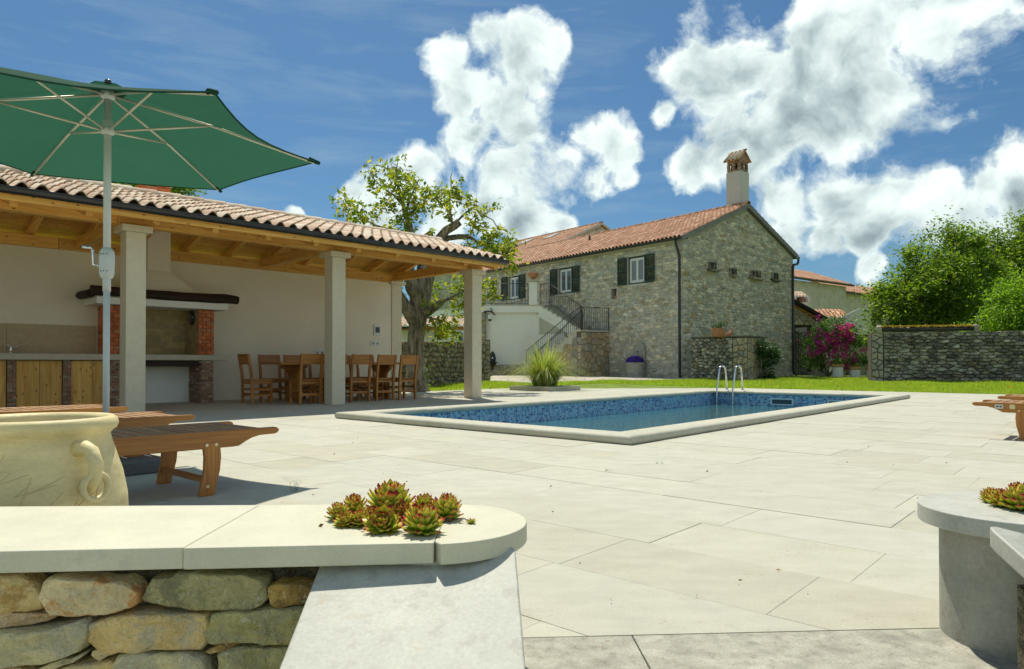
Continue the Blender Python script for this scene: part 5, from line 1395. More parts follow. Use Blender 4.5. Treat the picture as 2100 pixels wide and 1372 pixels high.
# ------------------------------------------------------------------ stone house
HC = Vector((7.53, 31.0, 0)); HA = Vector((-.609, .793, 0)).normalized(); HB = Vector((.793, .609, 0)).normalized()
def H_(s, t, z=0.0): return HC + HA*s + HB*t + Z3*z
HF = (HA, HB)
def hbox(s0, s1, t0, t1, z0, z1): return MB().box(H_(s0, t0, z0), HA*(s1-s0), HB*(t1-t0), Z3*(z1-z0))
house = thing('stone_house', 'two storey rubble stone farmhouse with clay tile roof and green shutters', 'house', H_(8, 4.4, .1))
GW = 8.9; EV = 6.42; RID = 8.42; TR = 4.75; HL = 17.0; GZ = .07
roofz = lambda t: EV + (RID-EV) * (t/TR if t < TR else (GW-t)/(GW-TR))
# walls: facade with openings (pieces butted), gable as prism
wins = [(2.69, .55, 4.53, 5.84), (7.71, .55, 4.47, 5.84), (12.15, .50, 4.47, 5.84)]
holes = [(c-h, c+h, a, b) for c, h, a, b in wins] + [(3.95, 4.32, 3.92, 4.42)]
holes.sort()
def wallcells(o0, o1, z0, z1, hs):
    xs = [o0] + [x for h in hs for x in h[:2]] + [o1]; out = []
    for i in range(len(xs)-1):
        a, b = xs[i], xs[i+1]
        if b - a < 1e-6: continue
        hh = [h for h in hs if h[0] <= a + 1e-6 and h[1] >= b - 1e-6]
        if hh: out += [(a, b, z0, hh[0][2]), (a, b, hh[0][3], z1)]
        else: out.append((a, b, z0, z1))
    return out
wm = MB()
for a, b, z0, z1 in wallcells(0, HL, -.1, EV-.12, [(2.14,3.24,4.53,5.84), (3.95,4.32,3.92,4.42), (7.16,8.26,4.47,5.84), (11.65,12.65,4.47,5.84)]):
    wm.box(H_(a, 0, z0), HA*(b-a), HB*.4, Z3*(z1-z0))
wm.build('facade_wall', M['housemortar'], house, frame=HF)
gp = [H_(.0, .4, -.1), H_(.0, GW, -.1), H_(.0, GW, EV-.12), H_(.0, TR, RID-.16), H_(.0, .4, roofz(.4)-.16)]
MB().prism(gp, HA*.4).build('gable_wall', M['housemortar'], house, frame=HF)
hbox(HL-.4, HL, .4, GW, -.1, EV).build('rear_gable_wall', M['housemortar'], house); hbox(.4, HL-.4, GW-.4, GW, -.1, EV-.12).build('rear_wall', M['housemortar'], house)
# stones on the facade (x axis runs right as seen = -HA) and on the gable (+HB)
ent = random.Random(21)
fh = [(HL-b, HL-a, z0-.02, z1+.02) for a, b, z0, z1 in holes]
zb0 = GZ - .1
rubble(house, H_(HL, 0, zb0), -HA, HL, EV-.24-zb0, .36, .135, .03, M['housestone'], 170, 71, holes=[(a, b, z0-zb0, z1-zb0) for a, b, z0, z1 in fh], gap=.009, stuffname='far_facade_stones')
k1 = (RID-EV)/TR; k2 = (RID-EV)/(GW-TR)
rubble(house, H_(0, 0, zb0), HB, GW, RID-zb0, .36, .135, .03, M['gablestone'], 110, 72, clips=[lambda p: p[1]-(EV-.26-zb0+k1*p[0]), lambda p: p[1]-(EV-.26-zb0+k2*(GW-p[0]))], gap=.012, stuffname='far_gable_stones')
# corner quoins
r = random.Random(9); z = GZ - .1
while z < EV - .35:
    h = r.uniform(.22, .34); wl = r.uniform(.3, .6)
    for X, Y, mm in (((-HA), HB, 'housestone'), (HB, HA, 'gablestone')):
        w = wl if X == HB else .85 - wl; n = X.cross(Z3)
        c = H_(0, 0, z + h/2) + (HA * (w/2 + .0) if X != HB else HB * (w/2))
        put_unit('quoin', unit_mesh('quoin', r.randrange(12), M[mm], US[3]), house, c, tuple(X), tuple(Y), (0, 0, 1), (w, .055, h - .02))
    z += h
# eaves corbel and verge
hbox(-.02, HL, -.20, .0, EV-.22, EV-.14).build('eaves_course', M['reveal'], house, frame=HF)
upL = (HB*TR + Z3*(RID-EV)).normalized(); upR = (-HB*(GW-TR) + Z3*(RID-EV)).normalized()
SLf = math.hypot(TR+.22, (RID-EV)*(TR+.22)/TR); eb = .22*(RID-EV)/TR
SLr = math.hypot(GW-TR+.22, (RID-EV)*(GW-TR+.22)/(GW-TR)); ebr = .22*(RID-EV)/(GW-TR)
MB().box(H_(-.15, -.22, EV-eb-.10), HA*(HL+.15), upL*SLf, (-HA).cross(upL)*.10 if (-HA).cross(upL).z > 0 else HA.cross(upL)*.10).build('roof_deck', M['fascia'], house)
MB().box(H_(-.15, GW+.22, EV-ebr-.10), HA*(HL+.15), upR*SLr, HA.cross(upR)*.10 if HA.cross(upR).z > 0 else (-HA).cross(upR)*.10).build('roof_deck', M['fascia'], house)
for (t0, up, SL_, e_) in ((-.24, upL, SLf, eb), (GW+.24, upR, SLr, ebr)):
    MB().box(H_(-.20, t0, EV-e_-.16), HA*.05, up*(SL_+.05), Z3*.20).build('verge_board', M['fascia'], house)
tiles(house, H_(HL, -.26, EV-eb+.03), -HA, upL, HL+.2, SLf+.02, .235, .36, M['tile_house'], 300, seed=7, stuffname='far_roof_tiles')
tiles(house, H_(-.2, GW+.26, EV-ebr+.03), HA, upR, HL+.2, SLr+.02, .235, .36, M['tile_house'], 0, seed=8, stuffname='rear_roof_tiles')
ridge(house, H_(-.2, TR, RID+.06), H_(HL, TR, RID+.06), M['tile_house'], rr=.13, step=.42)
gutter(house, H_(HL, -.30, EV-eb-.02), H_(-.2, -.30, EV-eb-.02), -HB, .075, M['gutter'], bstep=1.2)
gutter(house, H_(HL, GW+.30, EV-ebr-.02), H_(-.2, GW+.30, EV-ebr-.02), HB, .075, M['gutter'], bstep=1.2)
def downpipe(name, pts, rr=.05): return MB().tube(pts, rr, 12).build(name, M['gutter'], house, smooth=True)
ez = EV-eb-.09
downpipe('downpipe', [H_(.1, -.32, ez), H_(.1, -.32, ez-.12), H_(.1, -.28, ez-.25), H_(.1, -.10, ez-.62), H_(.1, -.08, ez-.8), H_(.1, -.08, .45), H_(.08, -.10, .30), H_(0, -.16, .18)], .06)
er = EV-ebr-.09
downpipe('downpipe', [H_(-.12, GW+.32, er+.05), H_(-.12, GW+.32, er-.15), H_(-.10, GW+.26, er-.28), H_(-.09, GW-.08, er-.34), H_(-.09, GW-.14, er-.5), H_(-.09, GW-.14, .40), H_(-.12, GW-.10, .25), H_(-.2, GW-.0, .16)], .06)
for z in (1.2, 3.0, 4.8):
    for p in (H_(.1, -.08, z), H_(-.09, GW-.14, z)): MB().lathe([(.068, 0), (.068, .04)], p, 12).build('pipe_clip', M['gutter'], house)
# windows
for k, (c, h, z0, z1) in enumerate(wins):
    w = thing('window', None, None, H_(c, 0, z0)); w.parent = house; w.location = H_(c, 0, z0) - house.location
    if k == 2: w['label'] = 'window with its right half hidden behind the terrace pillar'
    for nm, a_, b_, za, zb in (('lintel', c-h-.22, c+h+.22, z1, z1+.17), ('sill', c-h-.20, c+h+.20, z0-.13, z0)):
        hbox(a_, b_, -.075 if nm == 'sill' else -.05, .12, za, zb).build(nm, M['reveal'], w, frame=HF, bevel=.012)
    for a_ in (c-h-.16, c+h): hbox(a_+.001, a_+.159, -.045, .12, z0+.001, z1-.001).build('jamb', M['reveal'], w, frame=HF, bevel=.01)
    # casement: outer frame, two leaves, panes, curtains
    def fr(nm, a_, b_, za, zb, t0, t1, wd, mt):
        m_ = MB()
        for q in ((a_, b_, za, za+wd), (a_, b_, zb-wd, zb), (a_, a_+wd, za+wd, zb-wd), (b_-wd, b_, za+wd, zb-wd)): m_.box(H_(q[0], t0, q[2]), HA*(q[1]-q[0]), HB*(t1-t0), Z3*(q[3]-q[2]))
        return m_.build(nm, mt, w, frame=HF)
    fr('window_frame', c-h, c+h, z0, z1, .06, .13, .07, M['shutter']); fr('window_frame', c-h+.072, c+h-.072, z0+.072, z1-.072, .05, .12, .055, M['white_frame'])
    for a_, b_ in ((c-h+.13, c-.003), (c+.003, c+h-.13)):
        fr('casement', a_, b_, z0+.13, z1-.13, .045, .10, .06, M['white_frame'])
        hbox(a_+.06, b_-.06, .07, .076, z0+.19, z1-.19).build('pane', M['glass'], w, frame=HF)
    # shutters folded open against the wall, louvred
    for sd, a_, b_ in ((-1, c-h-.60, c-h-.02), (1, c+h+.02, c+h+.60)):
        if k == 2 and sd == 1: a_, b_ = c+h+.02, c+h+.62
        t0 = -.115
        sh = MB()
        for q in ((a_, b_, z0, z0+.09), (a_, b_, z1-.08, z1), (a_, a_+.07, z0+.09, z1-.08), (b_-.07, b_, z0+.09, z1-.08), (a_+.07, b_-.07, (z0+z1)/2-.04, (z0+z1)/2+.04)):
            sh.box(H_(q[0], t0, q[2]), HA*(q[1]-q[0]), HB*.04, Z3*(q[3]-q[2]))
        so = sh.build('shutter', M['shutter'], w, frame=HF)
        z = z0 + .11
        while z < z1 - .12:
            if abs(z - (z0+z1)/2) > .06:
                MB().prism([H_(a_+.07, t0+.006, z), H_(a_+.07, t0+.036, z+.03), H_(a_+.07, t0+.036, z+.042), H_(a_+.07, t0+.006, z+.012)], HA*(b_-a_-.14)).build('louvre', M['shutter'], so)
            z += .058
# niche with a terracotta figure
hbox(3.90, 4.37, .30, .34, 3.9, 4.45).build('niche_back', M['black'], house)
for q in ((3.85, 4.42, -.05, .3, 4.42, 4.52), (3.85, 4.42, -.05, .3, 3.82, 3.92), (3.85, 3.95, -.05, .3, 3.921, 4.419), (4.32, 4.42, -.05, .3, 3.921, 4.419)): hbox(*q).build('niche_stone', M['reveal'], house, frame=HF)
duck = thing('terracotta_duck', 'small terracotta duck figure sitting in the square wall niche', 'figurine', H_(4.1, .08, 3.92))
MB().lathe([(.02, 0), (.08, .02), (.10, .09), (.07, .14), (.02, .17)], H_(4.12, .06, 3.921), 14).build('body', M['terracotta'], duck, smooth=True)
MB().tube([H_(4.06, .05, 4.03), H_(4.02, .03, 4.13), H_(4.02, .02, 4.19), H_(3.98, .0, 4.21)], [.04, .03, .045, .012], 8).build('neck', M['terracotta'], duck, smooth=True)
# dovecote ledges and holes on the gable
for (px, py, nh, w) in ((1460, 548, 2, .85), (1502, 560, 2, .5), (1548, 565, 3, 1.15), (1588, 569, 2, .8)):
    r_ = (px-1050)/1440; t = (r_*31.0 - 7.53)/(HB.x - HB.y*r_); P = H_(0, t); z = EYE + (746-py)/1440*P.y
    led = MB().prism([H_(0, t-w/2, z-.09), H_(0, t+w/2, z-.13), H_(0, t+w/2-.12, z-.22), H_(0, t-w/2+.12, z-.2)], -HA*.24).build('dove_ledge', M['oldwall'], house)
    for i in range(nh):
        ti = t + (i - (nh-1)/2) * .30
        MB().box(H_(0, ti-.07, z-.08), HB*.15, -HA*.10, Z3*.30).build('dove_hole', M['black'], house)
        MB().box(H_(0, ti-.12, z-.08), HB*.045, -HA*.14, Z3*.30).build('hole_stone', M['oldwall'], house)
# tall chimney
CHp = (11.0, 34.0)
tc_ = 5.2; sc_ = .75
chm = thing('tall_chimney', 'tall square plastered chimney with pierced brick crown and little tiled roof', 'chimney', H_(sc_, tc_, 7.9))
def chb(hw, z0, z1, nm, mt, par=chm, bv=0): return MB().box(H_(sc_-hw, tc_-hw, z0), HA*2*hw, HB*2*hw, Z3*(z1-z0)).build(nm, mt, par, frame=HF, bevel=bv)
M['chimplaster'] = mplain('grey_chimney_plaster', (.60,.56,.52), .9, bump=.15, bscale=60)
chb(.385, 7.6, 10.22, 'plaster_shaft', M['chimplaster'])
cz = 10.22
cb = chb(.33, cz, cz+.10, 'brick_course', M['brick_joint']); HWc = .345
for (z0, z1) in ((cz, cz+.10), (cz+.42, cz+.60)):
    if z0 > cz: chb(.33, z0, z1, 'brick_course', M['brick_joint'])
    for O, ux in ((H_(sc_+HWc, tc_-HWc, z0), -HA), (H_(sc_-HWc, tc_-HWc, z0), HB)):
        bricks(chm, O, ux, 2*HWc, z1-z0, .17, .055, .03, M['oldbrick'], gap=.008, jit=.01)
for ds in (-.30, 0, .30):
    for dt in (-.30, 0, .30):
        if ds == 0 and dt == 0: continue
        for q in range(5): MB().box(H_(sc_+ds-.06+rnd.uniform(-.008,.008), tc_+dt-.06+rnd.uniform(-.008,.008), cz+.10+q*.064), HA*.12, HB*.12, Z3*.058).build('brick', M['oldbrick'], chm)
chb(.20, cz+.10, cz+.42, 'flue', M['black'])
rz = cz + .60
gpp = [H_(sc_-.36, tc_-.40, rz), H_(sc_-.36, tc_+.40, rz), H_(sc_-.36, tc_, rz+.44)]
MB().prism(gpp, HA*.72).build('gable_block', M['oldbrick'], chm)
for sg in (-1, 1):
    up = (HB*(-sg)*.5 + Z3*.49).normalized(); O = H_(sc_-.46, tc_+sg*.5, rz-.09)
    n_ = HA.cross(up); n_ = n_ if n_.z > 0 else -n_
    MB().box(O, HA*.92, up*.78, n_*.03).build('roof_slab', M['tile_house'], chm)
    for q in range(4):
        A = O + HA*(.12 + q*.23) + n_*.035; me = halftube_mesh('cap_tile', M['tile'], .76, .085); x = up.cross(n_)
        put_unit('cap_tile', me, chm, A, tuple(x), tuple(up), tuple(n_), (1, 1, 1))
ridge(chm, H_(sc_-.5, tc_, rz+.44), H_(sc_+.5, tc_, rz+.44), M['tile_house'], rr=.07, step=.33)
MB().tube([H_(9.0, 3.0, 7.5), H_(9.0, 3.0, 8.05)], .06, 10).build('vent_pipe', M['gutter'], house)
# ------------------------------------------------------------------ second roof rising behind
h2 = thing('rear_house', 'taller house wing behind with a second tiled roof and three skylights', 'house', H_(21, 10))
z2 = 10.55; t2 = 10.0; s2 = 15.2; L2 = 16; hw2 = 4.6; e2 = 8.5
poly = [H_(s2, t2-hw2, 0), H_(s2, t2+hw2, 0), H_(s2, t2+hw2, e2), H_(s2, t2, z2-.1), H_(s2, t2-hw2, e2)]
MB().prism(poly, HA*L2).build('walls', M['housemortar'], h2, frame=HF)
rubble(h2, H_(s2, t2-hw2, 6.4), HB, 2*hw2, z2-6.4, .45, .2, .04, M['gablestone'], 60, 73, clips=[lambda p: p[1]-(e2-.2-6.4+(z2-e2)/hw2*p[0]), lambda p: p[1]-(e2-.2-6.4+(z2-e2)/hw2*(2*hw2-p[0]))], stuffname='far_gable_stones')
for sg, nobj in ((-1, 120), (1, 0)):
    up = (HB*(-sg)*hw2 + Z3*(z2-e2)).normalized(); SLn = math.hypot(hw2+.2, (z2-e2)*(hw2+.2)/hw2)
    O = H_(s2-.15 if sg > 0 else s2+L2, t2+sg*(hw2+.2), e2-.05)
    tiles(h2, O, HA if sg > 0 else -HA, up, L2+.15, SLn, .24, .37, M['tile_house'], nobj, seed=9, stuffname='far_roof_tiles' if sg < 0 else 'rear_roof_tiles')
    MB().box(H_(s2-.2, t2+sg*(hw2+.22), e2-.16), HA*.05, up*(SLn+.02), Z3*.16).build('verge_board', M['reveal'], h2)
    if sg < 0:
        nn = (-HA).cross(up); nn = nn if nn.z > 0 else -nn
        for q in (3.2, 6.2, 9.2):
            P = H_(s2+q, t2-hw2, e2) + up*3.0 + nn*.12
            fo = MB().box(P, HA*.8, up*1.15, nn*.06).build('skylight', M['reveal'], h2)
            MB().box(P + HA*.08 + up*.08 + nn*.061, HA*.64, up*.99, nn*.01).build('pane', mplain('sky_pane', (.35,.42,.48), .1, spec=1), fo)
ridge(h2, H_(s2-.15, t2, z2+.05), H_(s2+L2, t2, z2+.05), M['tile_house'], rr=.13, step=.42)
# ------------------------------------------------------------------ terrace, stairs
FX = 1.9                                     # the stairs stand this far out from the facade
def F_(s, w, z=0.0): return H_(s, -w, z)
fbox = lambda s0, s1, w0, w1, z0, z1: MB().box(F_(s0, w0, z0), HA*(s1-s0), -HB*(w1-w0), Z3*(z1-z0))
SK = 4.48
stair = thing('stone_staircase', 'outdoor stone staircase turning on a flagstone clad landing up to the balcony', 'staircase', F_(SK+2, 1.9, .1))
TZ = 3.89; LZ = 2.36; FT = 4.92
def steps(s0, s1, w0, w1, z0, z1, n, base):
    """rises from s1 (bottom, z0) to s0 (top, z1)"""
    for i in range(n):
        za = z0 + (z1-z0)*(i+1)/n; sa = s1 + (s0-s1)*i/n; sb = s1 + (s0-s1)*(i+1)/n
        lo, hi = min(sa, sb), max(sa, sb)
        fbox(lo+.002, hi-.002, w0, w1, base, za-.05).build('riser_block', M['coping'], stair, frame=HF)
        ext = .03 if s0 < s1 else -.03
        fbox(lo - (0.03 if ext < 0 else 0), hi + (.03 if ext > 0 else 0), w0-.03, w1+.03, za-.05, za).build('step_slab', M['coping'], stair, frame=HF, bevel=.008)
steps(SK+.35, SK+4.5, .98, 1.88, GZ, LZ, 14, GZ-.1)
fbox(SK-.0, SK+.35, .0, 1.88, -.05, LZ-.06).build('landing_core', M['flagjoint'], stair, frame=HF)
fbox(SK, SK+1.1, .0, .975, -.05, LZ-.06).build('landing_core', M['flagjoint'], stair, frame=HF)
fbox(SK-.06, SK+.37, -.0, 1.95, LZ-.06, LZ).build('landing_slab', M['coping'], stair, frame=HF, bevel=.008)
fbox(SK+.372, SK+1.1, -.0, .975, LZ-.06, LZ).build('landing_slab', M['coping'], stair, frame=HF, bevel=.008)
# clad faces: side towards the gable (+), front face under the flight
flagstones(stair, F_(SK, 1.9, 0), HB, Z3, -HA, 1.9, LZ-.08, 46, M['flag'], .03, seed=3)
def under(x, z):   # under the flight: x runs right from the bottom of the flight
    s = 4.5 - x; return z < GZ + (LZ-GZ) * min(1, (4.5 - s) / 4.15) - .30
flagstones(stair, F_(SK+4.5, 1.885, 0), -HA, Z3, -HB, 4.5, LZ-.06, 100, M['flag'], .03, seed=5, inside=under)
steps(SK+4.3, SK+1.1, .02, .94, LZ, TZ, 9, LZ-.05)
# white side wall below the upper flight, with a sloping soffit and dark recess
sidep = [F_(SK+4.3, .965, TZ-.0), F_(SK+1.1, .965, LZ+.12), F_(SK+1.1, .965, LZ-.45), F_(SK+4.3, .965, TZ-.62)]
MB().prism(sidep, HB*.02).build('white_stringer', M['plaster_white'], stair)
fbox(SK+1.12, SK+2.3, .02, .93, .0, LZ-.08).build('recess', M['housemortar'], stair)
fbox(SK+2.3, FT+SK+.2, .02, .93, .0, LZ+.0).build('white_wall', M['plaster_white'], stair)
fbox(SK+3.4, FT+SK+.2, .025, .935, LZ+.001, TZ-.5).build('white_wall', M['plaster_white'], stair)
# balcony polygon at z TZ
BV = [Vector((1.05, 37.6, 0)), Vector((-1.75, 37.4, 0)), Vector((-1.95, 38.1, 0)), Vector((-7.6, 44.3, 0)), Vector((-4.2, 47.5, 0)), Vector((3.9, 34.9, 0)) + HA*5.0]
BV[5] = F_(SK + 4.9, 0); BV.insert(6, F_(SK + 4.3, 0)); BV[0] = F_(SK + 4.3, .98)
bal = thing('balcony_terrace', 'white walled upper terrace with pale slab edge in front of the house', 'terrace', BV[1])
def shp(P, z0, z1, nm, mt, par): return MB().prism([Vector((p.x, p.y, z0)) for p in P], Z3*(z1-z0)).build(nm, mt, par)
cen = sum(BV, Vector())/len(BV)
BW = [p + (cen - p).normalized()*.12 for p in BV]
shp([BV[0] - Vector((0,0,0)), BV[1], BV[2], BV[3], Vector((-4.2, 47.5, 0)), F_(14, 0), F_(SK+4.3, 0)], TZ-.40, TZ-.05, 'slab_edge', M['plaster_white'], bal)
shp([BV[0], BV[1], BV[2], BV[3], Vector((-4.2, 47.5, 0)), F_(14, 0), F_(SK+4.3, 0)], TZ-.049, TZ, 'paving_edge', M['coping'], bal)
MB().box(Vector((BW[1].x, BW[1].y+.08, 0)), BV[0] - BV[1] + Vector((.1, 0, 0)), Vector((0, .25, 0)), Z3*(TZ-.402)).build('white_wall', M['plaster_white'], bal)
MB().box(BW[2] + Vector((.05, .15, 0)), BV[3]-BV[2], Vector((.2, .25, 0)), Z3*(TZ-.402)).build('white_wall', M['plaster_white'], bal)
pl = MB().box(Vector((-1.72, 37.35, 0)), Vector((.34, 0, 0)), Vector((0, .3, 0)), Z3*(TZ-.40)).build('stone_pilaster', M['flagjoint'], bal)
flagstones(pl, Vector((-1.72, 37.35, 0)), Vector((1, 0, 0)), Z3, Vector((0, -1, 0)), .34, TZ-.42, 16, M['flag'], .03, seed=8)
flagstones(bal, Vector((-1.3, 37.28, 0)), (BV[0]-BV[1]).normalized(), Z3, Vector((0, -1, 0)), 1.9, .72, 16, M['flag'], .03, seed=9)
# glazed door in the wall below
dr = D0(935, 690, 39.5)
dd_ = (BV[3]-BV[2]).normalized()
dp = BW[2] + dd_*1.35 + Vector((-.02, .0, 0))
door = MB().box(dp, dd_*1.9, Vector((-.05, -.05, 0)), Z3*2.55).build('glazed_door', M['shutter'], bal)
for q in (.1, 1.0): MB().box(dp + dd_*q + Vector((-.055, -.055, .5)), dd_*.8, Vector((-.01, -.01, 0)), Z3*1.9).build('pane', M['glass'], door)
# wrought iron railings
def railing(name, lab, A, B, parent_thing=None, h=1.1, bar=.14, low=.08, ext=None, scroll=False, rr=.012):
    A = Vector(A); B = Vector(B); t = thing(name, lab, 'railing', A, 'wrought iron railings of stairs and terrace')
    MB().tube([A + Z3*h, B + Z3*h], rr*1.5, 6).build('handrail', M['iron'], t, smooth=True)
    MB().tube([A + Z3*low, B + Z3*low], rr, 6).build('bottom_rail', M['iron'], t)
    for P in (A, B): MB().tube([P - Z3*.1, P + Z3*(h+.01)], rr*1.6, 6).build('post', M['iron'], t)
    L = math.hypot((B-A).x, (B-A).y); n = max(1, int(L/bar)); me = None
    for i in range(1, n):
        P = A.lerp(B, i/n)
        if me is None:
            mb_ = MB(); mb_.tube([Vector((0, 0, low)), Vector((0, 0, h))], rr*.62, 5); 
            for zc in (.52, .58): mb_.tube([Vector((0, 0, zc*h-.02)), Vector((0, 0, zc*h)), Vector((0, 0, zc*h+.02))], [rr*.6, rr*1.35, rr*.6], 5)
            me = newmesh('baluster', mb_.v, mb_.f, M['iron'])
        o = bpy.data.objects.new('baluster', me); COL.objects.link(o); o.parent = t; o.location = P - A
    if scroll:
        d = (A-B); d.z = 0; d.normalize()
        MB().tube([A + Z3*h, A + d*.12 + Z3*(h-.04), A + d*.20 + Z3*(h-.16), A + d*.17 + Z3*(h-.42), A + d*.08 + Z3*(h-.62), A + d*.14 + Z3*(h-.70)], rr*1.3, 6).build('scroll', M['iron'], t, smooth=True)
    return t
railing('stair_railing', 'iron railing on the outer side of the lower stair flight', F_(SK+4.2, 1.86, .35), F_(SK+.1, 1.86, LZ+.1), h=1.1, scroll=False)
railing('stair_railing', 'iron railing on the inner side of the lower stair flight, curling at its foot', F_(SK+4.3, 1.0, .3), F_(SK+.9, 1.0, LZ-.1), h=1.15, scroll=True)
railing('landing_railing', 'short level iron railing along the open side of the stair landing', F_(SK-.02, 1.84, LZ), F_(SK-.02, .08, LZ), h=1.12)
railing('stair_railing', 'iron railing sloping down beside the upper stair flight from the pillar', F_(SK+1.0, .95, LZ+.15), F_(SK+3.3, .95, TZ-.1), h=1.1, scroll=True)
BR = [BV[0] + Vector((-.55, .05, 0)), BV[1], BV[2], BV[3]]
railing('balcony_railing', 'iron railing on the terrace edge just right of the far pavilion column', BR[0] + Z3*TZ, BR[1] + Vector((0, .08, TZ)), h=1.15)
railing('balcony_railing', 'long iron railing on the terrace edge behind the walnut tree', BR[2] + Z3*TZ, BR[3] + Z3*TZ, h=1.15)
railing('balcony_railing', 'short iron railing between terrace pillar and stair top', BV[0] + Vector((.1, .05, TZ)), F_(SK+3.4, .95, TZ), h=1.1)
plr = thing('terrace_pillar', 'square white pillar with slab top on the terrace corner', 'pillar', BV[0] + Z3*TZ)
pb_ = BV[0] + Vector((-.28, .1, 0))
MB().cbox(pb_ + Z3*(TZ+.62), .42, .42, 1.24).build('shaft', M['plaster_white'], plr, bevel=.01); MB().cbox(pb_ + Z3*(TZ+1.29), .66, .66, .09).build('top_slab', M['coping'], plr, bevel=.01)
ur = thing('terracotta_bowl', 'terracotta bowl with twin handles on the terrace pillar', 'bowl', pb_ + Z3*(TZ+1.335))
MB().lathe([(.13, 0), (.14, .03), (.09, .06), (.16, .12), (.26, .22), (.30, .33), (.31, .38), (.27, .38), (.24, .30), (.1, .15)], pb_ + Z3*(TZ+1.336), 24).build('bowl', M['terracotta'], ur, smooth=True)
for sg in (-1, 1): MB().tube([pb_ + Vector((sg*.24, 0, TZ+1.6)), pb_ + Vector((sg*.36, 0, TZ+1.62)), pb_ + Vector((sg*.37, 0, TZ+1.52)), pb_ + Vector((sg*.22, 0, TZ+1.5))], .018, 8).build('handle', M['terracotta'], ur, smooth=True)
# wall lamp and wall fountain
lp_ = D0(1004, 650, 37.2)
lm = thing('wall_lamp', 'small wall spotlight under the slab edge at the end of the white wall', 'wall lamp', lp_)
MB().tube([lp_ + Vector((-.3, 0, .25)), lp_ + Vector((-.1, 0, .32)), lp_ + Vector((.12, 0, .28)), lp_ + Vector((.30, 0, .1))], [.06, .05, .05, .03], 8).build('bracket', M['iron'], lm, smooth=True)
MB().lathe([(.04, -.14), (.10, -.10), (.12, 0), (.10, .1), (.02, .14)], lp_ + Vector((.02, 0, .0)), 12).build('globe', M['white_frame'], lm, smooth=True)
MB().lathe([(.02, -.22), (.09, -.19), (.09, -.12), (.03, -.1)], lp_ + Vector((.02, 0, 0)), 12).build('fitting', M['iron'], lm)
fo_ = D0(1010, 738, 37.15)
wf_ = thing('wall_fountain', 'black cast iron wall fountain with arched back and bowl on the white wall', 'fountain', fo_)
arch = [(-.17, -.12), (.17, -.12), (.18, .12), (.15, .28), (.08, .40), (0, .46), (-.08, .40), (-.15, .28), (-.18, .12)]
MB().prism([fo_ + Vector((x, 0, z)) for x, z in arch], Vector((0, .06, 0))).build('arched_plate', M['iron'], wf_)
MB().prism([fo_ + Vector((x*.7, -.012, z*.75+.04)) for x, z in arch], Vector((0, .01, 0))).build('inner_plate', M['shutter'], wf_)
MB().tube([fo_ + Vector((0, -.01, .12)), fo_ + Vector((0, -.14, .12)), fo_ + Vector((0, -.16, .05))], .025, 8).build('spout', M['chrome'], wf_)
MB().lathe([(.03, -.52), (.08, -.48), (.06, -.38), (.16, -.26), (.25, -.16), (.29, -.13), (.24, -.12), (.1, -.2)], fo_ + Vector((0, -.12, 0)), 18).build('bowl', M['iron'], wf_, smooth=True)
# ------------------------------------------------------------------ planter and fountain back against the facade
pq = F_(2.45, .38, GZ)
plt_ = thing('stone_planter', 'round ribbed stone tub planted with violet flowers by the facade', 'planter', pq)
MB().lathe([(.40, 0), (.42, .06), (.43, .12), (.41, .16), (.44, .22), (.44, .38), (.42, .42), (.45, .50), (.45, .66), (.47, .70), (.47, .75), (.40, .75), (.38, .62)], pq, 36).build('tub', M['edge'], plt_, smooth=True)
rs = np.random.RandomState(6)
def dome(c, rx, rz_, n, seed):
    rs = np.random.RandomState(seed); d = rs.normal(size=(n, 3)); d /= np.linalg.norm(d, axis=1)[:, None]; d[:, 2] = np.abs(d[:, 2]); return np.array(c) + d * np.array([rx, rx, rz_]) * rs.uniform(.75, 1.0, (n, 1))
foliage('blossoms', dome(pq + Z3*.74, .45, .32, 1400, 3), .06, M['petal_blue'], plt_, 5, aspect=.9)['kind'] = 'stuff'
foliage('leaves', dome(pq + Z3*.72, .40, .24, 500, 4), .08, M['darkleaf'], plt_, 6)['kind'] = 'stuff'
bkp = F_(2.45, .06, GZ)
bk = thing('carved_fountain_slab', 'pale arched stone slab standing behind the violet planter', 'stone slab', bkp)
def arc_poly(hw, z0, z1, n=14): return [(-hw, z0), (hw, z0)] + [(hw*math.cos(math.pi*i/n), z1 - hw + hw*math.sin(math.pi*i/n)) for i in range(n+1)]
MB().prism([F_(2.45 - x, .05, z) for x, z in arc_poly(.36, GZ, 1.78)], -HB*.10).build('arched_slab', M['edge'], bk, frame=HF, bevel=.01)
MB().prism([F_(2.45 - x, .151, z) for x, z in arc_poly(.24, .9, 1.66)], -HB*.02).build('raised_panel', M['edge'], bk, frame=HF)
MB().tube([F_(2.45, .15, 1.33), F_(2.45, .24, 1.33), F_(2.45, .25, 1.27)], .018, 8).build('tap', M['iron'], bk)
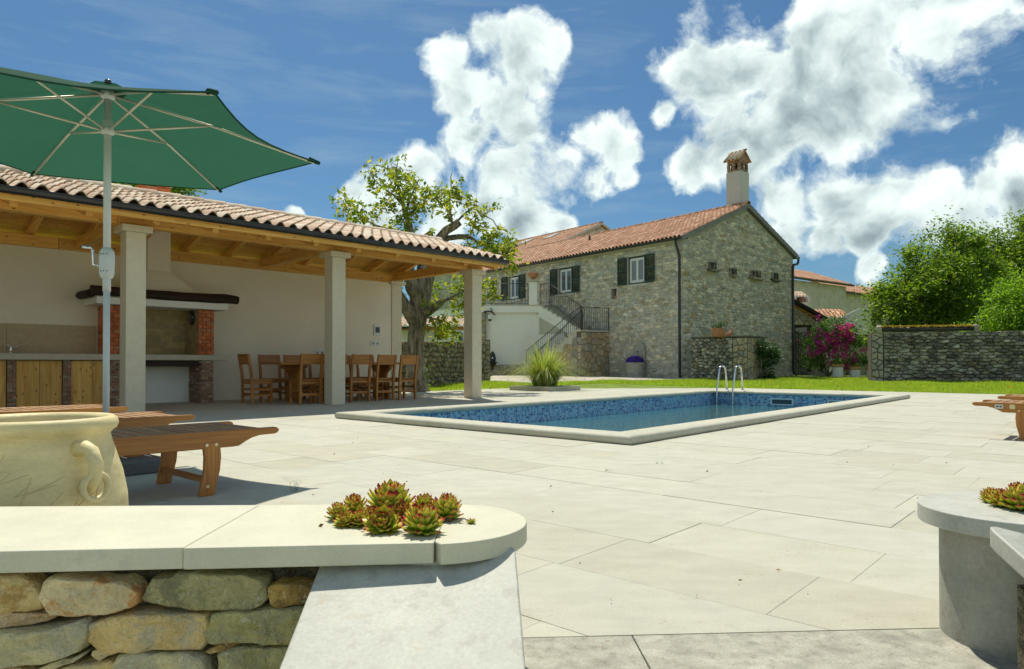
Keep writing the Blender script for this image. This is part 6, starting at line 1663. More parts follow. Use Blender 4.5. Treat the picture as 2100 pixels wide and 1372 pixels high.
# ------------------------------------------------------------------ annex wall in front of the gable
A0 = Vector((7.50, 29.3, 0)); A1 = Vector((9.05, 27.6, 0)); ad = (A1-A0).normalized(); an = ad.cross(Z3); AH = 1.84
A0 = D0(1418, 746, 29.3); A1 = D0(1533, 746, 27.6); A0.z = A1.z = 0; ad = (A1-A0).normalized(); an = ad.cross(Z3); AL = (A1-A0).length
ax_ = thing('annex_wall', 'low dark rubble wall standing before the gable with pale flagstone end', 'garden wall', (A0+A1)/2)
MB().box(A0 + Z3*.0, ad*AL, -an*1.6, Z3*(AH-.03)).build('core', M['oldmortar'], ax_)
rubble(ax_, A0 + Z3*.02, ad, AL-.62, AH-.06, .24, .14, .06, M['oldwall'], 200, 31, gap=.010, jity=.36)
flagstones(ax_, A0 + ad*(AL-.60), ad, Z3, an, .60, AH-.05, 20, M['flag'], .045, seed=4)
sd = -an
flagstones(ax_, A1, sd, Z3, ad, 1.2, AH-.05, 26, M['flag'], .03, seed=6)
MB().box(A0 + Z3*(AH-.03) - ad*.02 + an*.06, ad*(AL+.08), -an*1.72, Z3*.05).build('coping', M['oldmortar'], ax_)
spt = D0(1480, 690, 28.2); spt.z = AH+.022
sl = thing('slipper_planter', 'terracotta planter shaped like a curled slipper on the annex wall', 'planter', spt)
MB().lathe([(.22, 0), (.25, .05), (.24, .2), (.27, .30), (.28, .33), (.25, .33), (.22, .2)], spt + Vector((-.12, .1, 0)), 20).build('tub', M['terracotta'], sl, smooth=True)
MB().tube([spt + Vector((-.25, .1, .04)), spt + Vector((.1, .1, .05)), spt + Vector((.28, .1, .06)), spt + Vector((.42, .1, .14)), spt + Vector((.46, .1, .28)), spt + Vector((.40, .1, .36))], [.05, .11, .11, .08, .05, .02], 10).build('curled_toe', M['terracotta'], sl, smooth=True)
foliage('plant', np.random.RandomState(2).normal(size=(160, 3)) * [.12, .12, .08] + np.array(spt + Vector((-.1, .1, .42))), .10, M['darkleaf'], sl, 4)['kind'] = 'stuff'
# ------------------------------------------------------------------ porch, gate and buildings right of the house
pg = thing('porch_building', 'small porch with polygonal stone gable, dark sloping eaves and shaded opening', 'porch', D0(1660, 746, 38.5) - Z3*EYE)
PG = D0(1622, 746, 38.0); PG.z = 0; PX = Vector((.985, -.17, 0)).normalized(); PX = Vector((.97, .24, 0)).normalized(); PNn = PX.cross(Z3)
pgz = lambda py, d=38.3: EYE + (746-py)/1440*d
zb = pgz(667)
gpoly = [(0, zb), (2.0, zb), (2.0, pgz(655)), (0, pgz(617))]
MB().prism([PG + PX*x + Z3*z for x, z in [(0, zb), (2.05, zb), (1.9, pgz(653)), (0, pgz(619))]], -PNn*.3).build('gable_wall', M['flagjoint'], pg)
flagstones(pg, PG + Z3*zb, PX, Z3, PNn, 1.9, 1.5, 42, M['flag'], .03, seed=12, inside=lambda x, z: z + zb < pgz(622) - (pgz(619)-pgz(655))*x/1.75)
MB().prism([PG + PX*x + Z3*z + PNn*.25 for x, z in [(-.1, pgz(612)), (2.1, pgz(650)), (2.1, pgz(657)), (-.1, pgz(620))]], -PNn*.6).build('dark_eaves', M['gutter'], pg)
MB().prism([PG + PX*x + Z3*z + PNn*.12 for x, z in [(-.1, pgz(621)), (2.05, pgz(658)), (2.05, pgz(662)), (-.1, pgz(626))]], -PNn*.5).build('eaves_timber', M['chair'], pg)
MB().box(PG + PX*1.30 + Z3*0, PX*.42, -PNn*.4, Z3*zb).build('porch_pillar', M['flagjoint'], pg)
flagstones(pg, PG + PX*1.30, PX, Z3, PNn, .42, zb, 14, M['flag'], .03, seed=13)
MB().tube([PG + PX*1.82 + PNn*.1 + Z3*.05, PG + PX*1.82 + PNn*.1 + Z3*pgz(662)], .055, 10).build('downpipe', M['gutter'], pg, smooth=True)
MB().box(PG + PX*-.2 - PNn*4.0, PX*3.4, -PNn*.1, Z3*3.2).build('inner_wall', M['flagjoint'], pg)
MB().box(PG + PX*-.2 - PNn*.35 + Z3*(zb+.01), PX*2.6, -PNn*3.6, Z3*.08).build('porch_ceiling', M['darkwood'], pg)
MB().box(PG - PX*.1 + PNn*.9, PX*3.0, -PNn*1.2, Z3*.16).build('porch_step', M['edge'], pg)
gt = thing('iron_gate', 'low wrought iron gate with curling bars in the shaded porch opening', 'gate', PG + PX*.7)
MB().tube([PG + PX*.08 + Z3*.2, PG + PX*1.28 + Z3*.2], .02, 6).build('bottom_rail', M['iron'], gt)
MB().tube([PG + PX*(.08+1.2*i/10) + Z3*(1.5 + 1.05*math.cos(math.pi*.5*i/10)) for i in range(11)], .02, 6).build('curved_top_rail', M['iron'], gt, smooth=True)
for i in range(10):
    f = i/9; MB().tube([PG + PX*(.08+1.2*f) + Z3*.2, PG + PX*(.08+1.2*f) + Z3*(1.5 + 1.05*math.cos(math.pi*.5*f))], .013, 5).build('bar', M['iron'], gt)
sc = thing('porch_chimney', 'small white chimney with arched openings and little clay tile roof', 'chimney', D0(1645, 620, 43))
def sx(px, py, d=43): return D0(px, py, d)
MB().box(sx(1612, 633), Vector((1.42, .3, 0)), Vector((-.2, .9, 0)), Z3*.42).build('base', M['plaster_white'], sc)
for px in (1613, 1630, 1646, 1658): MB().box(sx(px, 619) , Vector((.13, .03, 0)), Vector((-.1, .7, 0)), Z3*.32).build('post', M['oldbrick'] if px == 1646 else M['plaster_white'], sc)
MB().box(sx(1612, 619)+Vector((.1, .4, 0)), Vector((1.2, .3, 0)), Vector((-.1, .2, 0)), Z3*.30).build('flue', M['black'], sc)
MB().box(sx(1610, 609), Vector((1.6, .34, 0)), Vector((-.2, .9, 0)), Z3*.06).build('top_slab', M['plaster_white'], sc)
ua = Vector((.975, .22, 0)).normalized(); uu = (Vector((-.2, .9, 0)).normalized()*.7 + Z3*.42).normalized()
tiles(sc, sx(1606, 607), ua, uu, 1.75, .62, .22, .32, M['tile'], 40, seed=2)
# main backdrop house
bh = thing('cream_house', 'long cream plastered house with tiled roof beyond the porch', 'house', Vector((20, 47, 0)))
B0 = Vector((17.6, 45, 0)); zE = 6.32
def Bq(t, u, z=0): return B0 + HB*t - HA*0 + HA*u + Z3*z
t_end = 7.6
MB().prism([Bq(-9, 0, 0), Bq(t_end, 0, 0), Bq(t_end, 7, 0), Bq(-9, 7, 0)], Z3*(zE-.1)).build('walls', M['creamwall'] if 'creamwall' in M else M.setdefault('creamwall', mstone('aged_cream_plaster', [(.58,.54,.40)], scale=2.5, rough=.9, bump=.2, bscale=15, mixamt=.22, valvar=0, dark=(.26,.23,.15), darkamt=-.1, darkscale=2.0)), bh)
upb = (HA*3.6 + Z3*1.35).normalized()
tiles(bh, Bq(-9, -.3, zE), HB, upb, t_end+9.35, 3.6, .24, .36, M['tile_house'], 150, seed=5)
ridge(bh, Bq(-9, 3.1, zE+1.30), Bq(4.0, 3.1, zE+1.30), M['tile_house'], rr=.12, step=.42)
gutter(bh, Bq(-9, -.38, zE-.03), Bq(t_end+.3, -.38, zE-.03), -HA, .09, M['gutter'], bstep=1.5)
MB().box(Bq(6.6, -.01, 2.9), HB*.8, -HA*.04, Z3*1.3).build('window', M['black'], bh)
bh2 = thing('low_cream_house', 'lower cream house with tiled roof continuing behind the trees', 'house', Vector((26, 52, 0)))
MB().prism([Bq(t_end+.01, .5, 0), Bq(26, .5, 0), Bq(26, 7, 0), Bq(t_end+.01, 7, 0)], Z3*(5.85)).build('walls', M['creamwall'], bh2)
tiles(bh2, Bq(t_end+.05, .2, 5.9), HB, upb, 18, 3.4, .24, .36, M['tile_house'], 120, seed=6)
gutter(bh2, Bq(t_end, .12, 5.86), Bq(26, .12, 5.86), -HA, .09, M['gutter'], bstep=1.5)
for t in (12, 16): MB().box(Bq(t, .49, 3.2), HB*1.0, -HA*.05, Z3*1.4).build('window', M['black'], bh2)
# low tiled roof and white wall with door beyond the lawn
lr = thing('white_outbuilding', 'white plastered outbuilding with low tiled roof behind the pink climber', 'outbuilding', D0(1740, 746, 41))
L0 = D0(1676, 652, 41); L1 = D0(1748, 652, 41)
MB().box(Vector((D0(1700, 0, 41).x, 41, 0)), Vector((2.45, .1, 0)), Vector((-.3, 4, 0)), Z3*3.35).build('white_wall', M['plaster_white'], lr)
gb = [D0(1722, 765, 40.7), D0(1792, 765, 40.7), D0(1792, 634, 40.7), D0(1764, 632, 40.7), D0(1722, 652, 40.7)]
MB().prism(gb, Vector((0, .06, 0))).build('gable_end', M['plaster_white'], lr)
up3 = (Vector((.55, .75, 0)).normalized()*.8 + Z3*.22).normalized(); ax3 = Vector((.9, -.35, 0)).normalized()
tiles(lr, D0(1677, 652, 40.8), Vector((1, 0, 0)), (Vector((.25, 1, 0))*1.0 + Z3*.30).normalized(), 1.9, 2.2, .23, .30, M['tile_house'], 60, seed=4)
MB().box(D0(1740, 750, 40.7)*1 + Z3*0, Vector((.06, 0, 0)), Vector((0, .05, 0)), Z3*.01)
dx0 = D0(1728, 772, 38.2); dx0.z = .12
dr2 = MB().box(dx0, Vector((1.65, .1, 0)), Vector((0, .06, 0)), Z3*(EYE + 56/1440*38.2 - .12)).build('panel_door', M['doorwhite'] if 'doorwhite' in M else M.setdefault('doorwhite', mplain('grey_white_door', (.48,.46,.40), .6)), lr)
MB().box(dx0 + Vector((1.30, -.03, 0)), Vector((.08, 0, 0)), Vector((0, .03, 0)), Z3*2.1).build('door_post', M['reveal'], lr)
MB().box(dx0 + Vector((-.1, -.02, 2.13)), Vector((1.85, .1, 0)), Vector((0, .3, 0)), Z3*.10).build('door_lintel', M['darkwood'], lr)
MB().box(dx0 + Vector((-2.2, .05, -.1)), Vector((2.15, 0, 0)), Vector((0, .2, 0)), Z3*.3).build('low_plinth', M['flag'], lr)
# ------------------------------------------------------------------ long old wall on the right
def zq(py, d): return EYE + (746-py)/1440*d
R0 = D0(1812, 746, 27.0); R1 = D0(2300, 746, 25.2); R0.z = R1.z = 0; rd = (R1-R0).normalized(); rn = rd.cross(Z3); RL = (R1-R0).length
rw = thing('old_garden_wall', 'long dark weathered rubble wall along the right end of the lawn', 'garden wall', (R0+R1)/2)
RH = zq(682, 26.8)
MB().box(R0 - Z3*.05, rd*(RL+6), -rn*.45, Z3*(RH+.02)).build('core', M['oldmortar'], rw)
rubble(rw, R0 + Z3*.0, rd, RL, RH-.03, .33, .12, .07, M['oldwall'], 298, 33, gap=.010, jit=.42, jity=.30)
rubble(rw, R0 + rd*RL, rd, 6, RH-.03, .3, .15, .06, M['oldwall'], 0, 34)
r = random.Random(3); x = 0
while x < RL:
    w = r.uniform(.3, .7); MB().box(R0 + rd*x + rn*.05 + Z3*(RH-.04), rd*(w-.02), -rn*.55, Z3*r.uniform(.03, .07)).build('capstone', M['oldwall'], rw, bevel=.01); x += w
wp = thing('flagstone_pier', 'pale flagstone clad pier ending the old garden wall beside the door', 'pier', R0 - rd*.2)
MB().box(R0 - rd*.43 - Z3*.05, rd*.42, -rn*.5, Z3*(RH+.04)).build('core', M['flagjoint'], wp)
flagstones(wp, R0 - rd*.43, rd, Z3, rn, .42, RH-.02, 16, M['flagpale'] if 'flagpale' in M else M.setdefault('flagpale', mstone('grey_flagstone', [(.36,.34,.28),(.32,.31,.26),(.40,.37,.28)], scale=6, rough=.85, bump=.4, bscale=20, mixamt=.3, valvar=.2)), .04, gap=.022, seed=21)
gu = thing('wall_top_gutter', 'dark half pipe lying on the wall top filled with yellow stonecrop', 'gutter', R0 + Z3*RH)
u0, u1 = R0 - rd*.15 + Z3*(RH+.13), R0 + rd*3.15 + Z3*(RH+.13)
MB().tube([u0 + rn*.02, u1 + rn*.02], .085, 12).build('pipe', M['gutter'], gu, smooth=True)
for P in (u0, u1): MB().lathe([(.09, -.12), (.13, -.02), (.12, .1), (.05, .16)], P, 10).build('end_stone', M['flagpale'], gu)
rs = np.random.RandomState(4); n = 2600; tt = rs.rand(n); C = np.array(u0)[None] * (1-tt)[:, None] + np.array(u1)[None] * tt[:, None]; C += rs.normal(size=(n, 3)) * [.03, .05, .016] + [0, 0, .10]
foliage('stonecrop', C, .06, M['moss'], gu, 3, aspect=.9)['kind'] = 'stuff'
# ------------------------------------------------------------------ left rubble wall behind the walnut
W0 = Vector((-3.35, 19.55, 0)); W1 = Vector((-1.15, 26.7, 0)); wd_ = (W1-W0).normalized(); wn = wd_.cross(Z3); WL = (W1-W0).length
lw = thing('rubble_wall', 'old rubble stone wall in shade behind the walnut trunk', 'garden wall', (W0+W1)/2)
WHf = lambda x: 1.42 + .20*x/WL
MB().prism([W0 - Z3*.05, W1 - Z3*.05, W1 + Z3*1.58, W0 + Z3*1.38], -wn*.4).build('core', M['oldmortar'], lw)
M['rubblewall'] = mstone('brown_rubble_stone', [(.30,.25,.15),(.26,.22,.14),(.35,.30,.19),(.22,.19,.12),(.31,.24,.13),(.38,.35,.25)], scale=6, rough=.95, bump=1.0, bscale=18, mixamt=.5, valvar=.4, dark=(.05,.045,.035), darkamt=.35, darkscale=5, bdist=.04)
rubble(lw, W0, wd_, WL-.4, 1.62, .26, .16, .06, M['rubblewall'], 280, 41, clips=[lambda p: p[1]-(1.40+.20*p[0]/WL)], gap=.018)
lpier = thing('flagstone_pier', 'ochre flagstone clad pier ending the rubble wall near the stairs', 'pier', W1)
pfl = W1 - wd_*.35
MB().box(pfl, Vector((.42, .0, 0)), Vector((0, .5, 0)), Z3*1.66).build('core', M['flagjoint'], lpier)
flagstones(lpier, pfl, Vector((1, 0, 0)), Z3, Vector((0, -1, 0)), .42, 1.64, 18, M['flag'], .035, seed=14)
# shed roof seen left of the trunk
sh_ = thing('tiled_shed', 'white shed with low pale tile roof seen between pavilion and trunk', 'shed', D0(835, 700, 30))
MB().box(D0(795, 746, 31) - Z3*EYE, Vector((2.9, 0, 0)), Vector((0, 3, 0)), Z3*zq(676, 31)).build('wall', M['plaster_white'], sh_)
MB().box(D0(790, 676, 30.6), Vector((3.4, 0, 0)), Vector((0, .6, 0)), Z3*.14).build('eaves_timber', M['chair'], sh_)
tiles(sh_, D0(788, 668, 30.4), Vector((1, 0, 0)), Vector((0, 1, .22)).normalized(), 3.4, 2.4, .21, .34, M['tile'], 80, seed=9)
gutter(sh_, D0(788, 671, 30.35), D0(870, 671, 30.35), Vector((0, -1, 0)), .06, M['gutter'], bstep=.9)
pf = D0(842, 678, 30.3)
MB().box(D0(838, 700, 30.2), Vector((.55, 0, 0)), Vector((0, .3, 0)), Z3*.7).build('stone_post', M['reveal'], sh_)
lt = thing('wall_lantern', 'white metal wall lantern right of the walnut trunk', 'lantern', D0(876, 660, 33))
MB().lathe([(.05, -.25), (.14, .0), (.16, .04), (.22, .06), (.05, .24), (.01, .3)], D0(876, 668, 33), 6).build('lantern_body', M['white_frame'], lt)
MB().tube([D0(876, 655, 33), D0(868, 652, 33), D0(866, 672, 33.2)], .02, 6).build('arm', M['white_frame'], lt)
# ------------------------------------------------------------------ planter with arching grass
gk = G0(1128, 802.5); e1 = (PV * 1.52); e2 = (PU * 1.45)
kp = thing('square_planting_bed', 'square stone kerbed bed holding the arching grass clump', 'planting bed', gk + (e1+e2)/2)
for O, L, Wd in ((gk, e1, PU*.10), (gk + PU*1.45, e1, -PU*.10)): MB().box(O + Z3*.0, L, Wd, Z3*.12).build('kerb_stone', M['coping'], kp, frame=PF, bevel=.008)
for O in (gk + PU*.1005, gk + PV*1.42 + PU*.1005): MB().box(O, PU*1.249, PV*.10, Z3*.12).build('kerb_stone', M['coping'], kp, frame=PF, bevel=.008)
MB().box(gk + PU*.1 + PV*.1, PV*1.32, PU*1.25, Z3*.07).build('soil', M['bed'], kp)
gc = gk + (e1+e2)/2 + Z3*.06
ag = thing('arching_grass', 'big clump of arching ornamental grass in the square stone bed', 'grass clump', gc)
rs = np.random.RandomState(12); n = 1200; K = 7
az = rs.uniform(0, 2*np.pi, n); L = rs.uniform(.9, 2.05, n); out = rs.uniform(.05, 1, n) ** .8; w = rs.uniform(.008, .016, n); r0 = rs.uniform(0, .34, n)
V = np.zeros((n, K+1, 2, 3)); d = np.stack([np.cos(az), np.sin(az), np.zeros(n)], 1); sd = np.stack([-np.sin(az), np.cos(az), np.zeros(n)], 1)
for k in range(K+1):
    t = k/K; h = L * (t*(1.15 - .30*out) - (.30 + .95*out)*t**2.6 * .62) * .92; x = r0 + out * L * (.36*t + .60*t**2.2)
    h = np.maximum(h, .02 + .1*t)
    wig = sd * (np.sin(az*7)*.06*t*t)[:, None]
    c = d * x[:, None] + np.stack([np.zeros(n), np.zeros(n), h], 1) + wig
    ww = (w * (1 - t*.9))[:, None]
    V[:, k, 0] = c + sd*ww; V[:, k, 1] = c - sd*ww
V = V.reshape(-1, 3); F = []
b = np.arange(n)[:, None]*(K+1)*2
for k in range(K): F.append(b + np.array([[2*k, 2*k+1, 2*k+3, 2*k+2]]))
o = link('grass_blades', fastmesh('grass_blades', V, np.concatenate(F, 0).reshape(-1, 4), M['reed']), ag, gc); o['kind'] = 'stuff'
# ------------------------------------------------------------------ walnut tree, limbs as seen
wt = thing('walnut_tree', 'old pollarded walnut tree with thick forked trunk and sparse yellow green leaves', 'tree', G0(853, 803))
DW = 19.3
def T_(px, py, dd=0): return D0(px, py, DW + dd)
base = T_(852, 802)
trunk = MB().tube([T_(853, 806), T_(853, 795), T_(852, 770), T_(850, 735), T_(852, 700), T_(856, 665), T_(858, 640), T_(862, 610), T_(868, 580), T_(874, 560), T_(880, 540)],
    [.44, .33, .265, .24, .225, .235, .27, .29, .27, .25, .22], 24).build('trunk', M['bark'], wt, smooth=True)
limbs = [([(862, 615, 0), (845, 590, -.2), (838, 560, -.3), (838, 520, -.2), (842, 480, 0), (838, 455, 0)], [.22, .2, .17, .14, .11, .085]),
 ([(850, 655, 0), (832, 630, -.3), (818, 605, -.4), (808, 590, -.4), (800, 578, -.4)], [.22, .17, .14, .13, .12]),
 ([(864, 645, 0), (880, 638, -.2), (895, 628, -.3), (905, 620, -.4)], [.15, .12, .10, .09]),
 ([(878, 545, 0), (888, 510, 0), (898, 492, 0), (915, 472, 0), (932, 462, 0), (942, 454, 0)], [.25, .16, .13, .12, .115, .11]),
 ([(884, 530, 0), (905, 500, .2), (918, 488, .2), (940, 485, .1), (962, 485, .1)], [.18, .10, .08, .075, .07]),
 ([(868, 560, 0), (872, 520, .1), (880, 484, .1), (888, 480, .1)], [.2, .17, .15, .14]),
 ([(838, 455, 0), (828, 425, 0), (820, 400, 0), (815, 375, 0), (812, 350, 0), (816, 325, 0)], [.085, .06, .045, .035, .02, .008]),
 ([(832, 440, 0), (838, 410, .2), (850, 385, .3), (860, 365, .3)], [.05, .035, .02, .01]),
 ([(826, 420, 0), (808, 400, -.2), (785, 385, -.3), (765, 365, -.3), (752, 350, -.3)], [.045, .032, .022, .015, .008]),
 ([(832, 445, 0), (855, 425, .2), (880, 408, .4), (900, 405, .5), (912, 418, .5)], [.04, .03, .022, .014, .008]),
 ([(842, 480, 0), (800, 472, .2), (770, 462, .3), (752, 452, .3), (738, 435, .3), (745, 418, .3)], [.05, .04, .032, .022, .015, .008]),
 ([(735, 440, .3), (722, 420, .4), (705, 400, .5)], [.02, .014, .008]),
 ([(928, 462, 0), (924, 440, 0), (922, 415, 0), (925, 385, 0), (924, 362, 0), (928, 348, 0)], [.04, .03, .024, .018, .012, .006]),
 ([(935, 456, 0), (950, 440, .1), (968, 425, .2), (990, 440, .3), (1010, 450, .3), (1022, 470, .3)], [.035, .028, .02, .016, .012, .008]),
 ([(962, 428, .2), (952, 418, .2), (935, 414, .2)], [.018, .012, .006]), ([(990, 440, .3), (1010, 430, .3), (1022, 420, .3)], [.014, .01, .005]),
 ([(962, 485, .1), (985, 500, .2), (1005, 505, .3), (1020, 520, .4)], [.05, .035, .02, .01]),
 ([(905, 620, -.4), (925, 610, -.5), (945, 600, -.5), (965, 600, -.5)], [.05, .035, .02, .01]),
 ([(872, 650, -.2), (895, 655, -.5), (912, 665, -.6), (925, 675, -.6)], [.03, .02, .014, .008]),
 ([(970, 600, -.5), (990, 590, -.5), (1010, 600, -.5)], [.015, .01, .006])]
br = thing('x', None, None); bpy.data.objects.remove(br)
for pts, rr_ in limbs: MB().tube([T_(*p) for p in pts], rr_, 10).build('branch', M['bark'], wt, smooth=True)
lc = [(812,335,14,3),(826,352,12,3),(792,345,16,4),(757,345,10,3),(765,362,14,4),(762,382,10,3),(782,372,18,4),(800,388,20,5),(815,365,18,5),(835,362,16,4),(846,375,14,4),(830,395,22,6),(850,405,20,5),(800,412,18,5),(788,405,12,3),(845,425,20,5),(866,388,14,4),(878,405,14,3),(868,425,12,3),(895,412,10,2),(888,422,8,2),(832,430,22,5),(850,440,14,3),(820,380,20,4),
 (705,402,16,5),(718,415,16,5),(708,425,14,4),(725,432,14,4),(740,445,12,3),(732,455,16,4),(760,432,12,3),(770,445,10,2),(748,440,8,2),(812,462,16,4),(838,468,16,4),(800,470,12,3),(825,450,12,3),
 (890,385,14,3),(902,395,12,3),(915,398,14,4),(922,405,16,4),(935,390,12,3),(945,402,12,3),(912,412,12,3),(955,408,12,3),(965,415,10,2),(928,382,10,3),(975,428,10,2),(908,435,10,2),(925,440,10,2),(885,475,10,2),(985,430,12,3),(1002,428,8,2),(1018,418,6,1),(980,445,12,3),(975,455,14,4),(992,460,14,3),
 (1010,480,20,7),(1030,490,18,6),(1000,495,20,6),(1020,505,24,9),(1040,510,16,6),(1045,530,14,5),(1030,525,18,7),(1005,510,16,5),(960,500,12,4),(975,512,10,3),(1050,545,12,4),(990,475,14,3),
 (960,590,14,5),(970,605,18,7),(955,620,16,6),(975,625,16,6),(945,575,14,5),(935,600,12,3),(930,625,12,3),(988,580,12,4),(1000,592,16,5),(1012,605,10,3),(1022,598,8,2),(900,580,8,2),(890,600,10,3),(880,620,10,3),(940,640,10,2),
 (900,655,14,4),(912,665,16,5),(905,678,14,4),(922,672,12,3),(890,660,8,2),(930,685,10,3),(898,690,10,2),(918,690,12,3),(885,672,8,1),(820,580,12,2),(815,598,10,2),(960,640,10,2)]
rs = np.random.RandomState(9); pts = []; r = random.Random(5)
for (px, py, rad, cnt) in lc:
    c = np.array(T_(px, py, r.uniform(-.9, .9))); R_ = rad/1440*DW
    for q in range(int(cnt*2.0)):
        cc_ = c + rs.normal(size=3)*R_*.55
        m = rs.randint(5, 10); ax = rs.normal(size=3); ax[2] -= .3; ax /= np.linalg.norm(ax)
        tt = np.linspace(0, .26, m); pts.append(cc_ + tt[:, None]*ax + rs.normal(size=(m, 3))*.035)
foliage('leaves', np.vstack(pts), .155, M['walnut'], wt, 7, aspect=.48, droop=.45)['kind'] = 'stuff'
for k in range(46):
    px, py, rad, cnt = r.choice(lc); a = T_(px, py, 0); 
    MB().tube([a, a + Vector((r.uniform(-.2, .2), r.uniform(-.2, .2), r.uniform(.0, .25))), a + Vector((r.uniform(-.4, .4), r.uniform(-.3, .3), r.uniform(.0, .45)))], [.009, .006, .003], 5).build('twig', M['bark'], wt)
# ------------------------------------------------------------------ other trees
def tree(name, lab, base, blobs, ncl, per, rad, size, mat, seed, trunk_r=.22, nbranch=40, fork=.35, cat='tree', group=None, aspect=.42, droop=.35):
    base = Vector(base); r = random.Random(seed); t = thing(name, lab, cat, base, group)
    cl, pts = cluster_points(blobs, ncl, per, rad, seed)
    c0 = Vector(np.mean([np.array(b[0]) for b in blobs], 0)); top = base.lerp(Vector((c0.x, c0.y, c0.z)), .9)
    tr = bend(base, top, r, 6, .06); MB().tube(tr, [trunk_r*(1.15 - .9*i/6) for i in range(7)], 12).build('trunk', M['bark'], t, smooth=True)
    idx = r.sample(range(len(cl)), min(nbranch, len(cl)))
    for i in idx:
        e = Vector(cl[i]); f = r.uniform(fork, .95); k = min(5, int(f*6)); a = tr[k]
        pth = bend(a, e, r, 5, .14); MB().tube(pth, [trunk_r*.32*(1 - .85*q/5) + .006 for q in range(6)], 6).build('branch', M['bark'], t, smooth=True)
    foliage('leaves', pts, size, mat, t, seed, aspect=aspect, droop=droop)['kind'] = 'stuff'
    return t
def B_(px, py, d, rx, rz_=None, ry=None): rx_ = rx/1440*d; return (tuple(D0(px, py, d)), (rx_, (ry or rx_), (rz_ or rx)/1440*d))
tree('broadleaf_tree', 'large leafy tree behind the old wall, its round crown left of the frame edge', D0(1945, 746, 34) - Z3*.6,
 [B_(1885,545,34,40,36), B_(1925,500,34.5,50,40), B_(1980,505,34.5,40,34), B_(1860,600,33,55,36), B_(1930,590,33,60,44), B_(2000,580,34,60,50), B_(1825,650,33,50,32), B_(1900,655,33,60,32), B_(1980,655,33,60,32), B_(1822,605,33.5,28,24), B_(1950,545,33,50,30)], 260, 130, .62, .19, M['treeleaf'], 21, nbranch=60, trunk_r=.24)
tree('broadleaf_tree', 'tallest leafy tree at the right frame edge behind the old wall', D0(2120, 746, 36) - Z3*.6,
 [B_(2065,500,37,44,34), B_(2105,470,37,44,30), B_(2040,550,37,50,36), B_(2100,560,36,50,44), B_(2160,520,36,80,70), B_(2020,505,38,36,24), B_(2190,620,36,80,70)], 210, 130, .66, .19, M['treeleaf'], 22, nbranch=50, trunk_r=.26)
tree('young_tree', 'young bright green tree leaning over the wall top at the right edge', D0(2095, 746, 29) - Z3*.6,
 [B_(2070,640,29,55,45), B_(2100,600,29,45,45), B_(2110,670,29,60,30), B_(2020,675,29,40,18), B_(2150,640,29,60,50)], 120, 150, .6, .16, M['brightleaf'], 23, nbranch=24, trunk_r=.09, droop=.8, aspect=.34)
tree('background_tree', 'leafy treetop rising behind the pavilion ridge beside the brick chimney', D0(300, 746, 24) - Z3*.76,
 [B_(180,372,24,60,22), B_(330,372,24,50,22), B_(372,388,24,24,14), B_(240,380,24,60,30), B_(270,430,24,110,50)], 110, 120, .6, .15, M['treeleaf'], 24, nbranch=20, trunk_r=.18)
tree('background_tree', 'distant leafy tree beyond the low cream house', D0(1960, 746, 62) - Z3*.76, [B_(1950,610,62,60,50), B_(2040,600,62,70,60), B_(2140,590,62,80,70)], 90, 160, 1.6, .32, M['treeleaf'], 27, nbranch=16, trunk_r=.3)
# flowering climber
cb_ = thing('flowering_climber', 'magenta bougainvillea bush spilling over the porch pillar', 'climbing shrub', D0(1705, 746, 35) - Z3*.6)
blobs = [B_(1700,690,35,34,28), B_(1730,715,35,34,34), B_(1690,730,35,30,26), B_(1665,720,35.5,24,34), B_(1740,750,35,24,22), B_(1712,665,35,36,14), B_(1735,690,35,26,26), B_(1765,740,35,18,14), B_(1762,700,35,22,10)]
cl, pts = cluster_points(blobs, 130, 90, .42, 31, shell=.3)
M['climberleaf'] = mleaf('climber_leaf', [(.035,.09,.015),(.06,.13,.02),(.10,.18,.03)], trans=.4)
foliage('leaves', pts, .105, M['climberleaf'], cb_, 31, droop=.4)['kind'] = 'stuff'
rs = np.random.RandomState(5); fl = []
for (px, py, sxx, syy, nn) in ((1732,690,16,18,60),(1722,712,16,16,46),(1705,690,14,14,24),(1690,700,16,12,20),(1735,675,14,10,20),(1670,700,14,14,14),(1662,716,10,12,10),(1748,730,12,14,12),(1712,735,14,12,16),(1700,722,14,12,14),(1680,660,10,8,4),(1750,756,10,4,5),(1776,718,6,6,3),(1738,752,12,8,6)):
    for _ in range(int(nn*.55)):
        c = np.array(D0(px + rs.normal()*sxx*.7, py + rs.normal()*syy*.7, 34.5 + rs.uniform(-.5, .3))); fl.append(c + rs.normal(size=(24, 3))*.06)
foliage('blossoms', np.vstack(fl), .085, M['petal'], cb_, 32, aspect=.85)['kind'] = 'stuff'
for px, py in ((1700, 700), (1730, 720), (1680, 690), (1750, 730), (1765, 700), (1665, 715)):
    MB().tube(bend(D0(1698, 772, 35.2), D0(px, py, 35), r, 5, .12), [.04, .032, .026, .02, .014, .008], 7).build('stem', M['bark'], cb_, smooth=True)
vg = thing('gate_creeper', 'dark leafy creeper with a few magenta flowers on the iron gate', 'climbing shrub', PG + PX*.7 + PNn*.05)
rs = np.random.RandomState(8); n = 1500; C = np.array([tuple(PG + PX*(.05+1.2*rs.rand()) + PNn*(.05+.15*rs.rand()) + Z3*(.5 + 2.0*rs.rand()**.8)) for _ in range(n)])
foliage('leaves', C, .09, M['darkleaf'], vg, 33)['kind'] = 'stuff'
C = np.array([tuple(PG + PX*(.05+1.2*rs.rand()) + PNn*.24 + Z3*(.9 + 1.4*rs.rand())) for _ in range(120)])
foliage('blossoms', C, .07, M['petal'], vg, 34, aspect=.85)['kind'] = 'stuff'
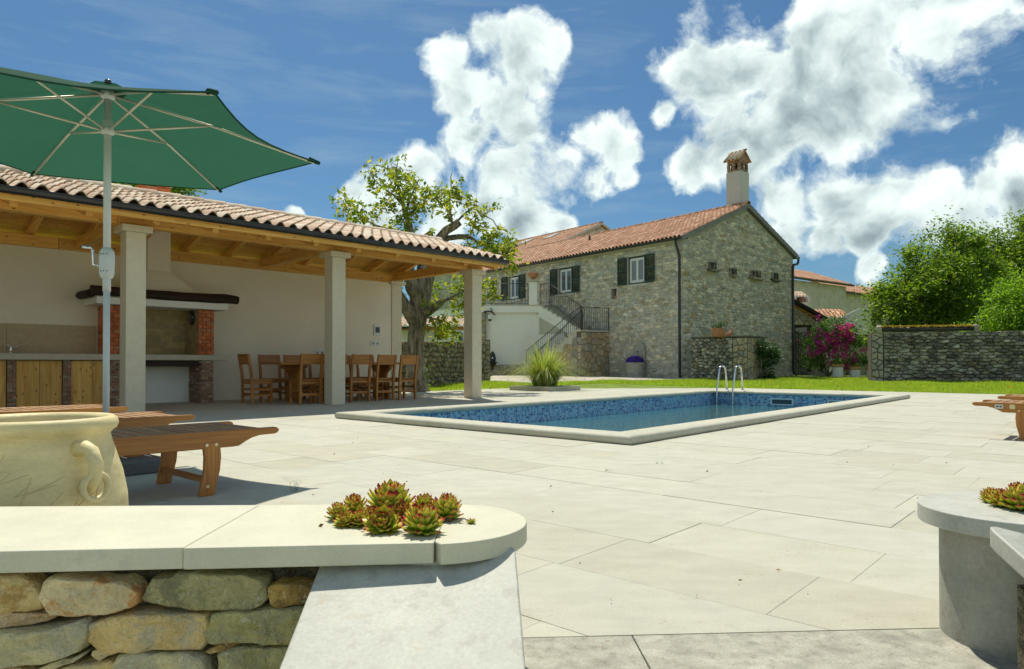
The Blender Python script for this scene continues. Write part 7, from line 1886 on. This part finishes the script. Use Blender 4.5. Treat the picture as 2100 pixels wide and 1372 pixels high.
# shrub on a stake before the gable
sb = G0(1572, 783.5); sb = D0(1570, 746, 28); sb.z = gz(sb.x, 28)
ss = thing('climbing_bush', 'dark green bush trained upright before the gable wall', 'shrub', sb)
blobs = [((sb.x+.0, sb.y, 1.35), (.40, .3, .34)), ((sb.x+.22, sb.y, 1.0), (.28, .25, .5)), ((sb.x+.08, sb.y, .55), (.22, .2, .5)), ((sb.x-.2, sb.y, 1.25), (.25, .2, .2)), ((sb.x+.12, sb.y, .2), (.34, .25, .2)), ((sb.x+.3, sb.y, 1.2), (.22, .2, .2))]
cl, pts = cluster_points(blobs, 60, 44, .24, 35, shell=.35); foliage('leaves', pts, .095, M['darkleaf'], ss, 35)['kind'] = 'stuff'
MB().tube([sb + Vector((-.16, 0, 0)), sb + Vector((-.16, 0, 1.3))], .015, 6).build('stake', M['bark'], ss); MB().tube([sb, sb + Vector((.05, 0, .7)), sb + Vector((.0, 0, 1.2))], .02, 6).build('stem', M['bark'], ss)
# low growth at the wall foot
def tuft(c, lab, n, rx, rz_, size, mat, seed, name='low_plant'):
    c = Vector(c); t = thing(name, lab, 'plant', c); rs = np.random.RandomState(seed)
    P = rs.normal(size=(n, 3)) * [rx*.5, rx*.5, rz_*.4] + np.array(c) + [0, 0, rz_*.5]; P[:, 2] = np.maximum(P[:, 2], c.z + .01)
    foliage('leaves', P, size, mat, t, seed)['kind'] = 'stuff'; return t
tuft(Vector((9.55, 28.3, .07)), 'low dark greenery at the foot of the upright bush', 260, .6, .2, .08, M['darkleaf'], 41)
tuft(G0(862, 800), 'young green shoots growing at the foot of the walnut trunk', 200, .3, .5, .09, M['treeleaf'], 42)
tuft(G0(948, 789), 'small shrub with white flower heads beside the far pavilion column', 160, .35, .6, .10, M['treeleaf'], 43)
# planted pots by the pier
for k, (px, lab) in enumerate(((1718, 'white cylindrical pot with terracotta rim and yellow green bush below the climber'), (1753.5, 'white cylindrical pot with terracotta rim, middle one of three by the door'), (1788, 'white cylindrical pot with terracotta rim right beside the flagstone pier'))):
    c = D0(px, 746, 34); c.z = gz(c.x, 34) - .02; hh = .62 if k == 0 else .50
    t = thing('plant_pot', lab, 'plant pot', c, 'white pots with terracotta rims')
    MB().lathe([(.23, 0), (.24, .02), (.24, hh-.14)], c, 24).build('white_cylinder', M['plaster_white'], t, smooth=False)
    MB().lathe([(.24, hh-.138), (.28, hh-.10), (.285, hh-.03), (.25, hh), (.2, hh-.02)], c, 24).build('terracotta_rim', M['terrayellow'] if 'terrayellow' in M else M.setdefault('terrayellow', mplain('sandy_terracotta', (.50,.30,.12), .8)), t, smooth=True)
    q = c + Z3*hh; n = 320 if k == 0 else 90
    P = np.random.RandomState(k).normal(size=(n, 3)) * ([.16, .16, .13] if k == 0 else [.12, .12, .03]) + np.array(q) + [0, 0, .16 if k == 0 else .02]
    foliage('plant', P, .08, M['brightleaf'] if k == 0 else M['moss'], t, k)['kind'] = 'stuff'
# windblown bits on the paving
rs = np.random.RandomState(77); P = []
for _ in range(70):
    d_ = 2.2 + 9 * rs.rand() ** 1.3; x_ = (rs.rand() * 1.3 - .65) * d_; a_, b_ = inlawn(x_, d_)
    if not (-.2 < a_ < 12 and -.2 < b_ < 5): P.append((x_, d_, .006))
o = foliage('fallen_bits', np.array(P), .018, M['fallen'] if 'fallen' in M else M.setdefault('fallen', mleaf('dry_leaf_bit', [(.20,.13,.05),(.30,.20,.08),(.12,.10,.05)], trans=.1)), None, 78, droop=0); tag(o, 'tiny dry leaf bits and grit scattered on the paving', 'leaf litter', kind='stuff')
# a few red flowers in the lawn, tufts in the joints
rs = np.random.RandomState(14)
C = np.array([[x, y, gz(x, y) + .07] for x, y in [(9.4, 22.2), (9.5, 26), (14.6, 20.6), (16.8, 19.4), (7.2, 22.6)]]); C = np.repeat(C, 9, 0) + rs.normal(size=(45, 3))*.012
o = foliage('lawn_flowers', C, .035, mleaf('red_petal', [(.65,.06,.02),(.6,.1,.03)]), None, 3, aspect=.9); tag(o, 'few small red flowers scattered in the lawn', 'flowers', kind='stuff')
for k, (px, py, lab) in enumerate(((602, 1008, 'thin grass sprigs growing from the paving joint by the parasol shadow'), (1352, 951, 'tiny green weed in the paving joint before the pool'), (1245, 966, 'tiny weed in the paving joint left of the other one'))):
    c = G0(px, py); m_ = MB(); rr_ = random.Random(k)
    for q in range(9):
        a = c + Vector((rr_.uniform(-.03, .03), rr_.uniform(-.01, .01), 0)); h = (.085 if k == 0 else .02)*rr_.uniform(.5, 1.2)
        m_.tube([a, a + Vector((rr_.uniform(-.3, .3)*h, 0, h*.6)), a + Vector((rr_.uniform(-.7, .7)*h, rr_.uniform(-.3, .3)*h, h))], [.0009, .0007, .0002], 4)
    tag(m_.build('grass_sprig', M['brightleaf']), lab, 'weed')
